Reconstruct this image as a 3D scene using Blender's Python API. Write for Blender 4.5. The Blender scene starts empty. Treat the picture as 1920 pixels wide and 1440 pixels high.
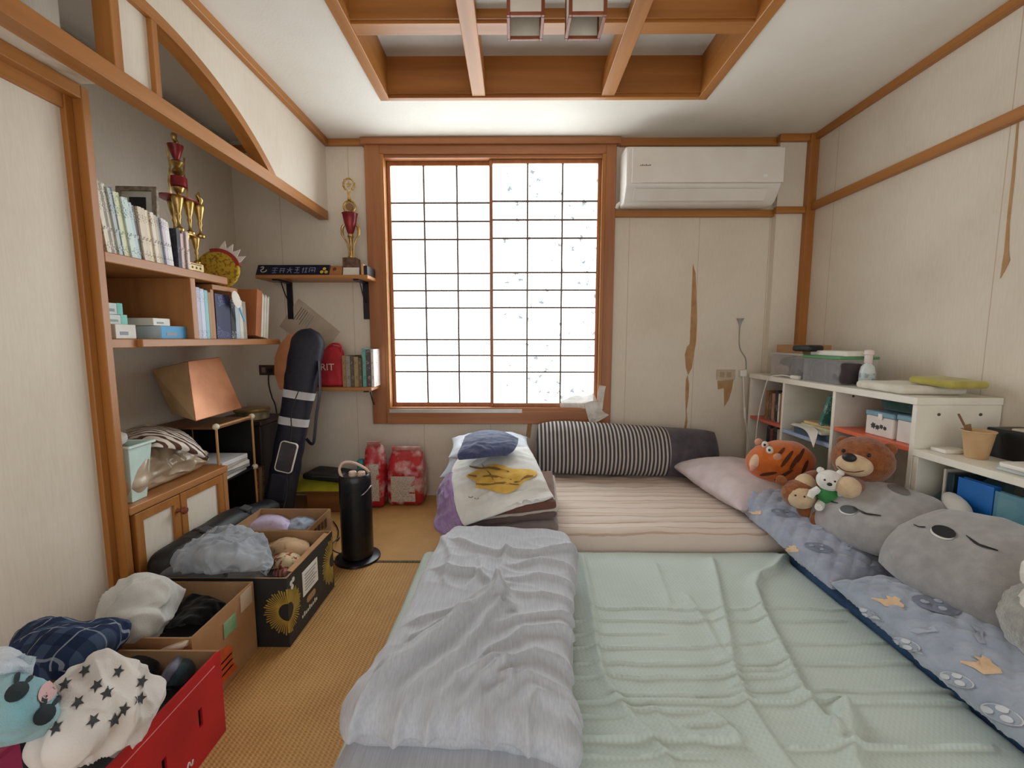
import bpy, bmesh, math, random
from mathutils import Vector, Matrix, Euler, noise
from mathutils.bvhtree import BVHTree
R = math.radians
rnd = random.Random(7)
SC = bpy.context.scene
COL = SC.collection

# ---------------------------------------------------------------- camera, sky, light, exposure
CAM = (0.0, 0.0, 1.08); FPX = 808.0; PITCH = R(5.95); YAW = R(0.35)
cd_ = bpy.data.cameras.new('camera'); cam = bpy.data.objects.new('camera', cd_); COL.objects.link(cam)
cd_.sensor_width = 36.0; cd_.lens = FPX / 1920 * 36.0; cd_.clip_start = 0.02
cam.location = CAM; cam.rotation_euler = (R(90) - PITCH, 0, YAW)
SC.camera = cam
W = bpy.data.worlds.new('daylight'); SC.world = W; W.use_nodes = True
bg = W.node_tree.nodes['Background']; bg.inputs[0].default_value = (1.0, 0.99, 0.975, 1); bg.inputs[1].default_value = 1.05
SC.view_settings.view_transform = 'Standard'; SC.view_settings.look = 'None'
SC.view_settings.exposure = 0.5; SC.view_settings.gamma = 1.0; SC.view_settings.use_curve_mapping = False
PANE_LIGHT = 3.2          # daylight glowing through the papered window

# ---------------------------------------------------------------- pixel -> direction -> point on a known plane
def P(px, py, x=None, y=None, z=None):
    u = (px - 960) / FPX; v = (py - 720) / FPX
    dy = math.cos(PITCH) - v * math.sin(PITCH); dz = -math.sin(PITCH) - v * math.cos(PITCH)
    c, s = math.cos(YAW), math.sin(YAW)
    d = (u * c - dy * s, u * s + dy * c, dz)
    if x is not None: t = (x - CAM[0]) / d[0]
    elif y is not None: t = (y - CAM[1]) / d[1]
    else: t = (z - CAM[2]) / d[2]
    return Vector((CAM[0] + d[0] * t, CAM[1] + d[1] * t, CAM[2] + d[2] * t))

# ---------------------------------------------------------------- materials
def lin(h):
    if isinstance(h, str):
        h = h.lstrip('#'); c = [int(h[i:i + 2], 16) / 255 for i in (0, 2, 4)]
    else: c = [a / 255 for a in h]
    return tuple(((a / 12.92) if a <= .04045 else ((a + .055) / 1.055) ** 2.4) for a in c) + (1,)
MATS = {}
def nodes_of(name):
    m = bpy.data.materials.new(name); m.use_nodes = True
    nt = m.node_tree; return m, nt, nt.nodes, nt.links, nt.nodes['Principled BSDF']
def mat(name, col, rough=.6, col2=None, scale=12, stretch=(1, 1, 1), bump=0., bscale=150, bstretch=(1, 1, 1), metal=0., detail=4, spec=.5,
        sheen=0., trans=0., alpha=1., coat=0., lo=.35, hi=.65):
    if name in MATS: return MATS[name]
    m, nt, N, L, b = nodes_of(name)
    c1 = lin(col)
    c2 = lin(col2) if col2 else tuple(min(1, a * .86) for a in c1[:3]) + (1,)
    tc = N.new('ShaderNodeTexCoord'); mp = N.new('ShaderNodeMapping'); mp.inputs['Scale'].default_value = stretch
    L.new(tc.outputs['Object'], mp.inputs[0])
    no = N.new('ShaderNodeTexNoise'); no.inputs['Scale'].default_value = scale; no.inputs['Detail'].default_value = detail
    L.new(mp.outputs[0], no.inputs['Vector'])
    cr = N.new('ShaderNodeValToRGB'); cr.color_ramp.elements[0].position = lo; cr.color_ramp.elements[1].position = hi
    cr.color_ramp.elements[0].color = c2; cr.color_ramp.elements[1].color = c1
    L.new(no.outputs['Fac'], cr.inputs[0]); L.new(cr.outputs[0], b.inputs['Base Color'])
    b.inputs['Roughness'].default_value = rough; b.inputs['Metallic'].default_value = metal
    b.inputs['Specular IOR Level'].default_value = spec
    if sheen: b.inputs['Sheen Weight'].default_value = sheen; b.inputs['Sheen Roughness'].default_value = .5
    if trans: b.inputs['Transmission Weight'].default_value = trans
    if coat: b.inputs['Coat Weight'].default_value = coat
    if alpha < 1: b.inputs['Alpha'].default_value = alpha
    if bump:
        mp2 = N.new('ShaderNodeMapping'); mp2.inputs['Scale'].default_value = bstretch; L.new(tc.outputs['Object'], mp2.inputs[0])
        n2 = N.new('ShaderNodeTexNoise'); n2.inputs['Scale'].default_value = bscale; n2.inputs['Detail'].default_value = 3
        L.new(mp2.outputs[0], n2.inputs['Vector'])
        bp = N.new('ShaderNodeBump'); bp.inputs['Strength'].default_value = bump; bp.inputs['Distance'].default_value = .004
        L.new(n2.outputs['Fac'], bp.inputs['Height']); L.new(bp.outputs[0], b.inputs['Normal'])
    MATS[name] = m; return m
def wood(name, col, col2, axis='y', rough=.42, scale=9):
    st = {'x': (.12, 2.2, 2.2), 'y': (2.2, .12, 2.2), 'z': (2.2, 2.2, .12)}[axis]
    return mat(name + '_' + axis, col, rough, col2, scale=scale, stretch=st, bump=.06, bscale=40, bstretch=st, detail=6, lo=.3, hi=.7)
def trimwood(a): return wood('trim_wood', 'b67a3c', '996029', a)
def redwood(a): return wood('window_wood', 'ae7246', '935a32', a)
def shelfwood(a): return wood('shelf_wood', 'b9804c', '9d6638', a)

def striped(name, cols, width, axis=0, rough=.9, bump=.15, bscale=300, wob=.0):
    """woven stripes running across one object axis (cols: list of (colour, end position 0..1))"""
    if name in MATS: return MATS[name]
    m, nt, N, L, b = nodes_of(name)
    tc = N.new('ShaderNodeTexCoord'); sp = N.new('ShaderNodeSeparateXYZ'); L.new(tc.outputs['Object'], sp.inputs[0])
    src = sp.outputs[axis]
    if wob:
        no = N.new('ShaderNodeTexNoise'); no.inputs['Scale'].default_value = 9; L.new(tc.outputs['Object'], no.inputs['Vector'])
        mm = N.new('ShaderNodeMath'); mm.operation = 'MULTIPLY_ADD'; mm.inputs[1].default_value = wob; L.new(no.outputs['Fac'], mm.inputs[0]); L.new(src, mm.inputs[2]); src = mm.outputs[0]
    dv = N.new('ShaderNodeMath'); dv.operation = 'DIVIDE'; dv.inputs[1].default_value = width; L.new(src, dv.inputs[0])
    fr = N.new('ShaderNodeMath'); fr.operation = 'FRACT'; L.new(dv.outputs[0], fr.inputs[0])
    cr = N.new('ShaderNodeValToRGB'); cr.color_ramp.interpolation = 'CONSTANT'
    e = cr.color_ramp.elements
    e[0].position = 0; e[0].color = lin(cols[0][0]); e[1].position = cols[0][1]; e[1].color = lin(cols[1][0])
    for k in range(2, len(cols)): el = e.new(cols[k - 1][1]); el.color = lin(cols[k][0])
    L.new(fr.outputs[0], cr.inputs[0]); L.new(cr.outputs[0], b.inputs['Base Color'])
    b.inputs['Roughness'].default_value = rough; b.inputs['Specular IOR Level'].default_value = .2
    n2 = N.new('ShaderNodeTexNoise'); n2.inputs['Scale'].default_value = bscale; L.new(tc.outputs['Object'], n2.inputs['Vector'])
    bp = N.new('ShaderNodeBump'); bp.inputs['Strength'].default_value = bump; bp.inputs['Distance'].default_value = .003
    L.new(n2.outputs['Fac'], bp.inputs['Height']); L.new(bp.outputs[0], b.inputs['Normal'])
    MATS[name] = m; return m
def woven(name, col, col2, sx, sy, ax=0, ay=1, rough=.8, bump=.5, dist=.002, band=.5):
    """checked basket weave made of two crossing sine waves in object space"""
    if name in MATS: return MATS[name]
    m, nt, N, L, b = nodes_of(name)
    tc = N.new('ShaderNodeTexCoord'); sp = N.new('ShaderNodeSeparateXYZ'); L.new(tc.outputs['Object'], sp.inputs[0])
    outs = []
    for a, s in ((ax, sx), (ay, sy)):
        k = N.new('ShaderNodeMath'); k.operation = 'MULTIPLY'; k.inputs[1].default_value = 2 * math.pi / s; L.new(sp.outputs[a], k.inputs[0])
        si = N.new('ShaderNodeMath'); si.operation = 'SINE'; L.new(k.outputs[0], si.inputs[0]); outs.append(si)
    ml = N.new('ShaderNodeMath'); ml.operation = 'MULTIPLY'; L.new(outs[0].outputs[0], ml.inputs[0]); L.new(outs[1].outputs[0], ml.inputs[1])
    ad = N.new('ShaderNodeMath'); ad.operation = 'MULTIPLY_ADD'; ad.inputs[1].default_value = band; L.new(outs[0].outputs[0], ad.inputs[0]); L.new(ml.outputs[0], ad.inputs[2])
    no = N.new('ShaderNodeTexNoise'); no.inputs['Scale'].default_value = 4; no.inputs['Detail'].default_value = 5; L.new(tc.outputs['Object'], no.inputs['Vector'])
    ad2 = N.new('ShaderNodeMath'); ad2.operation = 'MULTIPLY_ADD'; ad2.inputs[1].default_value = .16; ad2.inputs[2].default_value = 0; L.new(ad.outputs[0], ad2.inputs[0])
    ad3 = N.new('ShaderNodeMath'); ad3.operation = 'ADD'; L.new(ad2.outputs[0], ad3.inputs[0]); L.new(no.outputs['Fac'], ad3.inputs[1])
    cr = N.new('ShaderNodeValToRGB'); cr.color_ramp.elements[0].position = .25; cr.color_ramp.elements[1].position = .7
    cr.color_ramp.elements[0].color = lin(col2); cr.color_ramp.elements[1].color = lin(col)
    L.new(ad3.outputs[0], cr.inputs[0]); L.new(cr.outputs[0], b.inputs['Base Color'])
    bp = N.new('ShaderNodeBump'); bp.inputs['Strength'].default_value = bump; bp.inputs['Distance'].default_value = dist
    L.new(ad.outputs[0], bp.inputs['Height']); L.new(bp.outputs[0], b.inputs['Normal'])
    b.inputs['Roughness'].default_value = rough; b.inputs['Specular IOR Level'].default_value = .3
    MATS[name] = m; return m

# ---------------------------------------------------------------- mesh helpers (everything is given in room coordinates, metres)
class MB:
    def __init__(s): s.V = []; s.F = []; s.K = []
    def add(s, vs, fs, k=0, xf=None):
        o = len(s.V); s.V += [(xf @ Vector(v)) if xf else Vector(v) for v in vs]
        s.F += [tuple(i + o for i in f) for f in fs]; s.K += [k] * len(fs); return s
    def box(s, x0, x1, y0, y1, z0, z1, k=0, xf=None):
        return s.add([(x, y, z) for x in (x0, x1) for y in (y0, y1) for z in (z0, z1)],
                     [(0, 1, 3, 2), (4, 6, 7, 5), (0, 4, 5, 1), (2, 3, 7, 6), (0, 2, 6, 4), (1, 5, 7, 3)], k, xf)
    def hexa(s, p, k=0, xf=None):     # 8 points: bottom 4 (loop), top 4 (loop)
        return s.add(p, [(3, 2, 1, 0), (4, 5, 6, 7), (0, 1, 5, 4), (1, 2, 6, 5), (2, 3, 7, 6), (3, 0, 4, 7)], k, xf)
    def prism(s, poly, a, b, plane='xz', k=0, xf=None):   # poly in a plane, extruded along the third axis from a to b
        def p3(q, d): return {'xz': (q[0], d, q[1]), 'yz': (d, q[0], q[1]), 'xy': (q[0], q[1], d)}[plane]
        n = len(poly)
        return s.add([p3(q, a) for q in poly] + [p3(q, b) for q in poly],
                     [tuple(range(n))[::-1], tuple(range(n, 2 * n))] + [(i, (i + 1) % n, n + (i + 1) % n, n + i) for i in range(n)], k, xf)
    def ring(s, outer, inner, a, b, plane='xz', k=0, xf=None):
        def p3(q, d): return {'xz': (q[0], d, q[1]), 'yz': (d, q[0], q[1]), 'xy': (q[0], q[1], d)}[plane]
        n = len(outer); vs = [p3(q, d) for d in (a, b) for L in (outer, inner) for q in L]; fs = []
        for i in range(n):
            j = (i + 1) % n
            fs += [(i, j, n + j, n + i), (2 * n + i, 3 * n + i, 3 * n + j, 2 * n + j), (i, 2 * n + i, 2 * n + j, j), (n + i, n + j, 3 * n + j, 3 * n + i)]
        return s.add(vs, fs, k, xf)
    def lathe(s, prof, n=24, c=(0, 0, 0), k=0, xf=None, sx=1, sy=1):
        vs = []; fs = []; m = len(prof)
        for i in range(n):
            a = 2 * math.pi * i / n
            for r, z in prof: vs.append((c[0] + r * math.cos(a) * sx, c[1] + r * math.sin(a) * sy, c[2] + z))
        for i in range(n):
            j = (i + 1) % n
            for q in range(m - 1): fs.append((i * m + q, j * m + q, j * m + q + 1, i * m + q + 1))
        if prof[0][0] > 1e-6: fs.append(tuple(i * m for i in range(n))[::-1])
        if prof[-1][0] > 1e-6: fs.append(tuple(i * m + m - 1 for i in range(n)))
        return s.add(vs, fs, k, xf)
    def tube(s, pts, r, n=8, k=0, xf=None, closed=False, flat=1.0):
        pts = [Vector(p) for p in pts]; m = len(pts); vs = []; fs = []; up = None
        for i, p in enumerate(pts):
            t = (pts[(i + 1) % m] - pts[i - 1]) if closed else (pts[min(i + 1, m - 1)] - pts[max(i - 1, 0)])
            t.normalize()
            if up is None:
                up = Vector((0, 0, 1)) if abs(t.z) < .9 else Vector((1, 0, 0))
            sd = t.cross(up); sd.normalize(); up = sd.cross(t); up.normalize()
            rr = r[i] if isinstance(r, (list, tuple)) else r
            for q in range(n):
                a = 2 * math.pi * q / n; vs.append(p + sd * math.cos(a) * rr + up * math.sin(a) * rr * flat)
        for i in range(m if closed else m - 1):
            j = (i + 1) % m
            for q in range(n): fs.append((i * n + q, i * n + (q + 1) % n, j * n + (q + 1) % n, j * n + q))
        if not closed: fs += [tuple(range(n))[::-1], tuple(range((m - 1) * n, m * n))]
        return s.add(vs, fs, k, xf)
    def ball(s, c, rx, ry=None, rz=None, nu=20, nv=12, k=0, xf=None, fn=None, e=1.0):
        ry = ry or rx; rz = rz or rx; vs = []; fs = []
        def pw(a): return math.copysign(abs(a) ** e, a)
        for j in range(nv + 1):
            b = math.pi * j / nv - math.pi / 2
            for i in range(nu):
                a = 2 * math.pi * i / nu
                d = Vector((pw(math.cos(b)) * pw(math.cos(a)), pw(math.cos(b)) * pw(math.sin(a)), pw(math.sin(b))))
                f = fn(d) if fn else 1
                vs.append((c[0] + rx * d.x * f, c[1] + ry * d.y * f, c[2] + rz * d.z * f))
        for j in range(nv):
            for i in range(nu):
                fs.append((j * nu + i, j * nu + (i + 1) % nu, (j + 1) * nu + (i + 1) % nu, (j + 1) * nu + i))
        return s.add(vs, fs, k, xf)
    def grid(s, fn, nu, nv, k=0, xf=None, flip=False, closed_u=False):
        vs = [fn(i / (nu - (0 if closed_u else 1)), j / (nv - 1)) for j in range(nv) for i in range(nu)]; fs = []
        for j in range(nv - 1):
            for i in range(nu if closed_u else nu - 1):
                f = (j * nu + i, j * nu + (i + 1) % nu, (j + 1) * nu + (i + 1) % nu, (j + 1) * nu + i)
                fs.append(f[::-1] if flip else f)
        return s.add(vs, fs, k, xf)
    def solid(s, fn, nu, nv, th, k=0):
        """sheet of cloth / paper with real thickness: grid surface, offset copy, closed rim"""
        A = [[Vector(fn(i / (nu - 1), j / (nv - 1))) for i in range(nu)] for j in range(nv)]
        B = []
        for j in range(nv):
            row = []
            for i in range(nu):
                du = A[j][min(i + 1, nu - 1)] - A[j][max(i - 1, 0)]; dv = A[min(j + 1, nv - 1)][i] - A[max(j - 1, 0)][i]
                n = du.cross(dv); n = n.normalized() if n.length > 1e-9 else Vector((0, 0, 1))
                row.append(A[j][i] - n * th)
            B.append(row)
        vs = [v for r in A for v in r] + [v for r in B for v in r]; o = nu * nv; fs = []
        for j in range(nv - 1):
            for i in range(nu - 1):
                a, b, c, d = j * nu + i, j * nu + i + 1, (j + 1) * nu + i + 1, (j + 1) * nu + i
                fs += [(a, b, c, d), (o + d, o + c, o + b, o + a)]
        rim = [i for i in range(nu)] + [j * nu + nu - 1 for j in range(1, nv)] + [(nv - 1) * nu + i for i in range(nu - 2, -1, -1)] + [j * nu for j in range(nv - 2, 0, -1)]
        for q in range(len(rim)):
            a, b = rim[q], rim[(q + 1) % len(rim)]; fs.append((b, a, o + a, o + b))
        return s.add(vs, fs, k)
    def bounds(s):
        return [min(v[i] for v in s.V) for i in range(3)], [max(v[i] for v in s.V) for i in range(3)]

def loc_of(o):
    p = Vector((0, 0, 0))
    while o: p += o.location; o = o.parent
    return p
def obj(name, mb, m, parent=None, bevel=0., seg=1, smooth=None, xf=None, recalc=True):
    """links one mesh object; room coordinates in, origin at the base of a thing or at its parent's origin"""
    if xf: mb.V = [xf @ v for v in mb.V]
    if parent: org = loc_of(parent)
    else:
        lo, hi = mb.bounds(); org = Vector(((lo[0] + hi[0]) / 2, (lo[1] + hi[1]) / 2, lo[2]))
    me = bpy.data.meshes.new(name); me.from_pydata([v - org for v in mb.V], [], mb.F)
    for mm in (m if isinstance(m, (list, tuple)) else [m]): me.materials.append(mm)
    me.polygons.foreach_set('material_index', mb.K)
    if recalc or bevel:
        bm = bmesh.new(); bm.from_mesh(me)
        if recalc: bmesh.ops.recalc_face_normals(bm, faces=bm.faces)
        if bevel:
            ed = [e for e in bm.edges if len(e.link_faces) == 2 and e.calc_face_angle(0) > R(35)]
            bmesh.ops.bevel(bm, geom=ed, offset=bevel, segments=seg, affect='EDGES', profile=.6, clamp_overlap=True)
        bm.to_mesh(me); bm.free()
    if smooth:
        me.polygons.foreach_set('use_smooth', [True] * len(me.polygons)); me.set_sharp_from_angle(angle=R(smooth))
    o = bpy.data.objects.new(name, me); COL.objects.link(o)
    if parent: o.parent = parent
    else: o.location = org
    return o
def tag(o, label, cat, group=None):
    o['label'] = label; o['category'] = cat
    if group: o['group'] = group
    return o
def thing(name, label, cat, loc, group=None):
    o = bpy.data.objects.new(name, None); COL.objects.link(o); o.location = loc; o.empty_display_size = .05
    return tag(o, label, cat, group)
def struct(name, mb, m, **k):
    o = obj(name, mb, m, **k)
    if not k.get('parent'): o['kind'] = 'structure'
    return o
def sroot(name, loc):
    o = bpy.data.objects.new(name, None); COL.objects.link(o); o.location = loc; o['kind'] = 'structure'; return o
def one(name, mb, m, label, cat, group=None, **k): return tag(obj(name, mb, m, **k), label, cat, group)
def bx(x0, x1, y0, y1, z0, z1): return MB().box(min(x0, x1), max(x0, x1), min(y0, y1), max(y0, y1), min(z0, z1), max(z0, z1))
def T(x, y, z): return Matrix.Translation((x, y, z))
def RZ(a): return Matrix.Rotation(R(a), 4, 'Z')
def RX(a): return Matrix.Rotation(R(a), 4, 'X')
def RY(a): return Matrix.Rotation(R(a), 4, 'Y')
def mixv(a, b, t): return a + (b - a) * t
def sst(a, b, x):
    t = max(0, min(1, (x - a) / (b - a))); return t * t * (3 - 2 * t)
def nz(x, y, z=0.): return noise.noise(Vector((x, y, z)))
def ridge(x, y, z=0.): return 1 - 2 * abs(noise.noise(Vector((x, y, z))))
def spline(pts, n):
    pts = [Vector(p) for p in pts]; out = []
    for i in range(len(pts) - 1):
        p0, p1, p2, p3 = pts[max(i - 1, 0)], pts[i], pts[i + 1], pts[min(i + 2, len(pts) - 1)]
        for q in range(n):
            t = q / n; out.append(.5 * ((2 * p1) + (p2 - p0) * t + (2 * p0 - 5 * p1 + 4 * p2 - p3) * t * t + (3 * p1 - p0 - 3 * p2 + p3) * t ** 3))
    out.append(pts[-1]); return out
def cr1(ps, t):
    n = len(ps) - 1; f = min(max(t, 0), 1) * n; i = min(int(f), n - 1); t = f - i
    p0, p1, p2, p3 = ps[max(i - 1, 0)], ps[i], ps[i + 1], ps[min(i + 2, n)]
    return .5 * ((2 * p1) + (p2 - p0) * t + (2 * p0 - 5 * p1 + 4 * p2 - p3) * t * t + (3 * p1 - p0 - 3 * p2 + p3) * t ** 3)
def net(ctrl):
    """smooth surface through a net of 3-D points"""
    C = [[Vector(p) for p in row] for row in ctrl]
    return lambda u, v: cr1([cr1(row, u) for row in C], v)
def wrinkled(f, amp, fr, seed=0., ang=0., stretch=3.):
    """adds cloth creases along the surface normal"""
    ca, sa = math.cos(R(ang)), math.sin(R(ang))
    def g(u, v):
        p = f(u, v); e = .01
        n = (f(min(u + e, 1), v) - f(max(u - e, 0), v)).cross(f(u, min(v + e, 1)) - f(u, max(v - e, 0)))
        n = n.normalized() if n.length > 1e-12 else Vector((0, 0, 1))
        a = (p.x * ca + p.y * sa) * fr; b = (-p.x * sa + p.y * ca) * fr; c = p.z * fr * .6
        wa = .8 * nz(a * .35 + seed, b * .35, c); wb = .8 * nz(a * .35, b * .35 + seed + 9, c)
        r1 = ridge(a / stretch + wa + seed, b * .8 + wb, c); r2 = ridge(a * .9 + wb + 5, b / stretch * 2.4 + wa + seed, c)
        r3 = ridge(a * 2.1 / stretch + wa * 2, b * 2.3 + wb * 2 + seed, c * 2)
        w = .62 * max(0, r1) ** 1.5 + .3 * max(0, r2) ** 1.6 + .22 * r3 + .12 * nz(a * 3, b * 3, c * 3)
        ef = min(1, .25 + 7 * min(u, 1 - u, v, 1 - v))
        return p + n * (w * amp * ef)
    return g
def soft_box(L, Wd, H, r, n=(30, 20, 8), disp=None, sag=0., flatbottom=True):
    """rounded, puffy block centred in x/y, base at z=0; disp(x,y,z,normal)->offset along normal"""
    mb = MB()
    def face(o, a, b, na, nb):
        def f(u, v):
            p = Vector(o) + Vector(a) * (u * 2) + Vector(b) * (v * 2)      # on the cube [-1,1]^3
            q = Vector((p.x * L / 2, p.y * Wd / 2, p.z * H / 2))
            core = Vector((max(-L / 2 + r, min(L / 2 - r, q.x)), max(-Wd / 2 + r, min(Wd / 2 - r, q.y)), max(-H / 2 + min(r, H / 2 * .98), min(H / 2 - min(r, H / 2 * .98), q.z))))
            d = q - core; d = d.normalized() if d.length > 1e-9 else Vector((0, 0, 1))
            rr = Vector((r, r, min(r, H / 2 * .98)))
            w = core + Vector((d.x * rr.x, d.y * rr.y, d.z * rr.z))
            w.z += H / 2
            if disp:
                k = sst(.0, .25 * H, w.z) if flatbottom else 1
                w = w + d * (disp(w.x, w.y, w.z) * k)
            return w
        mb.grid(f, na, nb)
    nx, ny, nz_ = n
    face((-1, -1, 1), (1, 0, 0), (0, 1, 0), nx, ny); face((-1, 1, -1), (1, 0, 0), (0, -1, 0), nx, ny)
    face((-1, -1, -1), (1, 0, 0), (0, 0, 1), nx, nz_); face((1, 1, -1), (-1, 0, 0), (0, 0, 1), nx, nz_)
    face((-1, 1, -1), (0, -1, 0), (0, 0, 1), ny, nz_); face((1, -1, -1), (0, 1, 0), (0, 0, 1), ny, nz_)
    return weld(mb)
def weld(mb, d=1e-4):
    bm = bmesh.new(); vs = [bm.verts.new(v) for v in mb.V]
    for f, k in zip(mb.F, mb.K):
        try: fa = bm.faces.new([vs[i] for i in f]); fa.material_index = k
        except ValueError: pass
    bmesh.ops.remove_doubles(bm, verts=bm.verts, dist=d); bm.verts.index_update()
    o = MB(); o.V = [v.co.copy() for v in bm.verts]; o.F = [tuple(v.index for v in f.verts) for f in bm.faces]; o.K = [f.material_index for f in bm.faces]
    bm.free(); return o
def pillow(L, Wd, Th, nu=44, nv=32, p=2.4, q=.55, pinch=.07, disp=None):
    """stuffed cushion with a seam; centred, lying in x/y, seam at z=0"""
    mb = MB()
    def side(s):
        def f(u, v):
            a, b = 2 * u - 1, 2 * v - 1
            a = math.sin(a * math.pi / 2); b = math.sin(b * math.pi / 2)
            t = max(0, (1 - abs(a) ** p) * (1 - abs(b) ** p)) ** q
            x = a * L / 2 * (1 - pinch * (1 - b * b)); y = b * Wd / 2 * (1 - pinch * (1 - a * a))
            z = s * Th / 2 * t
            if disp: z += disp(x, y, s) * min(1, t * 2)
            return Vector((x, y, z))
        return f
    mb.grid(side(1), nu, nv); mb.grid(side(-1), nu, nv, flip=True)
    return weld(mb)
def bvh(o):
    me = o.data; return BVHTree.FromPolygons([v.co + loc_of(o) for v in me.vertices], [tuple(p.vertices) for p in me.polygons])
def decal(name, o, m, outline, centre, du, dv, direction, rings=4, off=.0015, parent=None, th=None):
    """flat print or applique laid on a soft surface: the outline (2-D, metres) is projected onto o's mesh along direction"""
    tr = bvh(o); c = Vector(centre); du = Vector(du).normalized(); dv = Vector(dv).normalized(); d = Vector(direction).normalized()
    mb = MB(); n = len(outline); vs = []
    cx = sum(q[0] for q in outline) / n; cy = sum(q[1] for q in outline) / n
    for k in range(rings + 1):
        for q in outline:
            s = k / rings
            w = c + du * (cx + (q[0] - cx) * s) + dv * (cy + (q[1] - cy) * s)
            h = tr.ray_cast(w - d * .6, d, 1.5)
            if h[0] is None: h2 = tr.find_nearest(w); pt, nn = h2[0], h2[1]
            else: pt, nn = h[0], h[1]
            if nn.dot(d) > 0: nn = -nn
            vs.append(pt + nn * off)
    fs = [(k * n + i, k * n + (i + 1) % n, (k + 1) * n + (i + 1) % n, (k + 1) * n + i) for k in range(rings) for i in range(n)]
    mb.add(vs, fs); return obj(name, mb, m, parent=parent or o, smooth=60, recalc=False)
def star(r, n=5, k=.42, rot=90):
    return [((r if i % 2 == 0 else r * k) * math.cos(R(rot + i * 180 / n)), (r if i % 2 == 0 else r * k) * math.sin(R(rot + i * 180 / n))) for i in range(2 * n)]
def oval(a, b, n=20, rot=0):
    c, s = math.cos(R(rot)), math.sin(R(rot))
    return [(a * math.cos(2 * math.pi * i / n) * c - b * math.sin(2 * math.pi * i / n) * s, a * math.cos(2 * math.pi * i / n) * s + b * math.sin(2 * math.pi * i / n) * c) for i in range(n)]
def text_mb(txt, size, depth=.0008, font_res=3):
    cu = bpy.data.curves.new('txt', 'FONT'); cu.body = txt; cu.size = size; cu.extrude = depth / 2; cu.align_x = 'CENTER'; cu.align_y = 'CENTER'; cu.resolution_u = font_res
    o = bpy.data.objects.new('txt', cu); COL.objects.link(o)
    dg = bpy.context.evaluated_depsgraph_get(); me = bpy.data.meshes.new_from_object(o.evaluated_get(dg))
    mb = MB(); mb.add([v.co.copy() for v in me.vertices], [tuple(p.vertices) for p in me.polygons])
    bpy.data.objects.remove(o); bpy.data.curves.remove(cu); bpy.data.meshes.remove(me); return mb
def copy_tree(o, off, parent=None):
    c = o.copy(); COL.objects.link(c); c.parent = parent
    if parent is None: c.location = o.location + Vector(off)
    for ch in [q for q in bpy.data.objects if q.parent == o]: copy_tree(ch, (0, 0, 0), c)
    return c
# ================================================================ THE ROOM
D = 2.9; XR = 1.884; XA = -1.83; XP = -1.40; XH = -1.215; ZC = 2.345; YN = -1.3
def wallpaper(name, c1, c2, seams=None, axis=0):
    """aged grass-cloth wallpaper: faint vertical threads, blotchy stains, seams every 0.9 m"""
    m, nt, N, L, b = nodes_of(name)
    g = N.new('ShaderNodeNewGeometry')
    mp = N.new('ShaderNodeMapping'); mp.inputs['Scale'].default_value = (60, 60, 5); L.new(g.outputs['Position'], mp.inputs[0])
    n1 = N.new('ShaderNodeTexNoise'); n1.inputs['Scale'].default_value = 3; n1.inputs['Detail'].default_value = 4; L.new(mp.outputs[0], n1.inputs['Vector'])
    n2 = N.new('ShaderNodeTexNoise'); n2.inputs['Scale'].default_value = 2.3; n2.inputs['Detail'].default_value = 6; L.new(g.outputs['Position'], n2.inputs['Vector'])
    r1 = N.new('ShaderNodeValToRGB'); r1.color_ramp.elements[0].position = .3; r1.color_ramp.elements[1].position = .62
    r1.color_ramp.elements[0].color = lin(c2); r1.color_ramp.elements[1].color = lin(c1); L.new(n2.outputs['Fac'], r1.inputs[0])
    mx = N.new('ShaderNodeMixRGB'); mx.blend_type = 'MULTIPLY'; mx.inputs[0].default_value = .11
    r2 = N.new('ShaderNodeValToRGB'); r2.color_ramp.elements[0].position = .35; r2.color_ramp.elements[1].position = .6
    r2.color_ramp.elements[0].color = (.66, .6, .5, 1); r2.color_ramp.elements[1].color = (1, 1, 1, 1); L.new(n1.outputs['Fac'], r2.inputs[0])
    L.new(r1.outputs[0], mx.inputs[1]); L.new(r2.outputs[0], mx.inputs[2]); last = mx.outputs[0]
    # small specks
    vo = N.new('ShaderNodeTexVoronoi'); vo.inputs['Scale'].default_value = 3.1; L.new(g.outputs['Position'], vo.inputs['Vector'])
    lt = N.new('ShaderNodeMath'); lt.operation = 'LESS_THAN'; lt.inputs[1].default_value = .022; L.new(vo.outputs['Distance'], lt.inputs[0])
    ms = N.new('ShaderNodeMixRGB'); ms.inputs[2].default_value = lin('a08a70'); L.new(lt.outputs[0], ms.inputs[0]); L.new(last, ms.inputs[1]); last = ms.outputs[0]
    if seams:
        sp = N.new('ShaderNodeSeparateXYZ'); L.new(g.outputs['Position'], sp.inputs[0])
        a = N.new('ShaderNodeMath'); a.operation = 'ADD'; a.inputs[1].default_value = 20 - seams[1]; L.new(sp.outputs[axis], a.inputs[0])
        md = N.new('ShaderNodeMath'); md.operation = 'MODULO'; md.inputs[1].default_value = seams[0]; L.new(a.outputs[0], md.inputs[0])
        l2 = N.new('ShaderNodeMath'); l2.operation = 'LESS_THAN'; l2.inputs[1].default_value = .0035; L.new(md.outputs[0], l2.inputs[0])
        m2 = N.new('ShaderNodeMixRGB'); m2.inputs[2].default_value = lin('c2ae98'); L.new(l2.outputs[0], m2.inputs[0]); L.new(last, m2.inputs[1]); last = m2.outputs[0]
    L.new(last, b.inputs['Base Color']); b.inputs['Roughness'].default_value = .85; b.inputs['Specular IOR Level'].default_value = .2
    bp = N.new('ShaderNodeBump'); bp.inputs['Strength'].default_value = .12; bp.inputs['Distance'].default_value = .003
    L.new(n1.outputs['Fac'], bp.inputs['Height']); L.new(bp.outputs[0], b.inputs['Normal'])
    return m
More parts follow.
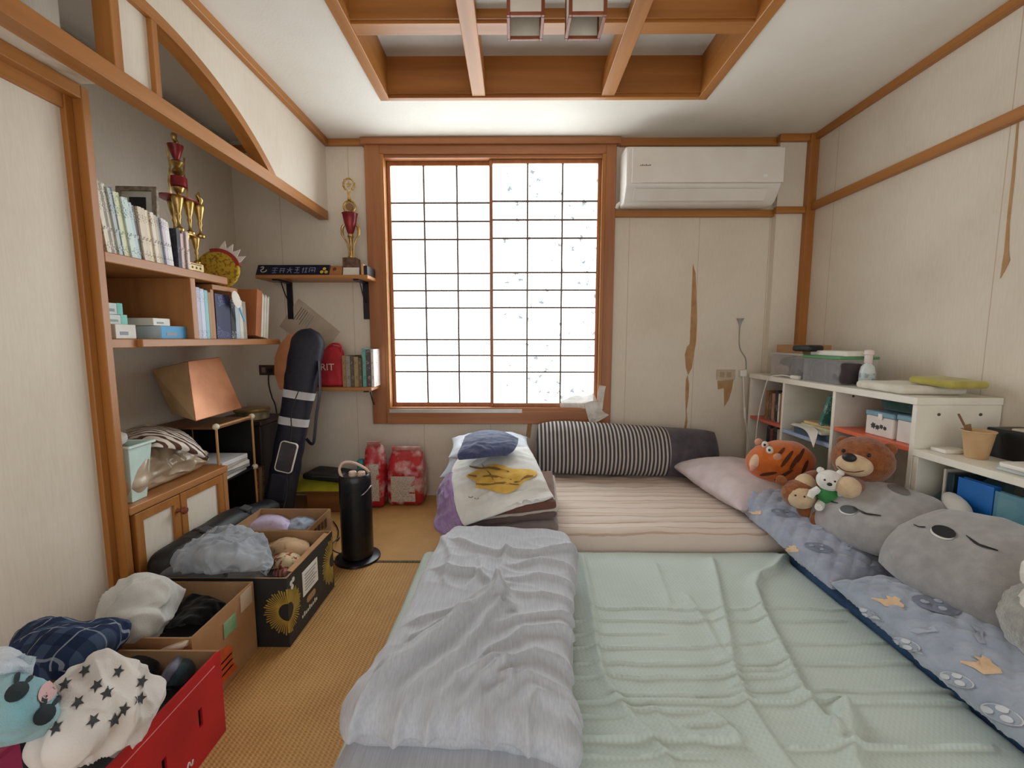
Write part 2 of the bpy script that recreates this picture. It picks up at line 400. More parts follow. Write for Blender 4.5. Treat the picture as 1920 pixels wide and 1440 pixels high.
m_wall = wallpaper('wallpaper_back', 'e3dacb', 'd9cebd', (.455, .27), 0)
m_wallr = wallpaper('wallpaper_side', 'e3dacb', 'd9cebd', (.91, 1.72), 1)
m_walll = wallpaper('wallpaper_left', 'e3dacb', 'd9cebd')
m_ceil = mat('ceiling_paper', 'ebe8e0', .9, 'e0dbd0', scale=1.6, bump=.15, bscale=90, detail=6)
m_board = mat('coffer_board', 'dfdfda', .8, 'c4c3bb', scale=2.5, detail=7)
m_tear = mat('wall_backing', 'b9946a', .9, 'a87f55', scale=14)

# --- floor and its tatami mats
fl = struct('floor', MB().box(XA - .1, XR + .1, YN, D + .1, -.12, -.03), mat('subfloor', '6e5a40', .9))
m_tat = woven('tatami_weave', 'c4985d', 'a67942', .014, .0085, 0, 1, rough=.55, bump=.55, dist=.0014, band=.9)
m_tat2 = woven('tatami_weave_turned', 'c4985d', 'a67942', .0085, .014, 0, 1, rough=.5, bump=.4, dist=.0012, band=.9)
m_heri = mat('tatami_border', '6b5a3a', .85, '4a3e28', scale=160, bump=.4, bscale=260)
def mat_piece(x0, x1, y0, y1, m, edge):
    o = obj('tatami_mat', bx(x0 + .001, x1 - .001, y0 + .001, y1 - .001, -.03, 0), m, parent=fl, bevel=.003)
    for (a, b, c, d) in edge: obj('tatami_border', bx(a, b, c, d, -.004, .0015), m_heri, parent=o)
for i, (x0, x1) in enumerate([(XA, .06), (.06, XR)]):
    mat_piece(x0, x1, 1.99, D, m_tat2, [(x0, x1, 1.992, 2.007)])
for i, x0 in enumerate([-1.46, -1.31, -.40, .51, 1.42]):
    x1 = -1.31 if i == 0 else min(x0 + .91, XR)
    mat_piece(x0, x1, .17, 1.99, m_tat, [(x0, x0 + .012, .17, 1.99)])
    mat_piece(x0, x1, YN, .17, m_tat, [])

# --- back wall with the window opening
WX0, WX1, WZ0, WZ1 = -.86, .58, .60, 2.25
wb = MB()
wb.box(XA, WX0, D, D + .12, 0, ZC).box(WX1, XR, D, D + .12, 0, ZC).box(WX0, WX1, D, D + .12, 0, WZ0).box(WX0, WX1, D, D + .12, WZ1, ZC)
wall_back = struct('wall_back', wb, m_wall)
wall_right = struct('wall_right', bx(XR, XR + .1, YN, D + .12, 0, ZC), m_wallr)
pil = struct('wall_pillar', bx(1.665, XR, 2.85, D, 0, ZC), m_wallr)
wl = MB(); wl.box(XA - .1, XA, 1.46, D + .12, 0, ZC)                        # behind the alcove
wall_alcove = struct('wall_alcove', wl, m_walll)
wl = MB(); wl.box(-1.56, -1.46, YN, 1.47, 0, ZC)
wl.box(XA, -1.47, 1.4735, 1.497, 0, ZC)                                      # alcove cheek
wall_left = struct('wall_left', wl, m_walll)

# --- ceiling with a recessed coffer
CX0, CX1, CY0, CY1 = -.71, 1.01, .39, 2.42
ce = MB(); t0, t1 = ZC, ZC + .26
ce.box(XA - .1, CX0, YN, D + .12, t0, t1).box(CX1, XR + .1, YN, D + .12, t0, t1).box(CX0, CX1, CY1, D + .12, t0, t1).box(CX0, CX1, YN, CY0, t0, t1)
ceil = struct('ceiling', ce, m_ceil)
cof = sroot('trim_coffer', ((CX0 + CX1) / 2, (CY0 + CY1) / 2, ZC))
fw = .05
m_line = trimwood('x')
for n, a in (('coffer_frame', (CX0, CX0 + fw, CY0, CY1)), ('coffer_frame', (CX1 - fw, CX1, CY0, CY1))):
    obj(n, bx(*a, ZC - .012, ZC + .185), trimwood('y'), parent=cof, bevel=.002)
for n, a in (('coffer_frame', (CX0 + fw, CX1 - fw, CY1 - .03, CY1)), ('coffer_frame', (CX0 + fw, CX1 - fw, CY0, CY0 + .03))):
    obj(n, bx(*a, ZC - .012, ZC + .185), trimwood('x'), parent=cof, bevel=.002)
    obj('coffer_lining', bx(a[0], a[1], a[2] - .012 if a[2] > 1 else a[3], a[2] if a[2] > 1 else a[3] + .012, ZC + .004, ZC + .185), m_line, parent=cof)
for x in (-.222, .45): obj('coffer_beam', bx(x, x + .069, CY0 + .02, CY1 - .02, ZC - .006, ZC + .1), trimwood('y'), parent=cof, bevel=.002)
ys = (.895, 1.87)
for y in ys: obj('coffer_beam', bx(CX0 + .02, CX1 - .02, y, y + .07, ZC - .003, ZC + .1), trimwood('x'), parent=cof, bevel=.002)
for y in ys: obj('coffer_lining', bx(CX0 + .045, CX1 - .045, y - .012, y + .001, ZC + .006, ZC + .185), m_line, parent=cof)
xs_ = [CX0 + .03, -.19, .485, CX1 - .03]; yy = [CY0 + .02, .93, 1.905, CY1 - .02]
for i in range(3):
    for j in range(3):
        z = ZC + (.042 if (i, j) == (1, 1) else .183)
        obj('coffer_panel', bx(xs_[i], xs_[i + 1], yy[j], yy[j + 1], z, z + .01), m_board, parent=cof)

# --- window: casing, crown, sill, two papered sliding sashes with muntins and panes
def glow(name, base, mark, strength, dens, sc):
    m = bpy.data.materials.new(name); m.use_nodes = True; N = m.node_tree.nodes; L = m.node_tree.links
    N.remove(N['Principled BSDF']); out = N['Material Output']
    g = N.new('ShaderNodeNewGeometry')
    vo = N.new('ShaderNodeTexVoronoi'); vo.inputs['Scale'].default_value = sc; vo.inputs['Randomness'].default_value = .75; L.new(g.outputs['Position'], vo.inputs['Vector'])
    no = N.new('ShaderNodeTexNoise'); no.inputs['Scale'].default_value = 95; L.new(g.outputs['Position'], no.inputs['Vector'])
    ad = N.new('ShaderNodeMath'); ad.operation = 'MULTIPLY_ADD'; ad.inputs[1].default_value = .55; L.new(no.outputs['Fac'], ad.inputs[0]); L.new(vo.outputs['Distance'], ad.inputs[2])
    cr = N.new('ShaderNodeValToRGB'); cr.color_ramp.elements[0].position = dens; cr.color_ramp.elements[1].position = dens + .09
    cr.color_ramp.elements[0].color = mark + (1,); cr.color_ramp.elements[1].color = base + (1,); L.new(ad.outputs[0], cr.inputs[0])
    em = N.new('ShaderNodeEmission'); em.inputs[1].default_value = strength; L.new(cr.outputs[0], em.inputs[0])
    L.new(em.outputs[0], out.inputs[0]); return m
m_paneL = glow('window_paper_plain', (.92, .98, 1.0), (.8, .88, .92), PANE_LIGHT * 1.3, .30, 17)
m_paneR = glow('window_paper_flowers', (.92, .98, 1.0), (.09, .10, .105), PANE_LIGHT * 1.3, .475, 14)
m_mull = wood('muntin_wood', '6e5a4c', '54443a', 'z')
m_sash = redwood('z')
win = sroot('window_1', (-.14, D, WZ0))
y0c, y1c = D - .035, D + .002
obj('casing', bx(-.957, WX0, y0c, y1c, .51, 2.305), redwood('z'), parent=win, bevel=.003)
obj('casing', bx(WX1, .645, y0c, y1c, .51, 2.305), redwood('z'), parent=win, bevel=.003)
obj('casing', bx(WX0, WX1, y0c, y1c, WZ1, 2.305), redwood('x'), parent=win, bevel=.003)
obj('casing', bx(WX0, WX1, y0c - .008, y1c, .51, WZ0), redwood('x'), parent=win, bevel=.003)
obj('crown', bx(-.975, .668, D - .055, y1c, 2.302, ZC - .002), redwood('x'), parent=win, bevel=.003)
for (a, b, c, d) in ((WX0, WX0 + .022, WZ0, WZ1), (WX1 - .022, WX1, WZ0, WZ1)): obj('jamb', bx(a, b, D - .03, D + .12, c, d), trimwood('z'), parent=win)
obj('head_jamb', bx(WX0 + .022, WX1 - .022, D - .02, D + .12, WZ1 - .02, WZ1), redwood('x'), parent=win)
obj('sill', bx(WX0 + .022, WX1 - .022, D - .03, D + .12, WZ0, WZ0 + .02), redwood('x'), parent=win)
obj('sill_rail', bx(-.84, .05, D - .048, D - .036, .588, .612), mat('aluminium_rail', 'c9c4bd', .35, metal=.6), parent=win)
rowsL = [303.6, 371.7, 406, 440, 504.6, 538, 571.5, 633.5, 665, 697.5, 759.5]
def sash(xa, xb, yb, m, rows_off, za, zb):
    fw = .022; mb = MB()
    mb.box(xa, xa + fw, yb, yb + .028, za, zb).box(xb - fw, xb, yb, yb + .028, za, zb)
    mb.box(xa + fw, xb - fw, yb, yb + .028, za, za + .026).box(xa + fw, xb - fw, yb, yb + .028, zb - .026, zb)
    s = obj('sash', mb, m_sash, parent=win, bevel=.002)
    zt, zbm = zb - .026, za + .026
    zr = [zt - (r - rowsL[0]) / (rowsL[-1] - rowsL[0]) * (zt - zbm) for r in rowsL]
    xr = [xa + fw + k / 3 * (xb - xa - 2 * fw) for k in range(4)]
    for k in (1, 2): obj('muntin', bx(xr[k] - .0055, xr[k] + .0055, yb + .004, yb + .02, zbm, zt), m_mull, parent=s)
    for k in range(1, 10): obj('muntin', bx(xa + fw, xb - fw, yb + .006, yb + .018, zr[k] - .0055, zr[k] + .0055), m_mull, parent=s)
    for c in range(3):
        for k in range(10): obj('pane', bx(xr[c], xr[c + 1], yb + .019, yb + .022, zr[k + 1], zr[k]), m, parent=s)
sash(WX0 + .024, -.14, D + .035, m_paneL, 0, WZ0 + .02, WZ1 - .02)
sash(-.165, WX1 - .022, D + .002, m_paneR, 0, WZ0 + .02, WZ1 - .02)

# --- rails and posts
def trim(n, mb, m): return struct('trim_%d' % n, mb, m, bevel=.002)
zr0, zr1 = 2.308, ZC
trim(1, bx(XH + .03, -.975, D - .03, D, zr0, zr1), trimwood('x'))
trim(2, bx(.668, 1.665, D - .03, D, zr0 - .01, zr1), trimwood('x'))
trim(3, bx(1.645, 1.83, 2.82, 2.85, zr0 - .004, zr1), trimwood('x'))
trim(4, bx(XR - .03, XR, YN, 2.82, zr0, zr1), trimwood('y'))
trim(5, bx(.645, 1.665, D - .03, D, 1.863, 1.905), trimwood('x'))
trim(6, bx(1.645, 1.83, 2.82, 2.85, 1.872, 1.91), trimwood('x'))
trim(7, bx(XR - .03, XR, YN, 2.82, 1.885, 1.93), trimwood('y'))
trim(8, bx(1.83, XR, 2.81, 2.852, .87, ZC), trimwood('z'))
trim(9, bx(XH, XH + .03, YN, D, zr0, zr1), trimwood('y'))
trim(10, bx(XA, XA + .025, 1.5, D, 2.27, 2.31), trimwood('y'))
trim(11, bx(XA, XH - .05, D - .025, D, 2.27, 2.31), m_line)
trim(12, bx(-1.46, XP, 1.472, 1.5, 0, 1.895), trimwood('z'))
trim(13, bx(-1.46, -1.43, 1.445, 1.472, 0, 1.86), trimwood('z'))
# --- header wall over the alcove: beam, arched opening, two struts with a panel between
yc, zb_, Rr = 1.48, 1.90, 1.254
def arc_z(y, dr=0.): return 2.182 - Rr + math.sqrt(max(0, (Rr + dr) ** 2 - (y - yc) ** 2))
n = 48; hy = .79
ys_a = [yc - hy + 2 * hy * k / n for k in range(n + 1)]
hd = MB()
for k in range(n):
    a, b = ys_a[k], ys_a[k + 1]; za, zb2 = max(zb_, arc_z(a)), max(zb_, arc_z(b))
    hd.hexa([(XH - .045, a, za), (XH, a, za), (XH, b, zb2), (XH - .045, b, zb2), (XH - .045, a, ZC), (XH, a, ZC), (XH, b, ZC), (XH - .045, b, ZC)])
hd.box(XH - .045, XH, YN, ys_a[0], zb_, ZC).box(XH - .045, XH, ys_a[-1], D, zb_, ZC)
struct('wall_header', hd, m_walll)
at = MB()
for k in range(n):
    a, b = ys_a[k], ys_a[k + 1]
    f = lambda y, d: max(zb_ - .01, arc_z(y, d))
    at.hexa([(XH - .05, a, f(a, -.04)), (XH + .008, a, f(a, -.04)), (XH + .008, b, f(b, -.04)), (XH - .05, b, f(b, -.04)),
             (XH - .05, a, f(a, .0)), (XH + .008, a, f(a, 0)), (XH + .008, b, f(b, 0)), (XH - .05, b, f(b, 0))])
struct('trim_14', at, trimwood('y'), smooth=30)
trim(15, bx(XH - .05, XH + .012, YN, D - .03, 1.845, zb_), trimwood('y'))
trim(16, bx(XH - .05, XH + .006, 1.541, 1.567, zb_, arc_z(1.55) - .02), trimwood('z'))
trim(17, bx(XH - .05, XH + .006, 1.389, 1.422, zb_, arc_z(1.41) - .02), trimwood('z'))
struct('wall_header_panel', bx(XH - .03, XH - .01, 1.42, 1.545, zb_, 2.16), m_walll)
struct('wall_soffit', bx(-1.46, XH - .045, YN, 1.47, 1.896, 1.91), mat('soffit_paper', 'e3dacb', .9, 'a08c6a', scale=7, stretch=(1, .6, 1), detail=7, bump=.3, bscale=12, lo=.3, hi=.45))
# --- papered sliding door on the left
door = sroot('door_1', (-1.45, .9, 0))
obj('door_panel', bx(-1.462, -1.447, .2, 1.447, .005, 1.815), m_walll, parent=door)
obj('door_head', bx(-1.46, XP, YN, 1.472, 1.853, 1.895), trimwood('y'), parent=door, bevel=.002)
obj('door_head', bx(-1.46, -1.435, YN, 1.446, 1.812, 1.856), trimwood('y'), parent=door, bevel=.002)
obj('threshold', bx(-1.46, -1.42, YN, 1.46, 0, .012), trimwood('y'), parent=door)
# --- torn wallpaper: patches of brown backing, each a thin piece of its own
def torn(parent, pts, plane, at_):
    poly = [(p.x, p.z) if plane == 'xz' else (p.y, p.z) for p in pts]
    return obj('torn_patch', MB().prism(poly, at_, at_ - .0025, plane), m_tear, parent=parent)
torn(wall_back, [P(a, b, y=D) for a, b in ((1299, 495), (1304, 512), (1306, 560), (1307, 600), (1305, 640), (1300, 670), (1297, 690), (1290, 703), (1286, 690), (1284, 665), (1288, 650), (1293, 645), (1295, 600), (1297, 550))], 'xz', D)
torn(wall_back, [P(a, b, y=D) for a, b in ((1289, 703), (1292, 720), (1291, 745), (1287, 770), (1289, 790), (1284, 815), (1281, 818), (1286, 780), (1285, 740), (1286, 712))], 'xz', D)
torn(wall_back, [P(a, b, y=D) for a, b in ((1345, 714), (1375, 712), (1372, 730), (1366, 750), (1358, 762), (1357, 728), (1346, 730))], 'xz', D)
torn(wall_back, [P(a, b, y=D) for a, b in ((990, 790), (998, 790), (994, 822), (986, 818))], 'xz', D)
torn(wall_right, [P(a, b, x=XR) for a, b in ((1908, 225), (1911, 225), (1903, 330), (1893, 420), (1892, 470), (1894, 488), (1884, 508), (1876, 522), (1884, 470), (1890, 400), (1898, 330))], 'yz', XR)
# ================================================================ LEFT ALCOVE
m_gold = mat('trophy_gold', 'd8b878', .28, 'a98848', scale=30, metal=.85)
m_red = mat('trophy_red', '9c2a30', .3, '6a1a20', scale=20, metal=.3)
m_black = mat('black_plastic', '17181b', .45, '101114', scale=20)
m_blackmetal = mat('black_metal', '1d1c22', .4, scale=30, metal=.3)
m_white = mat('white_laminate', 'eeebe2', .45, 'e4e0d6', scale=8)
m_pages = mat('book_pages', 'e8e0cc', .85, 'd4cab2', scale=60, stretch=(1, 1, .1))
m_paper = mat('white_paper', 'e9e5dc', .8, 'dcd6ca', scale=9)
m_cardboard = mat('cardboard', 'b58c62', .8, 'a47a50', scale=7, bump=.15, bscale=120)
m_cardin = mat('cardboard_inside', 'a98560', .85, '967250', scale=7, bump=.12, bscale=110)
COLM = {}
def colm(h, rough=.55, **k):
    key = 'paint_%s_%d' % (h, int(rough * 100))
    return mat(key, h, rough, scale=k.get('scale', 14), bump=k.get('bump', 0), bscale=k.get('bscale', 200))
def spine_mat(h, ink):
    """book cover with a block of printed lettering running down the spine"""
    key = 'cover_%s_%s' % (h, ink)
    if key in MATS: return MATS[key]
    m, nt, N, L, b = nodes_of(key)
    tc = N.new('ShaderNodeTexCoord'); mp = N.new('ShaderNodeMapping'); mp.inputs['Scale'].default_value = (420, 420, 190); L.new(tc.outputs['Object'], mp.inputs[0])
    no = N.new('ShaderNodeTexNoise'); no.inputs['Scale'].default_value = 1; no.inputs['Detail'].default_value = 1; L.new(mp.outputs[0], no.inputs['Vector'])
    n2 = N.new('ShaderNodeTexNoise'); n2.inputs['Scale'].default_value = 14; L.new(tc.outputs['Object'], n2.inputs['Vector'])
    g1 = N.new('ShaderNodeMath'); g1.operation = 'GREATER_THAN'; g1.inputs[1].default_value = .6; L.new(no.outputs['Fac'], g1.inputs[0])
    g2 = N.new('ShaderNodeMath'); g2.operation = 'GREATER_THAN'; g2.inputs[1].default_value = .5; L.new(n2.outputs['Fac'], g2.inputs[0])
    ml = N.new('ShaderNodeMath'); ml.operation = 'MULTIPLY'; L.new(g1.outputs[0], ml.inputs[0]); L.new(g2.outputs[0], ml.inputs[1])
    mx = N.new('ShaderNodeMixRGB'); mx.inputs[1].default_value = lin(h); mx.inputs[2].default_value = lin(ink); L.new(ml.outputs[0], mx.inputs[0])
    L.new(mx.outputs[0], b.inputs['Base Color']); b.inputs['Roughness'].default_value = .5; MATS[key] = m; return m
def book(w, dpt, h, col, ink, label, xf, group=None, name='book'):
    """local frame: thickness along +x, spine facing -y at y=0, standing on z=0"""
    mb = MB(); c = min(.002, w * .2)
    mb.box(0, w, 0, c, 0, h).box(0, c, c, dpt, 0, h).box(w - c, w, c, dpt, 0, h)
    mb.box(c, w - c, c, dpt - .004, .003, h - .003, k=1)
    return one(name, mb, [spine_mat(col, ink), m_pages], label, 'book', group, xf=xf)
ROTL = RZ(90)   # spine towards the room for shelves on the left wall

# --- shelf boards built into the alcove
sh = thing('alcove_shelf', 'orange-brown two-tier wooden shelf built into the left alcove', 'shelf', (-1.6, 2.0, 1.05))
ZU, ZL = 1.379, 1.081
obj('shelf_board', bx(XA, XP, 1.5, 2.135, ZU - .036, ZU), shelfwood('y'), parent=sh, bevel=.003)
obj('shelf_board', bx(XA, XP, 1.62, 2.58, ZL - .032, ZL), shelfwood('y'), parent=sh, bevel=.003)
obj('shelf_board', bx(XA, XP - .02, 1.5, 1.62, ZL - .034, ZL), shelfwood('y'), parent=sh, bevel=.003)
obj('divider', bx(XA, XP + .001, 1.885, 1.915, ZL, ZU - .036), shelfwood('z'), parent=sh, bevel=.002)
poly = [(XA, 2.05), (-1.42, 2.05), (-1.42, 2.22)] + [(-1.42 - .28 * (1 - math.cos(R(a))), 2.22 + .12 * math.sin(R(a))) for a in range(15, 91, 15)] + [(XA, 2.34)]
obj('corner_shelf', MB().prism(poly, ZU - .066, ZU - .042, 'xy'), shelfwood('y'), parent=sh, bevel=.002)
obj('support', bx(XA + .05, XP - .03, 2.05, 2.07, ZL, ZU - .066), shelfwood('z'), parent=sh)

# --- low cupboard with two papered doors
cab = thing('alcove_cabinet', 'low wooden cupboard with papered doors beside the left post', 'cabinet', (-1.6, 1.77, 0))
CT = .47
obj('cabinet_top', bx(XA, XP + .005, 1.5, 2.035, CT - .03, CT), shelfwood('y'), parent=cab, bevel=.003)
cb = MB(); cb.box(XA, XP - .025, 1.5, 1.52, 0, CT - .03).box(XA, XP, 2.005, 2.035, 0, CT - .03).box(XA, XP - .025, 1.52, 2.005, .02, .045).box(XA, XA + .015, 1.52, 2.005, .045, CT - .03)
obj('cabinet_body', cb, shelfwood('z'), parent=cab, bevel=.002)
for (a, b) in ((1.522, 1.735), (1.738, 2.003)):
    fr = MB(); f = .035; z0, z1 = .05, CT - .035
    fr.ring([(a, z0), (b, z0), (b, z1), (a, z1)], [(a + f, z0 + f), (b - f, z0 + f), (b - f, z1 - f), (a + f, z1 - f)], XP - .022, XP, 'yz')
    dr = obj('cabinet_door', fr, trimwood('z'), parent=cab, bevel=.002)
    obj('door_paper', bx(XP - .017, XP - .010, a + f - .004, b - f + .004, z0 + f - .004, z1 - f + .004), m_walll, parent=dr)
    if a < 1.6:
        kx = lambda z: [(.0, 0), (.011, .0), (.007, .008), (.006, .014), (.013, .02), (.016, .028), (.013, .036), (0, .039)]
        obj('door_knob', MB().lathe(kx(0), 16, xf=T(XP, b - .017, .372) @ RY(90)), wood('knob_wood', '8d4526', '6b3018', 'x'), parent=dr, smooth=40)

# --- books on the upper shelf
G1 = 'books on the upper alcove shelf'
row = [(.016, .245, 'e6ddc8', '6b5c49', 'cream spine tall paperback'), (.014, .24, '8d8276', 'd8cfc0', 'grey-brown tall paperback'), (.013, .24, 'e9e4d4', '5c6a70', 'ivory tall thin book'),
       (.013, .23, 'b9c4c0', '55605f', 'grey-green thin book'), (.009, .235, '23395c', 'a8b4c8', 'narrow navy blue book'), (.026, .225, 'd9dcb4', '5f7a4c', 'pale yellow-green thick book'),
       (.024, .215, 'cfe0da', '4d6e7a', 'pale aqua thick book'), (.016, .205, 'b8cdd0', '607078', 'grey-blue book'), (.012, .2, '5a5650', 'cfc8b8', 'dark grey slim book'),
       (.017, .2, 'ddcdb8', '7b6650', 'beige novel next to the dark grey slim book'), (.017, .2, 'd8cbb4', '7b6650', 'beige novel next to the straw-coloured novel'), (.018, .198, 'e8dcc0', '8a7356', 'straw-coloured novel'), (.016, .195, 'e4dccb', '6e6353', 'off-white novel'),
       (.014, .19, 'cbb89a', '6e5b40', 'tan novel'), (.016, .188, '9aa3a8', '51585e', 'steel grey novel'), (.014, .186, 'd4ccd8', '6d6478', 'pale lilac slim novel'), (.015, .184, 'e8e4e4', '77737c', 'white slim novel'),
       (.012, .18, 'efece6', '8a8488', 'white slimmest novel before the short black book'), (.020, .165, '221f2a', '5a5563', 'short black book'), (.016, .15, 'd8b8b6', '8d5f5e', 'dusty pink short book'), (.014, .16, '82705e', 'c8b8a4', 'brown short book'), (.013, .165, 'e2cfcc', '8d6a66', 'pale pink slim book')]
y = 1.540
for i, (w, h, c, k, nm) in enumerate(row):
    lean = 7 if i < 9 else 5 if i < 18 else 0
    dep = .15
    xf = T(-1.425 - .003 * (i % 3), y, ZU + .0005) @ RX(lean) @ ROTL
    book(w, dep, h, c, k, ('%s on the upper alcove shelf' if len(nm.split()) > 4 else '%s in the row on the upper alcove shelf') % nm, xf, G1)
    y += (w + .0012) / math.cos(R(lean)) + (.017 if i == 17 else 0)
# --- two hinged picture frames behind the books
m_frame = mat('frame_grey_gold', 'a3968a', .5, '7d6f5f', scale=60, metal=.2)
def pic_frame(w, h, label, xf):
    t = thing('picture_frame', label, 'picture frame', xf @ Vector((w / 2, 0, 0)), 'picture frames behind the books'); f = .02
    obj('frame_border', MB().ring([(0, 0), (w, 0), (w, h), (0, h)], [(f, f), (w - f, f), (w - f, h - f), (f, h - f)], 0, .016, 'xz'), m_frame, parent=t, xf=xf, bevel=.002)
    obj('mount', MB().box(f - .002, w - f + .002, .006, .01, f - .002, h - f + .002), mat('frame_mount', 'd6d2ca', .7), parent=t, xf=xf)
    obj('photo', MB().box(w * .32, w * .72, .003, .007, h * .56, h * .87), mat('dark_photo', '20222e', .4, '14151c', scale=25), parent=t, xf=xf)
    obj('easel_back', MB().box(w * .3, w * .7, .0165, .02, 0, h * .7), m_black, parent=t, xf=xf)
pic_frame(.165, .345, 'grey-gold framed dark picture facing the room behind white books', T(-1.685, 1.86, ZU + .001) @ RZ(4) @ RX(-4))
pic_frame(.15, .345, 'grey-gold picture frame angled against the alcove cheek', T(-1.735, 1.60, ZU + .001) @ RZ(68) @ RX(-4))

# --- tall tiered trophy
def cup_col(mb, x, y, z0, z1, r):
    h = z1 - z0
    mb.lathe([(r * .75, 0), (r * .8, h * .06), (r * .3, h * .14), (r * .22, h * .3), (r * .45, h * .42), (r * .3, h * .5), (r * .5, h * .58), (r * .95, h * .9), (r, h * .97), (r * .9, h)], 14, (x, y, z0))
tx, ty = -1.535, 2.03
tr = thing('tall_trophy', 'tall gold and red three-tier trophy on the upper alcove shelf', 'trophy', (tx, ty, ZU))
obj('trophy_base', bx(tx - .05, tx + .052, ty - .045, ty + .06, ZU, ZU + .055), m_red, parent=tr, bevel=.003)
pl = obj('trophy_plaque', bx(tx + .053, tx + .057, ty - .04, ty + .055, ZU + .006, ZU + .05), mat('plaque_brass', 'd9bd84', .35, metal=.4), parent=tr)
for k, (a, zz) in enumerate(((.07, .044), (.02, .03), (.02, .03), (.02, .03), (.05, .015))):
    yy_ = ty + .008 + (0 if k in (0, 4) else (k - 2) * .025)
    obj('engraving', bx(tx + .0572, tx + .0578, yy_ - a / 2 * (1 if k in (0, 4) else .5), yy_ + a / 2 * (1 if k in (0, 4) else .5), ZU + zz - (.002 if k in (0, 4) else .005), ZU + zz + (.002 if k in (0, 4) else .005)), m_black, parent=pl)
for (z0, z1, pts, r) in ((.055, .175, ((-.03, -.02), (.035, -.02), (.035, .045), (-.03, .045)), .019), (.181, .33, ((.04, -.055), (.04, .01), (.04, .075), (-.03, .01)), .024)):
    for (a, b) in pts: cm = MB(); cup_col(cm, tx + a, ty + b, ZU + z0, ZU + z1, r); obj('cup_column', cm, m_gold, parent=tr, smooth=40)
for z, w in ((.175, .075), (.33, .1)):
    obj('tier_plate', MB().lathe([(0, 0), (w * .9, 0), (w, .002), (w, .006), (0, .007)], 20, (tx, ty + .01, ZU + z), sx=.65), m_red if z > .2 else m_gold, parent=tr, smooth=40)
cm = MB(); z = ZU + .337
cm.lathe([(.022, 0), (.024, .01), (.008, .02), (.02, .035), (.026, .05), (.01, .06), (.008, .1)], 14, (tx, ty + .01, z)); obj('stem', cm, m_gold, parent=tr, smooth=40)
obj('red_ring', MB().lathe([(.02, .05), (.036, .055), (.036, .095), (.02, .1)], 16, (tx, ty + .01, z)), m_red, parent=tr, smooth=40)
cm = MB(); cm.lathe([(.008, .1), (.026, .115), (.012, .14), (.03, .16), (.01, .175)], 14, (tx, ty + .01, z)); obj('stem', cm, m_gold, parent=tr, smooth=40)
obj('red_cup', MB().lathe([(.008, .17), (.014, .18), (.028, .22), (.032, .235), (.0, .232)], 16, (tx, ty + .01, z)), m_red, parent=tr, smooth=40)
for s in (-1, 1):
    obj('side_rod', MB().tube([(tx, ty + .01 + s * .045, z), (tx, ty + .01 + s * .055, z + .06), (tx, ty + .01 + s * .04, z + .13), (tx, ty + .01 + s * .05, z + .2)], .004, 6), m_gold, parent=tr, smooth=50)
obj('figure', MB().tube(spline([(tx, ty + .01, z + .232), (tx, ty + .016, z + .25), (tx, ty + .004, z + .265), (tx, ty + .01, z + .285)], 4), [.007] * 4 + [.01] * 5 + [.012] * 3 + [.004], 8), m_gold, parent=tr, smooth=50)
for s, py_ in ((1, .085),):
    obj('eagle', MB().tube([(tx + .04, ty + py_, ZU + .336), (tx + .04, ty + py_ + .004, ZU + .355), (tx + .04, ty + py_ - .012, ZU + .375), (tx + .04, ty + py_ - .004, ZU + .39)], [.007, .014, .01, .003], 8), m_gold, parent=tr, smooth=50)

# --- yellow round craft with a paper crown
m_yel = mat('yellow_speckled', 'c9a62c', .7, '8f6c14', scale=75, lo=.38, hi=.5, detail=1)
cr = thing('crown_disc', 'yellow speckled round craft with a white paper crown', 'craft', (-1.54, 2.3, ZU - .042))
xf = T(-1.545, 2.285, ZU - .04 + .1) @ RZ(8) @ RX(-6)
obj('disc', MB().prism(oval(.104, .1, 36), -.012, .012, 'xz'), m_yel, parent=cr, xf=xf, bevel=.004, smooth=40)
arc = [R(a) for a in range(12, 112, 8)]
ou = [(.112 * math.cos(a), .108 * math.sin(a)) for a in arc]; inn = [(.094 * math.cos(a), .09 * math.sin(a)) for a in arc]
obj('red_band', MB().prism(ou + inn[::-1], -.0135, .0135, 'xz'), colm('a8352c'), parent=cr, xf=xf)
cp = []
for k, a in enumerate(range(20, 86, 8)): r = .155 if k % 2 else .118; cp.append((r * math.cos(R(a)), r * math.sin(R(a))))
cp = [(.1 * math.cos(R(20)), .1 * math.sin(R(20)))] + cp + [(.1 * math.cos(R(84)), .1 * math.sin(R(84)))]
obj('paper_crown', MB().prism(cp, -.006, -.003, 'xz'), m_paper, parent=cr, xf=xf)

# --- cartons in the lower compartment
def carton(name, label, y0, y1, xf_, dep, z0, h, side, front, cat='box', lid=None, rot=0, group=None):
    t = thing(name, label, cat, (xf_ - dep / 2, (y0 + y1) / 2, z0), group)
    M = T(xf_ - dep / 2, (y0 + y1) / 2, z0) @ RZ(rot)
    w = (y1 - y0) / 2; mb = MB().box(-dep / 2, dep / 2, -w, w, 0, h)
    obj('carton_body', mb, colm(side), parent=t, xf=M, bevel=.0015)
    obj('carton_front', MB().box(dep / 2, dep / 2 + .0012, -w + .001, w - .001, .001, h - .001), colm(front), parent=t, xf=M)
    if lid: obj('carton_flap', MB().box(-dep / 2 - .001, dep / 2 + .002, w * .45, w + .001, -.0 + .002, h + .001), colm(lid), parent=t, xf=M)
    obj('carton_print', MB().box(dep / 2 + .0012, dep / 2 + .002, -w * .6, w * .2, h * .25, h * .5), colm('8f9698'), parent=t, xf=M)
    return t
carton('carton', 'plain white carton under the mint cartons on the lower alcove shelf', 1.545, 1.63, -1.43, .13, ZL + .0005, .052, 'd4d0c6', 'dcdad2')
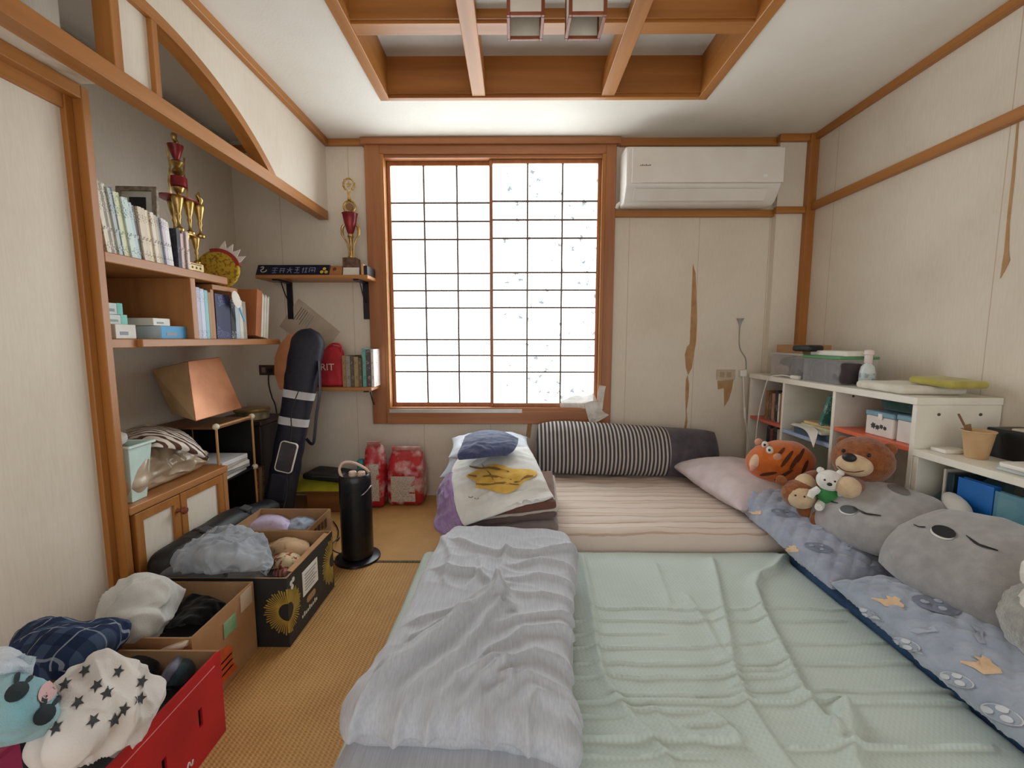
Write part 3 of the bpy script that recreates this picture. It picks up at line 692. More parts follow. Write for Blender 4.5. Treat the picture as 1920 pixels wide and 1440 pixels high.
carton('carton', 'blue and white carton lying on the lower alcove shelf', 1.745, 1.88, -1.43, .1, ZL + .0005, .052, 'c2d2da', '4f9fd2')
carton('carton', 'white mint-ended carton under the open mint carton', 1.548, 1.64, -1.47, .09, ZL + .0535, .035, 'd8e2dc', 'd8e2dc', lid='7fd0c4')
carton('carton', 'small mint carton on top of a white mint-ended carton', 1.555, 1.635, -1.48, .075, ZL + .0895, .042, 'd4dcd8', 'd4dcd8', lid='6ec4ba')
carton('carton', 'cream carton on top of the blue carton', 1.735, 1.82, -1.45, .13, ZL + .0535, .03, 'e0dcd2', 'e8e6de')

# --- books and folders standing right of the divider
G2 = 'books on the lower alcove shelf'
y = 1.922
for (w, h, c, k, nm) in [(.026, .235, 'd9cbe0', 'a0607a', 'pale pink spine picture book'), (.022, .23, 'c4c2d4', '6a688a', 'lavender picture book'), (.024, .226, 'cfd8ea', '5f78a8', 'pale blue picture book'), (.022, .222, '8fc4cc', '3f7a84', 'light teal picture book'), (.018, .215, 'a8875a', '6d5433', 'tan picture book')]:
    book(w, .2, h, c, k, '%s beside the divider on the lower alcove shelf' % nm, T(-1.425, y, ZL + .0005) @ ROTL, G2); y += w + .002
book(.105, .19, .215, '20244f', '8088c0', 'thick dark blue boxed book on the lower alcove shelf', T(-1.43, 2.078, ZL + .0005) @ ROTL, G2); y = 2.187
book(.034, .18, .2, '1d1c24', 'e2e2e2', 'black and white spotted book beside the thick blue box', T(-1.43, y, ZL + .0005) @ ROTL, G2); y += .036
for (w, h, c, k, nm) in [(.03, .19, 'b9c6cf', '4a88b0', 'grey-blue booklet'), (.028, .2, 'd9d4c8', '7d776a', 'grey-white booklet'), (.026, .195, 'a49a8c', '6b6256', 'grey-brown booklet')]:
    book(w, .19, h, c, k, '%s near the orange-brown folder' % nm, T(-1.43, y, ZL + .0005) @ ROTL, G2); y += w + .002
xf = T(-1.43, 2.385, ZL + .0185) @ RX(-9) @ ROTL
one('folder', MB().box(0, .05, 0, .006, 0, .26).box(0, .004, .006, .2, 0, .26).box(.046, .05, .006, .2, 0, .26), colm('b86f42', .6), 'wide orange-brown document folder leaning on the lower alcove shelf', 'folder', xf=xf, bevel=.001)
mb = MB()
for k in range(9): mb.box(.052 + .0085 * k, .059 + .0085 * k, .002 * (k % 3), .19, .002, .25 - .006 * (k % 4))
one('paper_stack', mb, m_paper, 'upright sheaf of white papers beside the orange-brown folder', 'papers', xf=xf)
fan = thing('hand_fan', 'small white oval hand fan tucked among the booklets', 'fan', (-1.42, 2.2, ZL + .08))
xf = T(-1.4, 2.205, ZL + .17) @ RX(28) @ RZ(90)
obj('fan_leaf', MB().prism(oval(.03, .045, 20), -.0015, .0015, 'xz'), m_paper, parent=fan, xf=xf @ T(0, 0, .03))
obj('fan_handle', MB().box(-.005, .005, -.002, .002, -.09, -.012), colm('5aa7cf'), parent=fan, xf=xf)

# ================================================================ WALL SHELVES ON THE BACK WALL
def wall_shelf(label, x0, x1, ztop, brs, blen):
    t = thing('wall_shelf', label, 'shelf', ((x0 + x1) / 2, D, ztop - .02))
    obj('shelf_board', bx(x0, x1, 2.70, D - .001, ztop - .022, ztop), shelfwood('x'), parent=t, bevel=.003)
    for x in brs:
        b = MB(); b.box(x - .018, x + .018, D - .012, D - .001, ztop - .022 - blen, ztop - .022).box(x - .018, x + .018, 2.72, D - .012, ztop - .032, ztop - .022)
        b.tube(spline([(x - .0, D - .01, ztop - .022 - blen * .55), (x, D - .06, ztop - .022 - blen * .38), (x, D - .11, ztop - .03)], 6), .004, 6)
        obj('bracket', b, m_blackmetal, parent=t)
    return t
wall_shelf('wooden wall shelf holding the red-cup trophy and name board', -1.60, -.905, 1.474, (-1.49, -.985), .24)
wall_shelf('lower wooden wall shelf holding the red bag', -1.45, -.905, .775, (-.945,), .23)
# name board
nb = thing('name_board', 'dark blue name board with white characters and yellow dots', 'sign', (-1.39, 2.73, 1.474))
xf = T(-1.392, 2.735, 1.4745) @ RX(-28)
obj('board', MB().box(-.228, .228, 0, .022, 0, .082), mat('navy_lacquer', '1c1b33', .35, '14142a', scale=20), parent=nb, xf=xf, bevel=.002)
m_ink = colm('8b8fb0'); m_ink2 = colm('d9d4d8'); m_dot = colm('d8b84e')
GL = [[(0, .9, 1, .9), (.5, 0, .5, 1), (0, .45, 1, .45), (.1, 0, .9, 0)], [(0, .8, 1, .8), (.2, 0, .2, .8), (.8, 0, .8, .8), (0, .4, 1, .4)], [(0, .6, 1, .6), (.5, 1, .5, .6), (.5, .6, .1, 0), (.5, .6, .9, 0)], [(.1, 1, .9, 1), (.1, .55, .9, .55), (.5, .2, .5, 1), (0, 0, 1, 0)], [(0, .7, .4, .7), (.2, 0, .2, 1), (.5, .9, 1, .9), (.75, .1, .75, .9), (.5, .1, 1, .1)], [(0, .95, 1, .95), (0, .95, 0, .1), (1, .95, 1, .1), (.2, .5, .8, .5), (.5, .2, .5, .7)]]
for i, g in enumerate(GL):
    mb = MB(); x0 = -.13 + i * .047
    for (a, b, c, d) in g:
        A = Vector((x0 + a * .034, b * .04)); B_ = Vector((x0 + c * .034, d * .04)); dd = (B_ - A).normalized(); nn = Vector((-dd.y, dd.x)) * .0022
        q = [A - nn, B_ - nn, B_ + nn, A + nn]
        mb.prism([(p.x, p.y + .02) for p in q], -.0012, .0, 'xz')
    obj('character', mb, m_ink, parent=nb, xf=xf)
obj('swan_mark', MB().tube(spline([(-.205, -.001, .06), (-.19, -.001, .065), (-.188, -.001, .05), (-.2, -.001, .04), (-.19, -.001, .025), (-.17, -.001, .03), (-.165, -.001, .042)], 5), .003, 6), m_ink2, parent=nb, xf=xf)
for (a, b) in ((.185, .026), (.212, .026), (.198, .05)): obj('dot', MB().prism([(a + q[0], b + q[1]) for q in oval(.011, .011, 14)], -.0015, 0, 'xz'), m_dot, parent=nb, xf=xf)
wo = thing('wooden_stand', 'small plain wooden stand on the upper wall shelf', 'ornament', (-1.08, 2.73, 1.474))
xf = T(-1.16, 2.735, 1.4745) @ RX(-28)
obj('stand_body', MB().box(0, .078, 0, .02, 0, .075), shelfwood('x'), parent=wo, xf=xf, bevel=.003)
obj('emblem', MB().prism([(.03 + q[0], .048 + q[1]) for q in star(.014, 7, .7)], -.002, 0, 'xz'), colm('6b3a24'), parent=wo, xf=xf)
be = thing('bookend', 'pale wooden bookend on the window end of the upper wall shelf', 'bookend', (-.93, 2.74, 1.474))
obj('upright', bx(-.945, -.93, 2.705, 2.73, 1.4745, 1.54), wood('pale_wood', 'e2b07a', 'c9925c', 'z'), parent=be, bevel=.002)
obj('side', bx(-.93, -.908, 2.705, 2.86, 1.4745, 1.53), m_blackmetal, parent=be, bevel=.002)
# red-cup trophy
sx_, sy_ = -1.037, 2.80; z = 1.4745
st = thing('small_trophy', 'slim trophy with a red metallic cup on the wall shelf', 'trophy', (sx_, sy_, z))
obj('trophy_base', bx(sx_ - .043, sx_ + .043, sy_ - .04, sy_ + .04, z, z + .115), mat('marble_brown', '7a5a48', .3, '4a3028', scale=35), parent=st, bevel=.002)
one('card', MB().box(-.05, .05, -.0015, .0015, 0, .052), m_paper, 'small blank white card leaning before the slim trophy', 'card', xf=T(sx_ + .012, sy_ - .05, z + .0005) @ RX(-10))
st_l = MB().lathe([(.02, .115), (.022, .125), (.009, .14), (.008, .2), (.014, .24), (.02, .25), (.012, .27)], 14, (sx_, sy_, z))
obj('stem', st_l, m_gold, parent=st, smooth=40)
for s in (-1, 1):
    obj('side_column', MB().tube(spline([(sx_ + s * .012, sy_, z + .125), (sx_ + s * .02, sy_, z + .2), (sx_ + s * .05, sy_, z + .26), (sx_ + s * .052, sy_, z + .3), (sx_ + s * .04, sy_, z + .32)], 5), [.005] * 10 + [.009] * 11, 8), m_gold, parent=st, smooth=50)
obj('red_cup', MB().lathe([(.0, .26), (.012, .262), (.02, .275), (.036, .33), (.046, .385), (.05, .39), (.046, .392), (.0, .388)], 20, (sx_, sy_, z)), m_red, parent=st, smooth=40)
obj('medal_ring', MB().tube([(sx_ + .036 * math.cos(R(a)), sy_, z + .43 + .036 * math.sin(R(a))) for a in range(0, 360, 15)], .007, 6, closed=True), m_gold, parent=st, smooth=50)
obj('medal', MB().prism([(sx_ + q[0], z + .43 + q[1]) for q in oval(.024, .024, 18)], sy_ - .006, sy_ + .006, 'xz'), mat('medal_bronze', '8d6a4a', .35, metal=.7), parent=st)
obj('neck', MB().lathe([(.006, .388), (.006, .396), (.004, .466), (.012, .472), (.007, .5), (.012, .53)], 10, (sx_, sy_, z)), m_gold, parent=st, smooth=50)
obj('wreath', MB().tube([(sx_ + .034 * math.cos(R(a)), sy_, z + .565 + .036 * math.sin(R(a))) for a in range(-60, 241, 15)], [.004 + .004 * (k % 2) for k in range(21)], 6), m_gold, parent=st, smooth=50)
obj('star', MB().prism([(sx_ + q[0], z + .565 + q[1]) for q in star(.02)], sy_ - .003, sy_ + .003, 'xz'), m_gold, parent=st)
# certificate pinned to the wall
ct = thing('certificate', 'cream certificate sheet hanging askew under the upper wall shelf', 'paper', (-1.36, D, 1.05))
pts = [P(a, b, y=D - .006) for a, b in ((560, 560), (637, 622), (603, 668), (524, 612))]
obj('sheet', MB().prism([(p.x, p.z) for p in pts], D - .0075, D - .0045, 'xz'), mat('certificate_paper', 'c6b6a2', .8, 'b8a793', scale=9), parent=ct)
ax = (pts[3] - pts[0]).normalized(); ay = (pts[1] - pts[0]).normalized()
for k in range(7):
    a = pts[0] + ay * (.05 + .016 * k) + ax * .03; b = a + ax * (.105 - .012 * (k % 3)); w = ay * .0022
    obj('text_line', MB().prism([((q).x, (q).z) for q in (a - w, b - w, b + w, a + w)], D - .0085, D - .0074, 'xz'), colm('6d6258' if k < 4 else '8f9a92'), parent=ct)
# things on the lower wall shelf
zs = .7755
rb = thing('red_bag', 'red cloth bag printed with white letters on the lower wall shelf', 'bag', (-1.2, 2.79, zs))
f = soft_box(.235, .1, .25, .03, (26, 14, 26), lambda x, y, z: .006 * nz(x * 22, z * 22, y * 20) + .004 * ridge(x * 14 + z * 9, z * 12))
for v in f.V:
    k = v.z / .25; v.x *= 1 - .12 * k; v.y *= 1 - .45 * k
    if v.z > .2: v.z += .02 * math.sin(v.x * 30) - .01
rbody = obj('bag_body', f, mat('red_cloth', 'c8303c', .75, 'a82430', scale=9, bump=.2, bscale=90), parent=rb, xf=T(-1.215, 2.79, zs), smooth=60)
obj('bag_handle', MB().tube(spline([(-1.2, 2.77, zs + .25), (-1.16, 2.765, zs + .275), (-1.115, 2.765, zs + .265), (-1.115, 2.77, zs + .225)], 6), .011, 8, flat=.6), MATS['red_cloth'], parent=rb, smooth=50)
tm = text_mb('RIT', .062, .002); tm.V = [T(-1.195, 2.7355, zs + .125) @ RZ(0) @ RX(90) @ v for v in tm.V]
obj('lettering', tm, colm('ecd9cf'), parent=rb)
x = -1.098; G3 = 'books on the lower wall shelf'
for (w, h, c, k, nm) in [(.022, .2, 'a9825a', '6d5236', 'brown-spined book beside the red bag'), (.026, .196, '9d9a90', '5e5c56', 'grey book on the lower wall shelf'), (.022, .2, '5e5448', 'a89c88', 'dark brown book on the lower wall shelf'), (.026, .192, 'a88f62', '6d5a38', 'old yellowed book on the lower wall shelf'), (.02, .185, '6d5a48', 'b0a088', 'mid-brown book on the lower wall shelf'),
                         (.022, .245, '6fb0a8', '39706a', 'tall teal book on the lower wall shelf'), (.03, .24, '54484a', 'c0b4b0', 'tall charcoal book on the lower wall shelf'), (.016, .24, 'e6e2de', '8a8680', 'tall thin white book on the lower wall shelf')]:
    if 'teal' in nm: x += .004
    book(w, .14, h, c, k, nm, T(x, 2.735, zs), G3); x += w + .0018
# dark wall outlet and plug cord
ou_ = thing('wall_outlet', 'dark brown wall outlet with a plugged cord in the alcove corner', 'outlet', (-1.67, D, .84))
obj('outlet_plate', bx(-1.725, -1.615, D - .01, D - .0005, .838, .906), colm('4a2f2c', .4), parent=ou_, bevel=.002)
obj('socket_face', bx(-1.705, -1.68, D - .013, D - .01, .855, .89), colm('8d7a70', .4), parent=ou_)
obj('plug', bx(-1.66, -1.635, D - .035, D - .01, .855, .885), m_black, parent=ou_, bevel=.003)
obj('cord', MB().tube(spline([(-1.648, D - .03, .86), (-1.65, D - .035, .78), (-1.62, D - .06, .7), (-1.6, D - .05, .6), (-1.6, D - .04, .3)], 8), .004, 6), m_black, parent=ou_, smooth=60)
# ================================================================ CLUTTER BELOW THE ALCOVE SHELVES
def Z(px, py, z): return P(px, py, z=z)
def cloth(name, label, cat, rows, m, amp=.008, fr=14, th=.012, res=(40, 36), ang=0., st=3., seed=1., group=None, parent=None):
    """garment laid over a net of points given as (pixel x, pixel y, height)"""
    C = [[P(a, b, z=c) for (a, b, c) in r] for r in rows]
    f0 = net(C)
    n = (f0(.6, .5) - f0(.4, .5)).cross(f0(.5, .6) - f0(.5, .4))
    f = wrinkled(f0 if n.z > 0 else (lambda u, v: f0(1 - u, v)), amp, fr, seed, ang, st)
    mb = MB().solid(f, res[0], res[1], th)
    if parent: return obj(name, mb, m, parent=parent, smooth=70)
    return one(name, mb, m, label, cat, group, smooth=70)
def fab(h, h2=None, **k): return mat('cloth_%s' % h, h, .9, h2, scale=k.get('scale', 20), bump=k.get('bump', .25), bscale=k.get('bscale', 350), sheen=.25, spec=.15)

# --- small rack with white ball corners
rk = thing('storage_rack', 'small black-panelled rack with white ball corners beside the cupboard', 'rack', (-1.63, 2.2, 0))
rx0, rx1, ry0, ry1, rz = -1.79, -1.455, 2.058, 2.345, .655
for (a, b) in ((rx0, ry0), (rx0, ry1), (rx1, ry0), (rx1, ry1)):
    obj('post', MB().tube([(a, b, 0), (a, b, rz)], .006, 8), wood('rack_wood', 'c79a62', 'b0824c', 'z'), parent=rk, smooth=50)
    for zz in (rz, .37): obj('ball_corner', MB().ball((a, b, zz), .0155, nu=14, nv=10), mat('ivory_plastic', 'efe7cf', .4), parent=rk, smooth=60)
for zz in (.10, .37, rz - .008): obj('rack_shelf', bx(rx0, rx1, ry0, ry1, zz - .006, zz + .004), wood('rack_board', '8a5a38', '6e4426', 'y') if zz > .6 else m_black, parent=rk)
obj('front_rail', MB().tube([(rx1, ry0, rz), (rx1, ry1, rz)], .007, 8), MATS['rack_wood_z'], parent=rk, smooth=50)
obj('back_panel', bx(rx0 - .004, rx0, ry0, ry1, .1, rz - .02), m_black, parent=rk)
obj('side_panel', bx(rx0, rx1, ry1 - .003, ry1, .1, rz - .02), m_black, parent=rk)
zz = .3745
for k, (c, w, nm) in enumerate([('d8d6d0', .018, 'grey-white'), ('8d8a86', .014, 'dark grey'), ('e6e2dc', .02, 'white'), ('b7aea4', .012, 'brownish grey'), ('dcdcdc', .022, 'light grey')]):
    one('magazine', MB().box(-.12, .12, -.1, .1, 0, w), colm(c, .5), '%s magazine in the pile inside the small rack' % nm, 'magazine', 'magazines in the rack', xf=T(-1.575 + .01 * (k % 2), 2.175 + .012 * (k % 3), zz) @ RZ(4 - 5 * (k % 3)), bevel=.002)
    zz += w + .0008
# --- tilted carton with a copper sheen
bl, br = P(367, 790, x=-1.44), P(454, 765, x=-1.44); tr_, tl = P(412, 669, x=-1.53), P(352, 677, x=-1.53)
ll, lt = P(322, 776, x=-1.70), P(285, 693, x=-1.79)
lt2 = lt; w1 = br - bl; w2 = tr_ - tl
cop = thing('copper_box', 'copper-brown cardboard box tipped over on the small rack', 'box', (-1.6, 2.15, rz))
fb = MB(); pts8 = [bl, br, br + (ll - bl) * .9, ll, tl, tr_, tr_ + (lt - tl) * .82, lt]
lowest = min(p.z for p in pts8); pts8 = [p + Vector((0, 0, max(0, rz + .004 - lowest))) for p in pts8]
fb.hexa(pts8); obj('box_shell', fb, mat('copper_card', 'c4845a', .3, '9c5c36', scale=4, bump=.12, bscale=18, metal=.35), parent=cop, bevel=.004, seg=2)
q0, q1, q2, q3 = pts8[0], pts8[3], pts8[7], pts8[4]; nn = (q1 - q0).cross(q3 - q0).normalized(); nn = nn if nn.y < 0 else -nn
fb = MB(); ins = [mixv((q0 + q1 + q2 + q3) / 4, q, .97) for q in (q0, q1, q2, q3)]
fb.hexa([q + nn * .0 for q in ins] + [q + nn * .0018 for q in ins]); obj('box_end', fb, mat('tan_card', 'c3a47a', .75, 'b3936a', scale=8), parent=cop)
# --- dark storage box and tin behind the rack
dk = thing('storage_box', 'dark storage box in the alcove corner under a round tin', 'box', (-1.62, 2.56, 0))
obj('box_body', bx(-1.80, -1.49, 2.475, 2.75, 0, .575), colm('2a211f', .6), parent=dk, bevel=.006)
obj('box_lid', bx(-1.81, -1.48, 2.465, 2.76, .575, .6), colm('3a2c28', .5), parent=dk, bevel=.004)
tin = thing('round_tin', 'round shallow tin with a gold rim on the dark storage box', 'tin', (-1.56, 2.53, .6))
obj('tin_body', MB().lathe([(.085, 0), (.09, .004), (.09, .05), (0, .05)], 28, (-1.585, 2.565, .6005)), mat('tin_dull', '9a8d74', .4, '6d6250', scale=20, metal=.5), parent=tin, smooth=40)
obj('tin_rim', MB().lathe([(.088, .045), (.098, .05), (.1, .058), (.094, .066), (.0, .07)], 28, (-1.585, 2.565, .6005)), mat('tin_gold', 'c2a668', .35, '7d6a44', scale=6, metal=.6), parent=tin, smooth=40)
for k, (c, nm) in enumerate([('7a2f2a', 'dark red'), ('8a7a52', 'olive-tan'), ('5c3a2e', 'dark brown')]):
    book(.016, .2, .34, c, 'b09a70', '%s tall book leaning beside the rack' % nm, T(-1.468, 2.362 + .03 * k, 0.0005 + .24 * 0) @ RX(-4) @ T(0, 0, .0012) @ ROTL, 'tall books leaning beside the rack')
# --- bags on the cupboard top
m_bag = mat('brown_plastic', 'c8b69e', .24, '9c866c', scale=7, bump=.8, bscale=26, spec=.6)
f = soft_box(.30, .46, .175, .07, (54, 74, 30), lambda x, y, z: .022 * nz(x * 9, y * 9, z * 9) + .022 * max(0, ridge(x * 9 + 3, y * 7 + x * 6, z * 11)) ** 1.6 + .012 * max(0, ridge(x * 17, y * 15, z * 19)) ** 1.6 - .006)
for v in f.V: v.z *= 1 - .5 * sst(.02, .24, v.y); v.x *= 1 - .12 * sst(0, .23, v.y)
one('plastic_bag', f, m_bag, 'crumpled brown plastic bag on the cupboard top', 'bag', xf=T(-1.585, 1.77, CT + .0005), smooth=60)
m_zeb = striped('bag_stripes', [('e4ddd2', .55), ('5a4238', 1)], .034, 1, .35, .2, 40, .05)
rows = [[(236, 806, .66), (280, 798, .68), (330, 804, .66), (352, 815, .62)], [(238, 818, .67), (285, 812, .69), (340, 818, .66), (376, 838, .61)], [(240, 830, .66), (290, 826, .675), (345, 834, .645), (388, 858, .58)], [(245, 838, .645), (290, 838, .655), (345, 846, .62), (390, 866, .55)]]
cloth('striped_bag', 'white and brown striped plastic bag lying over the brown bag', 'bag', rows, m_zeb, .006, 22, .012, (44, 24), seed=4)
f = soft_box(.16, .14, .12, .05, (22, 20, 12), lambda x, y, z: .012 * nz(x * 16, y * 16, z * 16) + .006 * ridge(x * 25, y * 22))
one('black_pouch', f, fab('17161a', '0e0d10'), 'crumpled black pouch at the rack end of the cupboard top', 'pouch', xf=T(-1.66, 1.945, CT + .0005), smooth=60)
bn = thing('mint_bin', 'pale mint plastic bin standing at the post end of the cupboard top', 'bin', (-1.47, 1.57, CT))
b0, b1, hb = .036, .056, .215
mb = MB().ring([(-b1, -b1), (b1, -b1), (b1, b1), (-b1, b1)], [(-b1 + .004, -b1 + .004), (b1 - .004, -b1 + .004), (b1 - .004, b1 - .004), (-b1 + .004, b1 - .004)], 0, hb, 'xy')
for v in mb.V: k = mixv(b0 / b1, 1, v.z / hb); v.x *= k; v.y *= k
mb.box(-b0, b0, -b0, b0, 0, .006)
m_mint = mat('mint_plastic', 'd6ece6', .35, 'c8e2da', scale=10, spec=.6)
M_ = T(-1.468, 1.582, CT + .0005) @ RZ(4)
obj('bin_body', mb, m_mint, parent=bn, xf=M_, bevel=.002)
r_ = b1 + .01; obj('bin_rim', MB().ring([(-r_, -r_), (r_, -r_), (r_, r_), (-r_, r_)], [(-b1 + .004, -b1 + .004), (b1 - .004, -b1 + .004), (b1 - .004, b1 - .004), (-b1 + .004, b1 - .004)], hb - .006, hb + .004, 'xy'), m_mint, parent=bn, xf=M_, bevel=.003)
one('round_case', MB().lathe([(0, 0), (.045, 0), (.05, .01), (.05, .026), (.04, .034), (0, .036)], 24), [mat('case_white', 'dcd6d0', .35)], 'round white case with a dark inlay on the striped bag', 'case', xf=T(-1.5, 1.56, CT + .222) @ RX(8), smooth=40)

# --- long black padded instrument case leaning on the lower wall shelf
lc = thing('long_case', 'long navy-black padded carrying case leaning in the corner', 'case', (-1.36, 2.43, 0))
ax0, ax1 = Vector((-1.405, 2.44, .03)), Vector((-1.225, 2.60, 1.145))
d_ = (ax1 - ax0); Ln = d_.length; zA = d_.normalized(); xA = Vector((1, .1, 0)); xA = (xA - zA * xA.dot(zA)).normalized(); yA = zA.cross(xA)
MC = Matrix(((xA.x, yA.x, zA.x, ax0.x), (xA.y, yA.y, zA.y, ax0.y), (xA.z, yA.z, zA.z, ax0.z), (0, 0, 0, 1)))
def case_r(t): return .082 + .012 * sst(.55, .75, t)
def case_pt(u, v):
    t = v; k = 1
    if t > .93: k = math.sqrt(max(0.0, 1 - ((t - .93) / .07) ** 2)) * .75 + .25 * (1 - (t - .93) / .07)
    if t < .03: k = .8 + .2 * t / .03
    a = 2 * math.pi * u; r = case_r(t) * k + .004 * nz(u * 8, t * 20) * (1 if 0 < t < 1 else 0)
    c, s = math.cos(a), math.sin(a); e = .75
    return Vector((math.copysign(abs(c) ** e, c) * r, math.copysign(abs(s) ** e, s) * r * .62, t * Ln))
m_case = mat('case_nylon', '1b1d31', .55, '12131f', scale=40, bump=.25, bscale=500)
mb = MB().grid(case_pt, 28, 70, closed_u=True); mb.add([case_pt(k / 28, 0) for k in range(28)], [tuple(range(28))[::-1]]); mb.add([case_pt(k / 28, 1) for k in range(28)], [tuple(range(28))])
obj('case_body', weld(mb), m_case, parent=lc, xf=MC, smooth=50)
for t in (.645, .505):
    o_ = MB().grid(lambda u, v: case_pt(u, t - .02 + .04 * v) * 1.0 + Vector((math.cos(2 * math.pi * u) * .003, math.sin(2 * math.pi * u) * .003, 0)), 32, 3, closed_u=True)
    obj('reflective_band', o_, mat('band_white', 'd4d2d6', .5), parent=lc, xf=MC, smooth=50)
cres = [(-.105, .66), (-.15, .74), (-.162, .82), (-.148, .89), (-.112, .945), (-.065, .965), (-.06, .9), (-.068, .8), (-.075, .66)]
obj('side_gusset', MB().prism([(a, b * Ln) for a, b in cres], -.03, .03, 'xz'), colm('a86d44', .6), parent=lc, xf=MC, bevel=.008, seg=2, smooth=50)
obj('shoulder_strap', MB().tube([MC.inverted() @ Vector(p) for p in spline([(-1.16, 2.55, .95), (-1.15, 2.52, .78), (-1.17, 2.5, .62), (-1.185, 2.48, .47), (-1.22, 2.47, .5)], 8)], .02, 8, flat=.3), m_case, parent=lc, xf=MC, smooth=50)
obj('pocket', MB().box(-.05, .05, -.07, -.045, .10 * Ln, .24 * Ln), m_case, parent=lc, xf=MC, bevel=.01, seg=2)
ph = thing('tablet', 'small dark rounded tablet with a white rim hanging on the long case', 'tablet', P(535, 888, y=2.38))
xf = T(*P(537, 857, y=2.388)) @ RY(14) @ RX(-6)
def rr(w, h, r, n=5):
    o = []
    for (cx, cy, a0) in ((w - r, h - r, 0), (-w + r, h - r, 90), (-w + r, -h + r, 180), (w - r, -h + r, 270)):
        for k in range(n + 1): a = R(a0 + 90 * k / n); o.append((cx + r * math.cos(a), cy + r * math.sin(a)))
    return o
obj('rim', MB().ring(rr(.05, .088, .02), rr(.045, .083, .017), -.008, .008, 'xz'), m_white, parent=ph, xf=xf, bevel=.002)
obj('screen', MB().prism(rr(.046, .084, .017), -.004, .006, 'xz'), mat('grey_glass', '55535a', .15, '3c3a42', scale=5), parent=ph, xf=xf)
obj('hanging_cord', MB().tube([xf @ Vector(p) for p in spline([(0, 0, .088), (-.01, 0, .16), (-.03, -.01, .26), (-.02, -.01, .38)], 6)] , .003, 6), m_black, parent=ph, smooth=50)
obj('charging_cable', MB().tube([xf @ Vector(p) for p in spline([(.02, 0, -.088), (.04, .0, -.14), (.075, -.05, -.22), (.085, -.08, -.30)], 6)], .003, 6), m_black, parent=ph, smooth=50)

# --- low wooden box with yellow cloth and a black laptop sleeve
wb_ = thing('wooden_box', 'low brown wooden box under a yellow cloth by the back wall', 'box', (-1.17, 2.7, 0))
mbx = MB().box(-1.30, -1.05, 2.60, 2.615, 0, .13).box(-1.30, -1.05, 2.80, 2.815, 0, .13).box(-1.30, -1.285, 2.615, 2.80, 0, .13).box(-1.065, -1.05, 2.615, 2.80, 0, .13).box(-1.285, -1.065, 2.615, 2.80, 0, .012)
obj('box_sides', mbx, wood('old_box', '8a5c34', '6c4424', 'x'), parent=wb_, bevel=.002)
rows = [[(556, 892, .165), (590, 886, .172), (620, 886, .172), (650, 890, .165)], [(554, 897, .165), (590, 894, .174), (620, 894, .174), (654, 897, .165)], [(552, 904, .158), (590, 902, .17), (620, 902, .17), (656, 904, .16)], [(552, 922, .125), (590, 921, .132), (620, 921, .132), (657, 922, .125)]]
cloth('yellow_cloth', 'bright yellow plastic sheet draped over the low wooden box', 'sheet', rows, mat('yellow_sheet', 'c7c03a', .4, 'b0a72c', scale=10), .004, 16, .008, (40, 26))
sl = thing('laptop_sleeve', 'flat black padded sleeve lying on the yellow sheet', 'sleeve', (-1.2, 2.7, .18))
f = soft_box(.27, .19, .04, .018, (26, 20, 6), lambda x, y, z: .004 * nz(x * 12, y * 12, z))
obj('sleeve_body', f, mat('sleeve_black', '1e2022', .6, '141517', scale=20), parent=sl, xf=T(-1.2, 2.715, .189) @ RZ(-8) @ RY(3), smooth=60)
obj('zip', MB().tube([T(-1.2, 2.715, .189) @ RZ(-8) @ Vector(p) for p in ((-.12, -.09, .03), (0, -.094, .032), (.12, -.09, .03))], .003, 6), colm('4a4c50'), parent=sl)

# --- tower heater
hx, hy_ = -.775, 2.03
ht = thing('tower_heater', 'black upright tower heater with a beige carrying loop on the tatami', 'heater', (hx, hy_, 0))
m_hb = mat('heater_black', '14151c', .28, '0e0f14', scale=20)
obj('heater_base', MB().lathe([(.104, 0), (.108, .004), (.106, .012), (.09, .018), (0, .02)], 40, (hx, hy_, 0)), m_hb, parent=ht, smooth=40)
obj('heater_body', MB().lathe([(.066, .018), (.074, .024), (.075, .06), (.075, .40), (.073, .425), (.068, .432), (.066, .425), (.0, .42)], 40, (hx, hy_, 0)), m_hb, parent=ht, smooth=40)
gr = MB()
for k in range(26):
    a = R(-130 + k * 3.2); gr.box(-.0012, .0012, -.0008, .0022, .05, .36, xf=T(hx, hy_, 0) @ Matrix.Rotation(a + R(90), 4, 'Z') @ T(0, -.0755, 0))
obj('air_grille', gr, m_black, parent=ht)
for s in (-1, 1): obj('control_knob', MB().lathe([(.018, 0), (.019, .004), (.018, .02), (.015, .023), (0, .023)], 18, (hx + .012 + s * .021, hy_ - .005, .421)), mat('knob_pink', 'e2c4b4', .4), parent=ht, smooth=40)
obj('carry_loop', MB().tube(spline([(hx - .05, hy_ - .03, .415), (hx - .062, hy_ - .03, .46), (hx - .045, hy_ - .02, .49), (hx - .005, hy_ + .0, .485), (hx + .045, hy_ + .02, .45), (hx + .058, hy_ + .03, .42)], 6), .0065, 8, flat=1), mat('loop_beige', 'd9b8a6', .6), parent=ht, smooth=60)
obj('side_handle', MB().tube(spline([(hx + .05, hy_ - .062, .345), (hx + .062, hy_ - .06, .352), (hx + .075, hy_ - .035, .366), (hx + .08, hy_ - .01, .375)], 5), .0035, 8), mat('chrome', 'b8b8bc', .25, metal=.9), parent=ht, smooth=60)
obj('power_cord', MB().tube(spline([(hx - .09, hy_ + .02, .012), (hx - .13, hy_ + .02, .03), (hx - .15, hy_ + .06, .045), (hx - .14, hy_ + .12, .05), (hx - .17, hy_ + .16, .01), (hx - .22, hy_ + .3, .006), (hx - .3, hy_ + .42, .006)], 8), .003, 6), m_black, parent=ht, smooth=60)

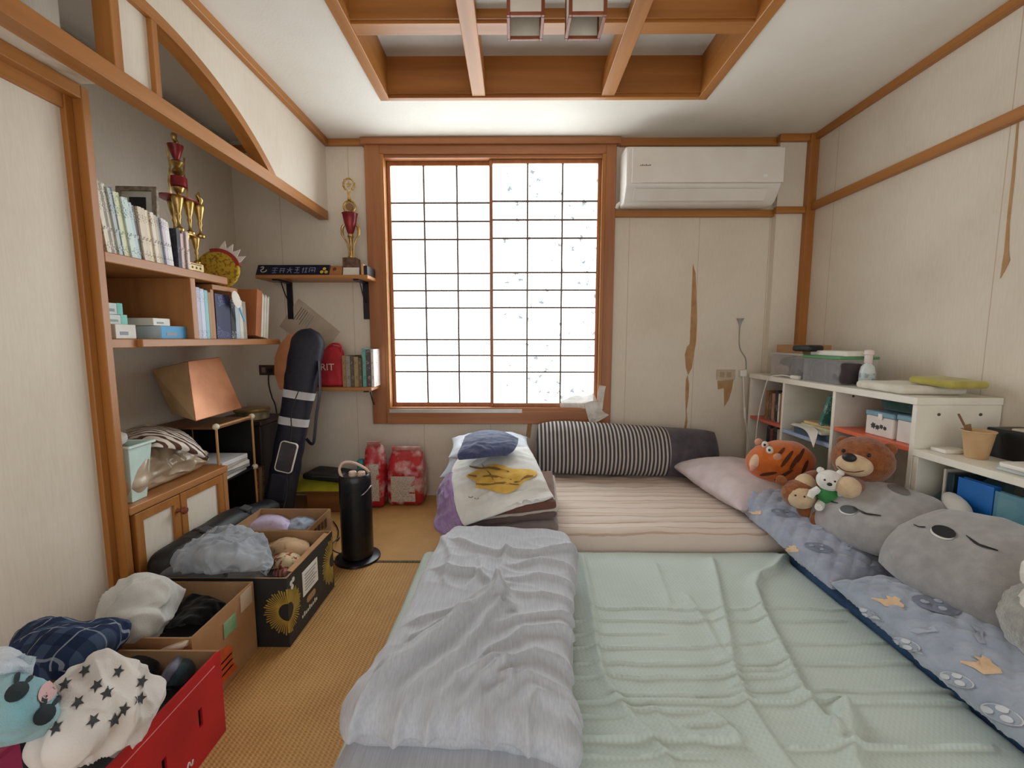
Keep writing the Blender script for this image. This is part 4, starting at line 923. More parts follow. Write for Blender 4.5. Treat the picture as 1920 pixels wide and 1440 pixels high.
# --- two red plastic packages by the back wall
m_rp = mat('red_film', 'b8242e', .25, 'd8b4b0', scale=11, bump=.4, bscale=30, spec=.7, lo=.36, hi=.52)
m_lab = mat('label_print', 'd8cfc4', .5, '9a8f88', scale=120, stretch=(1, 1, 2.5), lo=.4, hi=.5)
def package(label, x0, x1, y0, y1, h, lab, topcol):
    t = thing('plastic_package', label, 'package', ((x0 + x1) / 2, (y0 + y1) / 2, 0), 'red packages by the back wall')
    w, dp = x1 - x0, y1 - y0
    f = soft_box(w, dp, h, .03, (24, 12, 28), lambda x, y, z: .006 * nz(x * 18, z * 18, y * 18) + .006 * ridge(x * 15 + z * 8, z * 20))
    for v in f.V:
        k = sst(.62, 1, v.z / h); v.y *= 1 - .65 * k; v.x *= 1 - .12 * k
    o = obj('package_body', f, m_rp, parent=t, xf=T((x0 + x1) / 2, (y0 + y1) / 2, .0), smooth=60)
    a, b, c, d = lab
    decal('label', o, m_lab, [(a, c), (b, c), (b, (c + d) / 2), (b, d), (a, d), (a, (c + d) / 2)], ((x0 + x1) / 2, y0 - .1, 0), (1, 0, 0), (0, 0, 1), (0, 1, 0), 6, .003, parent=t)
    obj('folded_top', MB().solid(wrinkled(lambda u, v: Vector((x0 + .02 + u * (w - .04), (y0 + y1) / 2 - .03 * math.sin(v * 3), h - .02 + .05 * math.sin(v * 2.2))), .006, 26, 3), 16, 8, .004), mat(topcol[0], topcol[1], .3, topcol[2], scale=14, bump=.4, bscale=30), parent=t, smooth=60)
package('tall narrow red plastic package with a printed label by the back wall', -.965, -.84, 2.66, 2.78, .40, (-.02, .04, .05, .29), ('film_pinkish', 'b89a94', 'b8242e'))
obj_teal = one('teal_wrap', soft_box(.05, .05, .31, .02, (8, 8, 12), lambda x, y, z: .004 * nz(x * 20, z * 20)), colm('3f8f92', .4), 'slim teal wrapped roll beside the tall red package', 'roll', xf=T(-.995, 2.72, .0005), smooth=60)
package('squat red and white plastic package with a big white label', -.825, -.60, 2.70, 2.87, .35, (-.085, .07, .03, .2), ('film_clear', 'd8c4bc', 'c04048'))
# ================================================================ CARTONS OF CLOTHES ON THE FLOOR
# --- long black soft bag along the cupboard
lb = thing('duffel_bag', 'long black soft duffel bag lying between cupboard and cartons', 'bag', (-1.32, 1.83, 0))
f = soft_box(.125, .76, .285, .055, (14, 50, 18), lambda x, y, z: .006 * nz(x * 9, y * 9, z * 9) + .003 * ridge(x * 20, y * 14, z * 16))
for v in f.V: v.z *= 1 - .22 * sst(.0, .38, v.y)
obj('bag_body', f, mat('duffel_nylon', '1a1b1e', .5, '101113', scale=30, bump=.2, bscale=400), parent=lb, xf=T(-1.322, 1.885, 0), smooth=60)
for yy_ in (1.72, 1.98):
    obj('strap', MB().tube(spline([(-1.262, yy_, .18), (-1.272, yy_, .265), (-1.30, yy_, .287 - .05 * sst(1.88, 2.2, yy_)), (-1.34, yy_, .288 - .05 * sst(1.88, 2.2, yy_))], 5), .016, 8, flat=.25), m_black, parent=lb, smooth=50)
    obj('buckle', MB().box(-.02, .02, -.022, .022, -.005, .005, xf=T(-1.285, yy_, .288 - .05 * sst(1.88, 2.2, yy_)) @ RY(20)), mat('buckle_grey', '4a4d50', .3), parent=lb, bevel=.002)

def open_box(label, x0, x1, y0, y1, h, mout, min_, flaps=(), cat='box', name='cardboard_box', group='open cartons of clothes'):
    t = thing(name, label, cat, ((x0 + x1) / 2, (y0 + y1) / 2, 0), group); w = .006
    for (a, b, c, d) in ((x0, x1, y0, y0 + w), (x0, x1, y1 - w, y1), (x0, x0 + w, y0 + w, y1 - w), (x1 - w, x1, y0 + w, y1 - w)):
        m2 = MB().box(a, b, c, d, 0, h)
        o = obj('side_panel', m2, [mout, min_], parent=t)
        for p in o.data.polygons:      # inner face shows bare board
            n = p.normal; cc = p.center + loc_of(o)
            if (abs(n.z) > .5) or (c == y0 and d == y0 + w and n.y > .5) or (d == y1 and c == y1 - w and n.y < -.5) or (a == x0 and b == x0 + w and n.x > .5) or (b == x1 and a == x1 - w and n.x < -.5): p.material_index = 1
    obj('bottom_panel', bx(x0 + w, x1 - w, y0 + w, y1 - w, .001, .006), min_, parent=t)
    for mbf, nm in flaps: obj(nm, mbf, min_, parent=t)
    return t
GC = 'clothes in the cartons'
# carton 1: brown, by the heater
b1_ = open_box('brown carton of lilac and blue clothes beside the heater', -1.25, -.905, 1.80, 2.04, .25, m_cardboard, m_cardin)
for k in range(4): obj('printed_mark', bx(-.9048, -.904, 1.86 + .035 * k, 1.885 + .035 * k, .19 - .01 * (k % 2), .225), colm('5a3a26'), parent=b1_)
cloth('folded_shirt', 'lilac printed cloth folded in the brown carton beside the heater', 'clothing', [[(468, 976, .19), (495, 965, .22), (525, 966, .22), (545, 975, .19)], [(460, 986, .20), (495, 978, .225), (530, 979, .225), (548, 986, .19)], [(458, 997, .18), (495, 994, .2), (530, 994, .2), (545, 998, .17)]], mat('lilac_print', 'c9bcd8', .9, '8d84b0', scale=26, bump=.2, bscale=300, lo=.3, hi=.42), .006, 22, .03, (30, 20), group=GC)
cloth('folded_shirt', 'blue-grey crumpled cloth next to the lilac cloth', 'clothing', [[(538, 978, .18), (560, 968, .21), (585, 968, .2), (600, 976, .17)], [(532, 990, .19), (560, 981, .215), (585, 980, .205), (596, 985, .17)], [(530, 998, .17), (555, 997, .19), (575, 996, .18), (588, 994, .15)]], fab('a9b4c4', '7f8ca4', scale=30), .009, 26, .03, (30, 20), seed=5, group=GC)
# carton 2: black with gold sunflowers
m_blk = mat('box_black_print', '23282a', .5, '1b1f20', scale=9); m_goldp = mat('gold_print', 'b79a45', .45, '9c8236', scale=30)
b2_ = open_box('black printed carton with gold sunflower rosettes full of clothes', -1.24, -.79, 1.41, 1.785, .255, m_blk, m_cardin)
def rosette(face, c, zc, r0, r1, a0, a1, parent, n=56):
    mb = MB()
    for k in range(n):
        a = R(k * 360 / n)
        if not (a0 <= math.degrees(a) <= a1): continue
        rr_ = r1 * (.9 + .1 * ((k * 7) % 3) / 2); w = .0016
        q = [(r0 * math.cos(a) - w * math.sin(a), r0 * math.sin(a) + w * math.cos(a)), (r0 * math.cos(a) + w * math.sin(a), r0 * math.sin(a) - w * math.cos(a)), (rr_ * math.cos(a) + w * 1.3 * math.sin(a), rr_ * math.sin(a) - w * 1.3 * math.cos(a)), (rr_ * math.cos(a) - w * 1.3 * math.sin(a), rr_ * math.sin(a) + w * 1.3 * math.cos(a))]
        if face == 'x': mb.prism([(c + u, zc + v) for u, v in q], -.7899, -.7890, 'yz')
        else: mb.prism([(c + u, zc + v) for u, v in q], 1.4101, 1.4092, 'xz')
    return obj('rosette', mb, m_goldp, parent=parent)
rosette('x', 1.412, .13, .032, .085, -1, 90, b2_); rosette('x', 1.412, .13, .032, .085, 270, 361, b2_)
rosette('y', -.792, .13, .032, .085, 90, 270, b2_)
rosette('x', 1.775, .13, .03, .1, 90, 270, b2_)
lbp = obj('shipping_label', bx(-.7899, -.788, 1.515, 1.635, .12, .215), m_paper, parent=b2_)
for k in range(6): obj('print_line', bx(-.788, -.7875, 1.53, 1.60 + .012 * (k % 3), .135 + .012 * k, .139 + .012 * k), colm('8a8a88'), parent=lbp)
obj('hand_hole', MB().prism([(1.575 + a, .09 + b) for a, b in rr(.035, .0125, .012)], -.7899, -.7885, 'yz'), m_cardin, parent=b2_)
mb = MB()
for k in range(9): mb.box(-.7899, -.7888, 1.50 + .014 * k, 1.508 + .014 * k, .045, .055 + .006 * (k % 3 == 1))
obj('small_print', mb, colm('d8d4c8'), parent=b2_)
for (a, b) in ((1.437, .222), (1.452, .228), (1.443, .205)): obj('flower_mark', MB().prism([(a + q[0], b + q[1]) for q in oval(.009, .009, 12)], -.7899, -.7888, 'yz'), colm('d8d4c8'), parent=b2_)
obj('tape_flap', MB().box(-.02, .0, 0, .3, -.001, .001, xf=T(-.79, 1.45, .2565) @ RY(12)), m_cardboard, parent=b2_)
cloth('grey_garment', 'grey-blue crumpled trousers heaped over the black carton', 'clothing', [[(385, 1008, .262), (430, 992, .30), (470, 998, .30), (498, 1018, .27)], [(345, 1032, .28), (405, 1014, .325), (455, 1016, .325), (506, 1038, .275)], [(322, 1056, .275), (385, 1042, .335), (445, 1045, .32), (512, 1058, .262)], [(330, 1072, .262), (395, 1072, .275), (455, 1072, .272), (500, 1072, .262)]], fab('9da3ab', '838993', scale=8), .032, 19, .02, (96, 76), ang=50, seed=2.3, group=GC)
cloth('cream_garment', 'cream cotton cloth tucked behind the grey trousers', 'clothing', [[(395, 998, .262), (430, 990, .285), (465, 993, .285)], [(380, 1008, .255), (430, 998, .27), (475, 1004, .27)], [(370, 1020, .22), (430, 1010, .24), (480, 1015, .24)]], fab('ddd0b4'), .006, 20, .02, (30, 16), group=GC)
cloth('grey_towel', 'dark grey cloth spilling out under the grey trousers', 'clothing', [[(320, 1062, .262), (360, 1058, .27), (410, 1062, .265)], [(300, 1078, .262), (355, 1076, .268), (420, 1078, .262)], [(322, 1090, .20), (362, 1086, .22), (425, 1084, .22)]], fab('5f6068'), .006, 20, .016, (30, 16), seed=8, group=GC)
cloth('beige_shirt', 'beige chevron cloth in the black carton', 'clothing', [[(505, 1018, .2), (540, 1008, .23), (578, 1014, .2)], [(500, 1028, .22), (540, 1020, .25), (580, 1026, .22)], [(498, 1044, .2), (535, 1040, .22), (572, 1042, .2)]], mat('beige_chevron', 'c9a884', .9, '8f6a48', scale=40, lo=.3, hi=.4, bump=.2), .007, 22, .03, (30, 20), seed=6, group=GC)
cloth('floral_shirt', 'red, yellow and white printed cloth in the black carton', 'clothing', [[(508, 1036, .2), (535, 1034, .225), (566, 1040, .2)], [(502, 1052, .2), (532, 1048, .225), (560, 1054, .2)], [(498, 1068, .18), (525, 1066, .2), (548, 1070, .18)]], mat('floral_print', 'd9c8a0', .9, '9c3a30', scale=48, lo=.42, hi=.5, bump=.2), .008, 26, .03, (30, 20), seed=9, group=GC)
cloth('checked_cloth', 'red and white checked cloth at the near side of the black carton', 'clothing', [[(520, 1060, .19), (540, 1058, .2), (556, 1062, .18)], [(512, 1072, .18), (532, 1070, .195), (546, 1074, .17)], [(512, 1084, .16), (530, 1082, .17), (542, 1084, .15)]], woven('red_gingham', 'd8a8a0', 'a03a3c', .018, .018, rough=.9, bump=.1, band=1.), .004, 20, .02, (24, 16), seed=3, group=GC)
# carton 3: brown with an orange printed side
b3_ = open_box('brown carton with an orange printed side next to the black carton', -1.25, -.90, 1.115, 1.40, .25, m_cardboard, m_cardin)
obj('orange_print', MB().prism([(1.13, .02), (1.29, .02), (1.27, .06), (1.275, .10), (1.255, .125), (1.21, .135), (1.17, .12), (1.13, .115)], -.8999, -.899, 'yz'), mat('orange_print', 'd8642c', .7, 'c4562a', scale=16), parent=b3_)
obj('green_tape', MB().box(-.899, -.8975, 1.24, 1.30, .155, .205), mat('green_tape', '6f9c72', .3, '9dbb98', scale=20), parent=b3_)
obj('clear_tape', MB().box(-.899, -.8975, 1.325, 1.385, .185, .245), mat('clear_tape', 'c9b49c', .2), parent=b3_)
for k in range(3): obj('print_line', MB().box(-.8998, -.899, 1.14, 1.27, .045 + .02 * k, .05 + .02 * k), colm('b04a20'), parent=b3_)
cloth('pale_sweater', 'pale grey sweater hanging over the edge of the brown carton', 'clothing', [[(232, 1092, .30), (262, 1078, .35), (305, 1082, .345), (348, 1106, .28)], [(205, 1116, .31), (252, 1108, .35), (298, 1113, .33), (338, 1128, .25)], [(186, 1146, .285), (240, 1140, .32), (290, 1146, .29), (322, 1152, .22)], [(178, 1168, .262), (225, 1176, .29), (268, 1184, .265), (300, 1174, .2)], [(190, 1190, .2), (228, 1200, .23), (262, 1200, .22), (285, 1192, .17)]], fab('cfcfcb', 'bcbcb8', scale=6), .028, 13, .018, (76, 70), ang=60, seed=7, group=GC)
cloth('black_garment', 'black garments filling the brown carton beside the pale sweater', 'clothing', [[(335, 1108, .17), (380, 1102, .19), (440, 1110, .17)], [(318, 1140, .17), (370, 1130, .2), (420, 1136, .17)], [(300, 1180, .16), (345, 1172, .19), (385, 1172, .15)]], fab('16171b', '0f1013'), .016, 20, .02, (60, 44), ang=30, group=GC)
# carton 4: red
m_redbox = mat('red_carton', 'c81f2c', .42, 'b01a26', scale=6)
b4_ = open_box('red carton piled with children\'s clothes', -1.17, -.80, .62, 1.085, .24, m_redbox, m_cardin)
pn = max((o for o in bpy.data.objects if o.parent == b4_ and o.name.startswith('side_panel')), key=lambda o: sum(v.co.x for v in o.data.vertices))
bpy.data.objects.remove(pn)      # the long side towards the bed is cut with two real slots
mb = MB(); xa, xb, hh = -.806, -.80, .24; ya = .626
for (y_, z_, h_) in ((.885, .1, .055), (1.0, .12, .05)):
    mb.box(xa, xb, ya, y_ - .007, 0, hh).box(xa, xb, y_ - .007, y_ + .007, 0, z_ - h_ / 2).box(xa, xb, y_ - .007, y_ + .007, z_ + h_ / 2, hh); ya = y_ + .007
mb.box(xa, xb, ya, 1.079, 0, hh)
obj('side_panel', mb, m_redbox, parent=b4_)
obj('edge_wear', MB().box(-.7999, -.799, .66, 1.06, .212, .2135), colm('e8a0a0'), parent=b4_)
mb = MB()
for k in range(7): mb.tube(spline([(-.7995, .80 + .024 * k, .03), (-.7995, .807 + .024 * k, .045 + .01 * (k % 2)), (-.7995, .815 + .024 * k, .03), (-.7995, .82 + .024 * k, .04)], 4), .0022, 6)
obj('white_lettering', mb, colm('e8d8d4'), parent=b4_)
cloth('plaid_shirt', 'navy and grey plaid shirt bunched on the red carton', 'clothing', [[(28, 1192, .32), (90, 1160, .36), (150, 1172, .35), (205, 1162, .34), (240, 1172, .30)], [(18, 1216, .345), (90, 1192, .40), (150, 1192, .395), (210, 1188, .37), (240, 1194, .30)], [(20, 1248, .33), (75, 1232, .385), (125, 1236, .385), (180, 1228, .35), (222, 1218, .28)], [(50, 1276, .28), (85, 1272, .32), (130, 1266, .315), (172, 1254, .28), (202, 1242, .24)]],
      mat('plaid_navy', '26344f', .9, '172038', scale=10, bump=.2, bscale=300), .018, 15, .018, (84, 56), ang=20, seed=11, group=GC)
pl_ = [o for o in bpy.data.objects if o.name.startswith('plaid_shirt')][0]
def plaid_mat():
    m, nt, N, L, b = nodes_of('plaid_check'); tc = N.new('ShaderNodeTexCoord'); sp = N.new('ShaderNodeSeparateXYZ'); L.new(tc.outputs['Object'], sp.inputs[0]); last = None
    base = lin('24314d')
    prev = None
    for (ax, w, off, col, wd) in ((0, .075, .0, '4a5a74', .3), (1, .075, .02, '16203a', .35), (0, .075, .03, 'a8b0b8', .05), (1, .075, .045, '98a2ac', .05)):
        a = N.new('ShaderNodeMath'); a.operation = 'MULTIPLY_ADD'; a.inputs[1].default_value = 1 / w; a.inputs[2].default_value = off / w + 10; L.new(sp.outputs[ax], a.inputs[0])
        f_ = N.new('ShaderNodeMath'); f_.operation = 'FRACT'; L.new(a.outputs[0], f_.inputs[0])
        l_ = N.new('ShaderNodeMath'); l_.operation = 'LESS_THAN'; l_.inputs[1].default_value = wd; L.new(f_.outputs[0], l_.inputs[0])
        k_ = N.new('ShaderNodeMath'); k_.operation = 'MULTIPLY'; k_.inputs[1].default_value = .6; L.new(l_.outputs[0], k_.inputs[0])
        mx = N.new('ShaderNodeMixRGB'); L.new(k_.outputs[0], mx.inputs[0]); mx.inputs[2].default_value = lin(col)
        if prev: L.new(prev, mx.inputs[1])
        else: mx.inputs[1].default_value = base
        prev = mx.outputs[0]
    L.new(prev, b.inputs['Base Color']); b.inputs['Roughness'].default_value = .9; b.inputs['Specular IOR Level'].default_value = .15; return m
pl_.data.materials[0] = plaid_mat()
sg = cloth('star_pyjamas', 'white pyjama top printed with dark stars on the red carton', 'clothing', [[(150, 1248, .33), (195, 1232, .385), (245, 1246, .37), (292, 1274, .29)], [(112, 1292, .36), (178, 1284, .385), (240, 1294, .36), (308, 1302, .27)], [(92, 1346, .345), (160, 1346, .37), (222, 1342, .335), (288, 1330, .255)], [(82, 1394, .30), (132, 1394, .35), (192, 1376, .31), (252, 1358, .245)], [(96, 1424, .22), (125, 1418, .25), (172, 1406, .22), (222, 1390, .19)]], fab('e4e0da', 'd6d0cc', scale=7), .042, 14, .012, (96, 96), ang=-40, seed=13, group=GC)
m_star = colm('3c3f42', .8)
for k, (a, b) in enumerate(((160, 1258), (222, 1260), (122, 1284), (182, 1286), (265, 1278), (200, 1300), (146, 1318), (232, 1330), (214, 1350), (174, 1352), (262, 1310), (105, 1365))):
    c = P(a, b, z=.36); decal('star_print', sg, m_star, star(.0125, 5, .45, 60 + 25 * k), c, (1, 0, 0), (0, .6, .8), (P(a, b, z=.3) - P(a, b, z=.5)), 3, .0018)
aq = cloth('aqua_towel', 'aqua towel printed with dark bear heads at the red carton', 'towel', [[(-45, 1278, .42), (20, 1264, .455), (72, 1276, .44), (106, 1290, .38)], [(-45, 1320, .44), (20, 1308, .485), (76, 1316, .46), (114, 1326, .37)], [(-45, 1368, .42), (20, 1360, .455), (72, 1356, .43), (110, 1354, .345)], [(-45, 1396, .36), (12, 1394, .38), (55, 1384, .365), (96, 1376, .32)]], mat('aqua_terry', '8fc4cf', .95, '78aebc', scale=10, bump=.6, bscale=500, sheen=.4), .012, 14, .02, (60, 50), seed=17, group=GC)
for (a, b) in ((32, 1298), (82, 1340)):
    vd = P(a, b, z=.3) - P(a, b, z=.5); c = P(a, b, z=.45)
    for (q, ox, oy) in ((oval(.018, .014, 18), 0, 0), (oval(.005, .012, 12, 25), -.012, .019), (oval(.005, .012, 12, -25), .011, .021)):
        decal('bear_print', aq, colm('1c2c34', .9), [(u + ox, w + oy) for u, w in q], c, (1, 0, 0), (0, .6, .8), vd, 3, .002)
c = P(90, 1296, z=.43); decal('pink_patch', aq, colm('dcb4b4', .9), oval(.017, .017, 16), c, (1, 0, 0), (0, .6, .8), P(90, 1296, z=.3) - P(90, 1296, z=.5), 3, .002)
cloth('fluffy_hood', 'pale blue fluffy hood at the top of the aqua towel', 'clothing', [[(-40, 1222, .44), (10, 1212, .47), (42, 1226, .45), (58, 1245, .42)], [(-40, 1245, .47), (10, 1236, .50), (46, 1246, .48), (60, 1258, .43)], [(-40, 1272, .45), (10, 1264, .475), (40, 1266, .46), (56, 1270, .42)]], mat('pale_fleece', 'd3dfea', .95, 'bccadb', scale=30, bump=.7, bscale=300, sheen=.5), .006, 20, .03, (36, 28), seed=19, group=GC)
cloth('black_tshirt', 'black folded T-shirt inside the red carton', 'clothing', [[(228, 1218, .19), (262, 1210, .21), (300, 1216, .2)], [(222, 1245, .2), (262, 1240, .225), (300, 1246, .2)], [(240, 1272, .19), (270, 1270, .2), (295, 1272, .18)]], fab('17191d', '0e0f12'), .006, 16, .03, (30, 24), seed=23, group=GC)
cloth('cream_sleeve', 'cream sleeve pointing at the far corner of the red carton', 'clothing', [[(300, 1216, .2), (330, 1202, .23), (358, 1194, .245)], [(285, 1226, .2), (322, 1216, .235), (350, 1208, .24)], [(300, 1240, .18), (325, 1230, .2), (338, 1222, .2)]], fab('d9ccb8'), .005, 18, .015, (28, 16), seed=29, group=GC)
cloth('teal_jeans', 'dark teal denim rolled in the red carton', 'clothing', [[(330, 1236, .19), (352, 1228, .21), (378, 1232, .19)], [(312, 1262, .2), (338, 1252, .22), (366, 1256, .19)], [(298, 1292, .18), (320, 1286, .2), (342, 1286, .17)]], fab('31454e', '243640'), .006, 20, .03, (28, 24), seed=31, group=GC)
cloth('grey_legging', 'grey-violet legging beside the dark teal denim', 'clothing', [[(322, 1236, .2), (336, 1228, .225), (350, 1230, .21)], [(306, 1262, .2), (322, 1254, .23), (336, 1256, .21)], [(292, 1288, .19), (304, 1282, .21), (318, 1284, .19)]], fab('77788c', '5c5d74'), .005, 22, .02, (20, 24), seed=37, group=GC)
cloth('maroon_floral', 'dark maroon floral cloth under the star pyjamas', 'clothing', [[(262, 1322, .2), (285, 1305, .215), (305, 1300, .2)], [(235, 1350, .2), (262, 1335, .22), (285, 1325, .2)], [(200, 1395, .17), (235, 1378, .2), (262, 1360, .18)]], mat('maroon_print', '4a1f28', .9, 'a87888', scale=34, lo=.28, hi=.36, bump=.2), .007, 18, .02, (30, 30), seed=41, group=GC)
pk = thing('pink_box', 'small magenta box wedged at the near end of the red carton', 'box', (-1.05, .68, .01))
obj('box_body', bx(-1.15, -.965, .635, .76, .0065, .30), colm('b83a62', .5), parent=pk, bevel=.003)
obj('box_lid', bx(-1.155, -.96, .63, .765, .30, .312), colm('a83058', .5), parent=pk, bevel=.002)
# --- layers of folded clothes that fill the cartons under the garments on top
for (x0, x1, y0, y1, h, c, c2, lab) in ((-1.155, -.815, .775, 1.07, .165, '23262c', '191b20', 'dark folded clothes filling the red carton'), (-1.235, -.915, 1.13, 1.385, .14, '1b1c20', '131417', 'black folded clothes at the bottom of the orange-printed carton'), (-1.225, -.805, 1.425, 1.77, .17, '6f6a66', '5c5854', 'grey-brown folded clothes filling the black carton'), (-1.235, -.92, 1.815, 2.025, .15, '8f8aa0', '7c7890', 'mauve folded clothes filling the carton beside the heater')):
    f = soft_box(x1 - x0, y1 - y0, h, .03, (34, 30, 8), lambda x, y, z: .006 * nz(x * 9 + h * 40, y * 9, z * 9) + .008 * max(0, ridge(x * 7, y * 6 + h * 30)) ** 1.6 - .006)
    one('folded_clothes', f, fab(c, c2), lab, 'clothing', GC, xf=T((x0 + x1) / 2, (y0 + y1) / 2, .0065), smooth=70)
# ================================================================ THE BED ON THE FLOOR
def seg_d(px, py, a, b):
    dx, dy = b[0] - a[0], b[1] - a[1]; l2 = dx * dx + dy * dy
    t = ((px - a[0]) * dx + (py - a[1]) * dy) / l2 if l2 > 0 else 0
    t = 0 if t < 0 else 1 if t > 1 else t
    ex, ey = px - a[0] - t * dx, py - a[1] - t * dy
    return math.sqrt(ex * ex + ey * ey), dx * ey - dy * ex
ZM = .13; ZP = .20
def gp(pts, z=ZM): return [(P(a, b, z=z).x, P(a, b, z=z).y) for a, b in pts]
RIDGES = [(gp([(1092, 1045), (1100, 1085), (1110, 1140), (1118, 1200), (1128, 1262), (1160, 1320), (1225, 1395), (1260, 1440)]), .014, .016),
          (gp([(1335, 1052), (1345, 1090), (1352, 1130), (1368, 1200), (1376, 1260), (1402, 1325), (1440, 1385), (1480, 1440)]), .014, .018),
          (gp([(1472, 1046), (1452, 1070), (1424, 1082), (1416, 1105), (1430, 1150), (1448, 1185), (1475, 1240), (1500, 1295), (1540, 1350), (1562, 1375)]), .019, .018),
          (gp([(1562, 1375), (1585, 1355), (1580, 1330)]), .016, .016), (gp([(1590, 1335), (1600, 1390), (1605, 1440)]), .018, .018),
          (gp([(1230, 1060), (1255, 1130)]), .005, .012), (gp([(1290, 1120), (1330, 1180), (1358, 1240)]), .007, .014), (gp([(1225, 1335), (1262, 1372)]), .008, .012), (gp([(1345, 1345), (1382, 1385)]), .01, .012)]
CREASES = []
for (py_, x0, x1, amp, w, jig) in ((1143, 1105, 1600, .0055, .007, .4), (1166, 1075, 1580, .0055, .007, 1.1), (1190, 1075, 1240, .004, .006, 2.), (1208, 1380, 1660, .004, .007, 3.), (1216, 1075, 1370, .006, .007, 4.), (1246, 1080, 1710, .006, .008, 5.), (1258, 1380, 1500, .004, .007, 6.), (1272, 1075, 1500, .007, .008, 7.), (1296, 1380, 1830, .006, .008, 8.), (1306, 1140, 1400, .004, .007, 9.), (1319, 1075, 1830, .008, .009, 10.), (1335, 1180, 1320, .005, .007, 11.), (1362, 1290, 1370, .004, .007, 12.), (1388, 1060, 1380, .014, .013, 13.), (1404, 1475, 1860, .009, .011, 14.), (1420, 1060, 1340, .005, .009, 15.), (1345, 1080, 1170, .005, .008, 16.)):
    n_ = max(3, int((x1 - x0) / 40)); CREASES.append((gp([(x0 + (x1 - x0) * k / n_, py_ + 5 * nz(k * .9 + jig * 3.1, jig)) for k in range(n_ + 1)]), amp, w))
mcx, mcy = .39, .995
def mint_disp(lx, ly, lz):
    if lz < .1: return 0
    x, y = lx + mcx, ly + mcy; h = .003 * nz(x * 5, y * 5) + .0008 * ridge(x * 6, y * 45)
    for (pl, amp, w) in RIDGES:
        best = 9; sg = 0
        for a, b in zip(pl[:-1], pl[1:]):
            d, s = seg_d(x, y, a, b)
            if d < best: best = d; sg = s
        ww = w * (.8 if sg > 0 else 1.25)
        if best < .08: h += 1.35 * amp * math.exp(-(best / ww) ** 1.5)
    for (pl, amp, w) in CREASES:
        if abs(pl[0][1] - y) > .12: continue
        best = 9; sg = 0
        for a, b in zip(pl[:-1], pl[1:]):
            d, s = seg_d(x, y, a, b)
            if d < best: best = d; sg = s
        if best < .05: h += (1.1 * amp + .0055) * (.6 + .7 * abs(nz(x * 4 + pl[0][1] * 9, 3.))) * (math.exp(-best / (w * 1.2)) if sg > 0 else math.exp(-(best / (w * .3)) ** 2))
    return h
bed = thing('floor_mattress', 'floor mattress under a creased pale mint cotton sheet', 'mattress', (mcx, mcy, 0))
f = soft_box(1.61, 1.75, ZM, .035, (220, 470, 6), mint_disp)
m_mintc = woven('mint_gauze', 'c6d2cc', 'bac7c0', .014, .014, rough=.9, bump=.03, dist=.001, band=.4)
obj('mattress_sheet', f, m_mintc, parent=bed, xf=T(mcx, mcy, 0), smooth=80)
obj('side_edge', bx(1.2, 1.2 + .012, .15, 1.85, .02, .1), fab('3f5878'), parent=bed)
b2m = one('blue_mattress', soft_box(.345, 1.70, .13, .03, (30, 60, 6), lambda x, y, z: .002 * nz(x * 8, y * 8)), fab('4a6a92', '3c5a80'), 'narrow dark blue floor pad beside the mint sheet', 'mattress', xf=T(1.375, .985, .0005), smooth=70)
# --- pink-beige mattress against the back wall
pcx, pcy = .60, 2.37
def pink_disp(lx, ly, lz):
    if lz < .13: return 0
    x, y = lx + pcx, ly + pcy
    k = sst(-.3, .2, -ly)
    return .004 * nz(x * 4, y * 5) + .007 * k * ridge(x * 1.6, y * 13) + .006 * (1 - k) * ridge(x * 5 + y * 4, y * 9 - x * 3) + .0025 * ridge(x * 5, y * 28)
pm = thing('pink_mattress', 'thicker mattress with a pinkish beige striped sheet along the back wall', 'mattress', (pcx, pcy, 0))
f = soft_box(1.88, .99, ZP, .045, (170, 120, 10), pink_disp)
m_pink = striped('pink_stripe_sheet', [('d8c9bd', .22), ('bfa898', .27), ('d2c1b3', .5), ('c2ac9d', .54), ('dacbbf', .8), ('b9a090', .85), ('d0bfb1', 1)], .17, 1, .9, .3, 260, .02)
obj('mattress_sheet', f, m_pink, parent=pm, xf=T(pcx, pcy, 0), smooth=80)

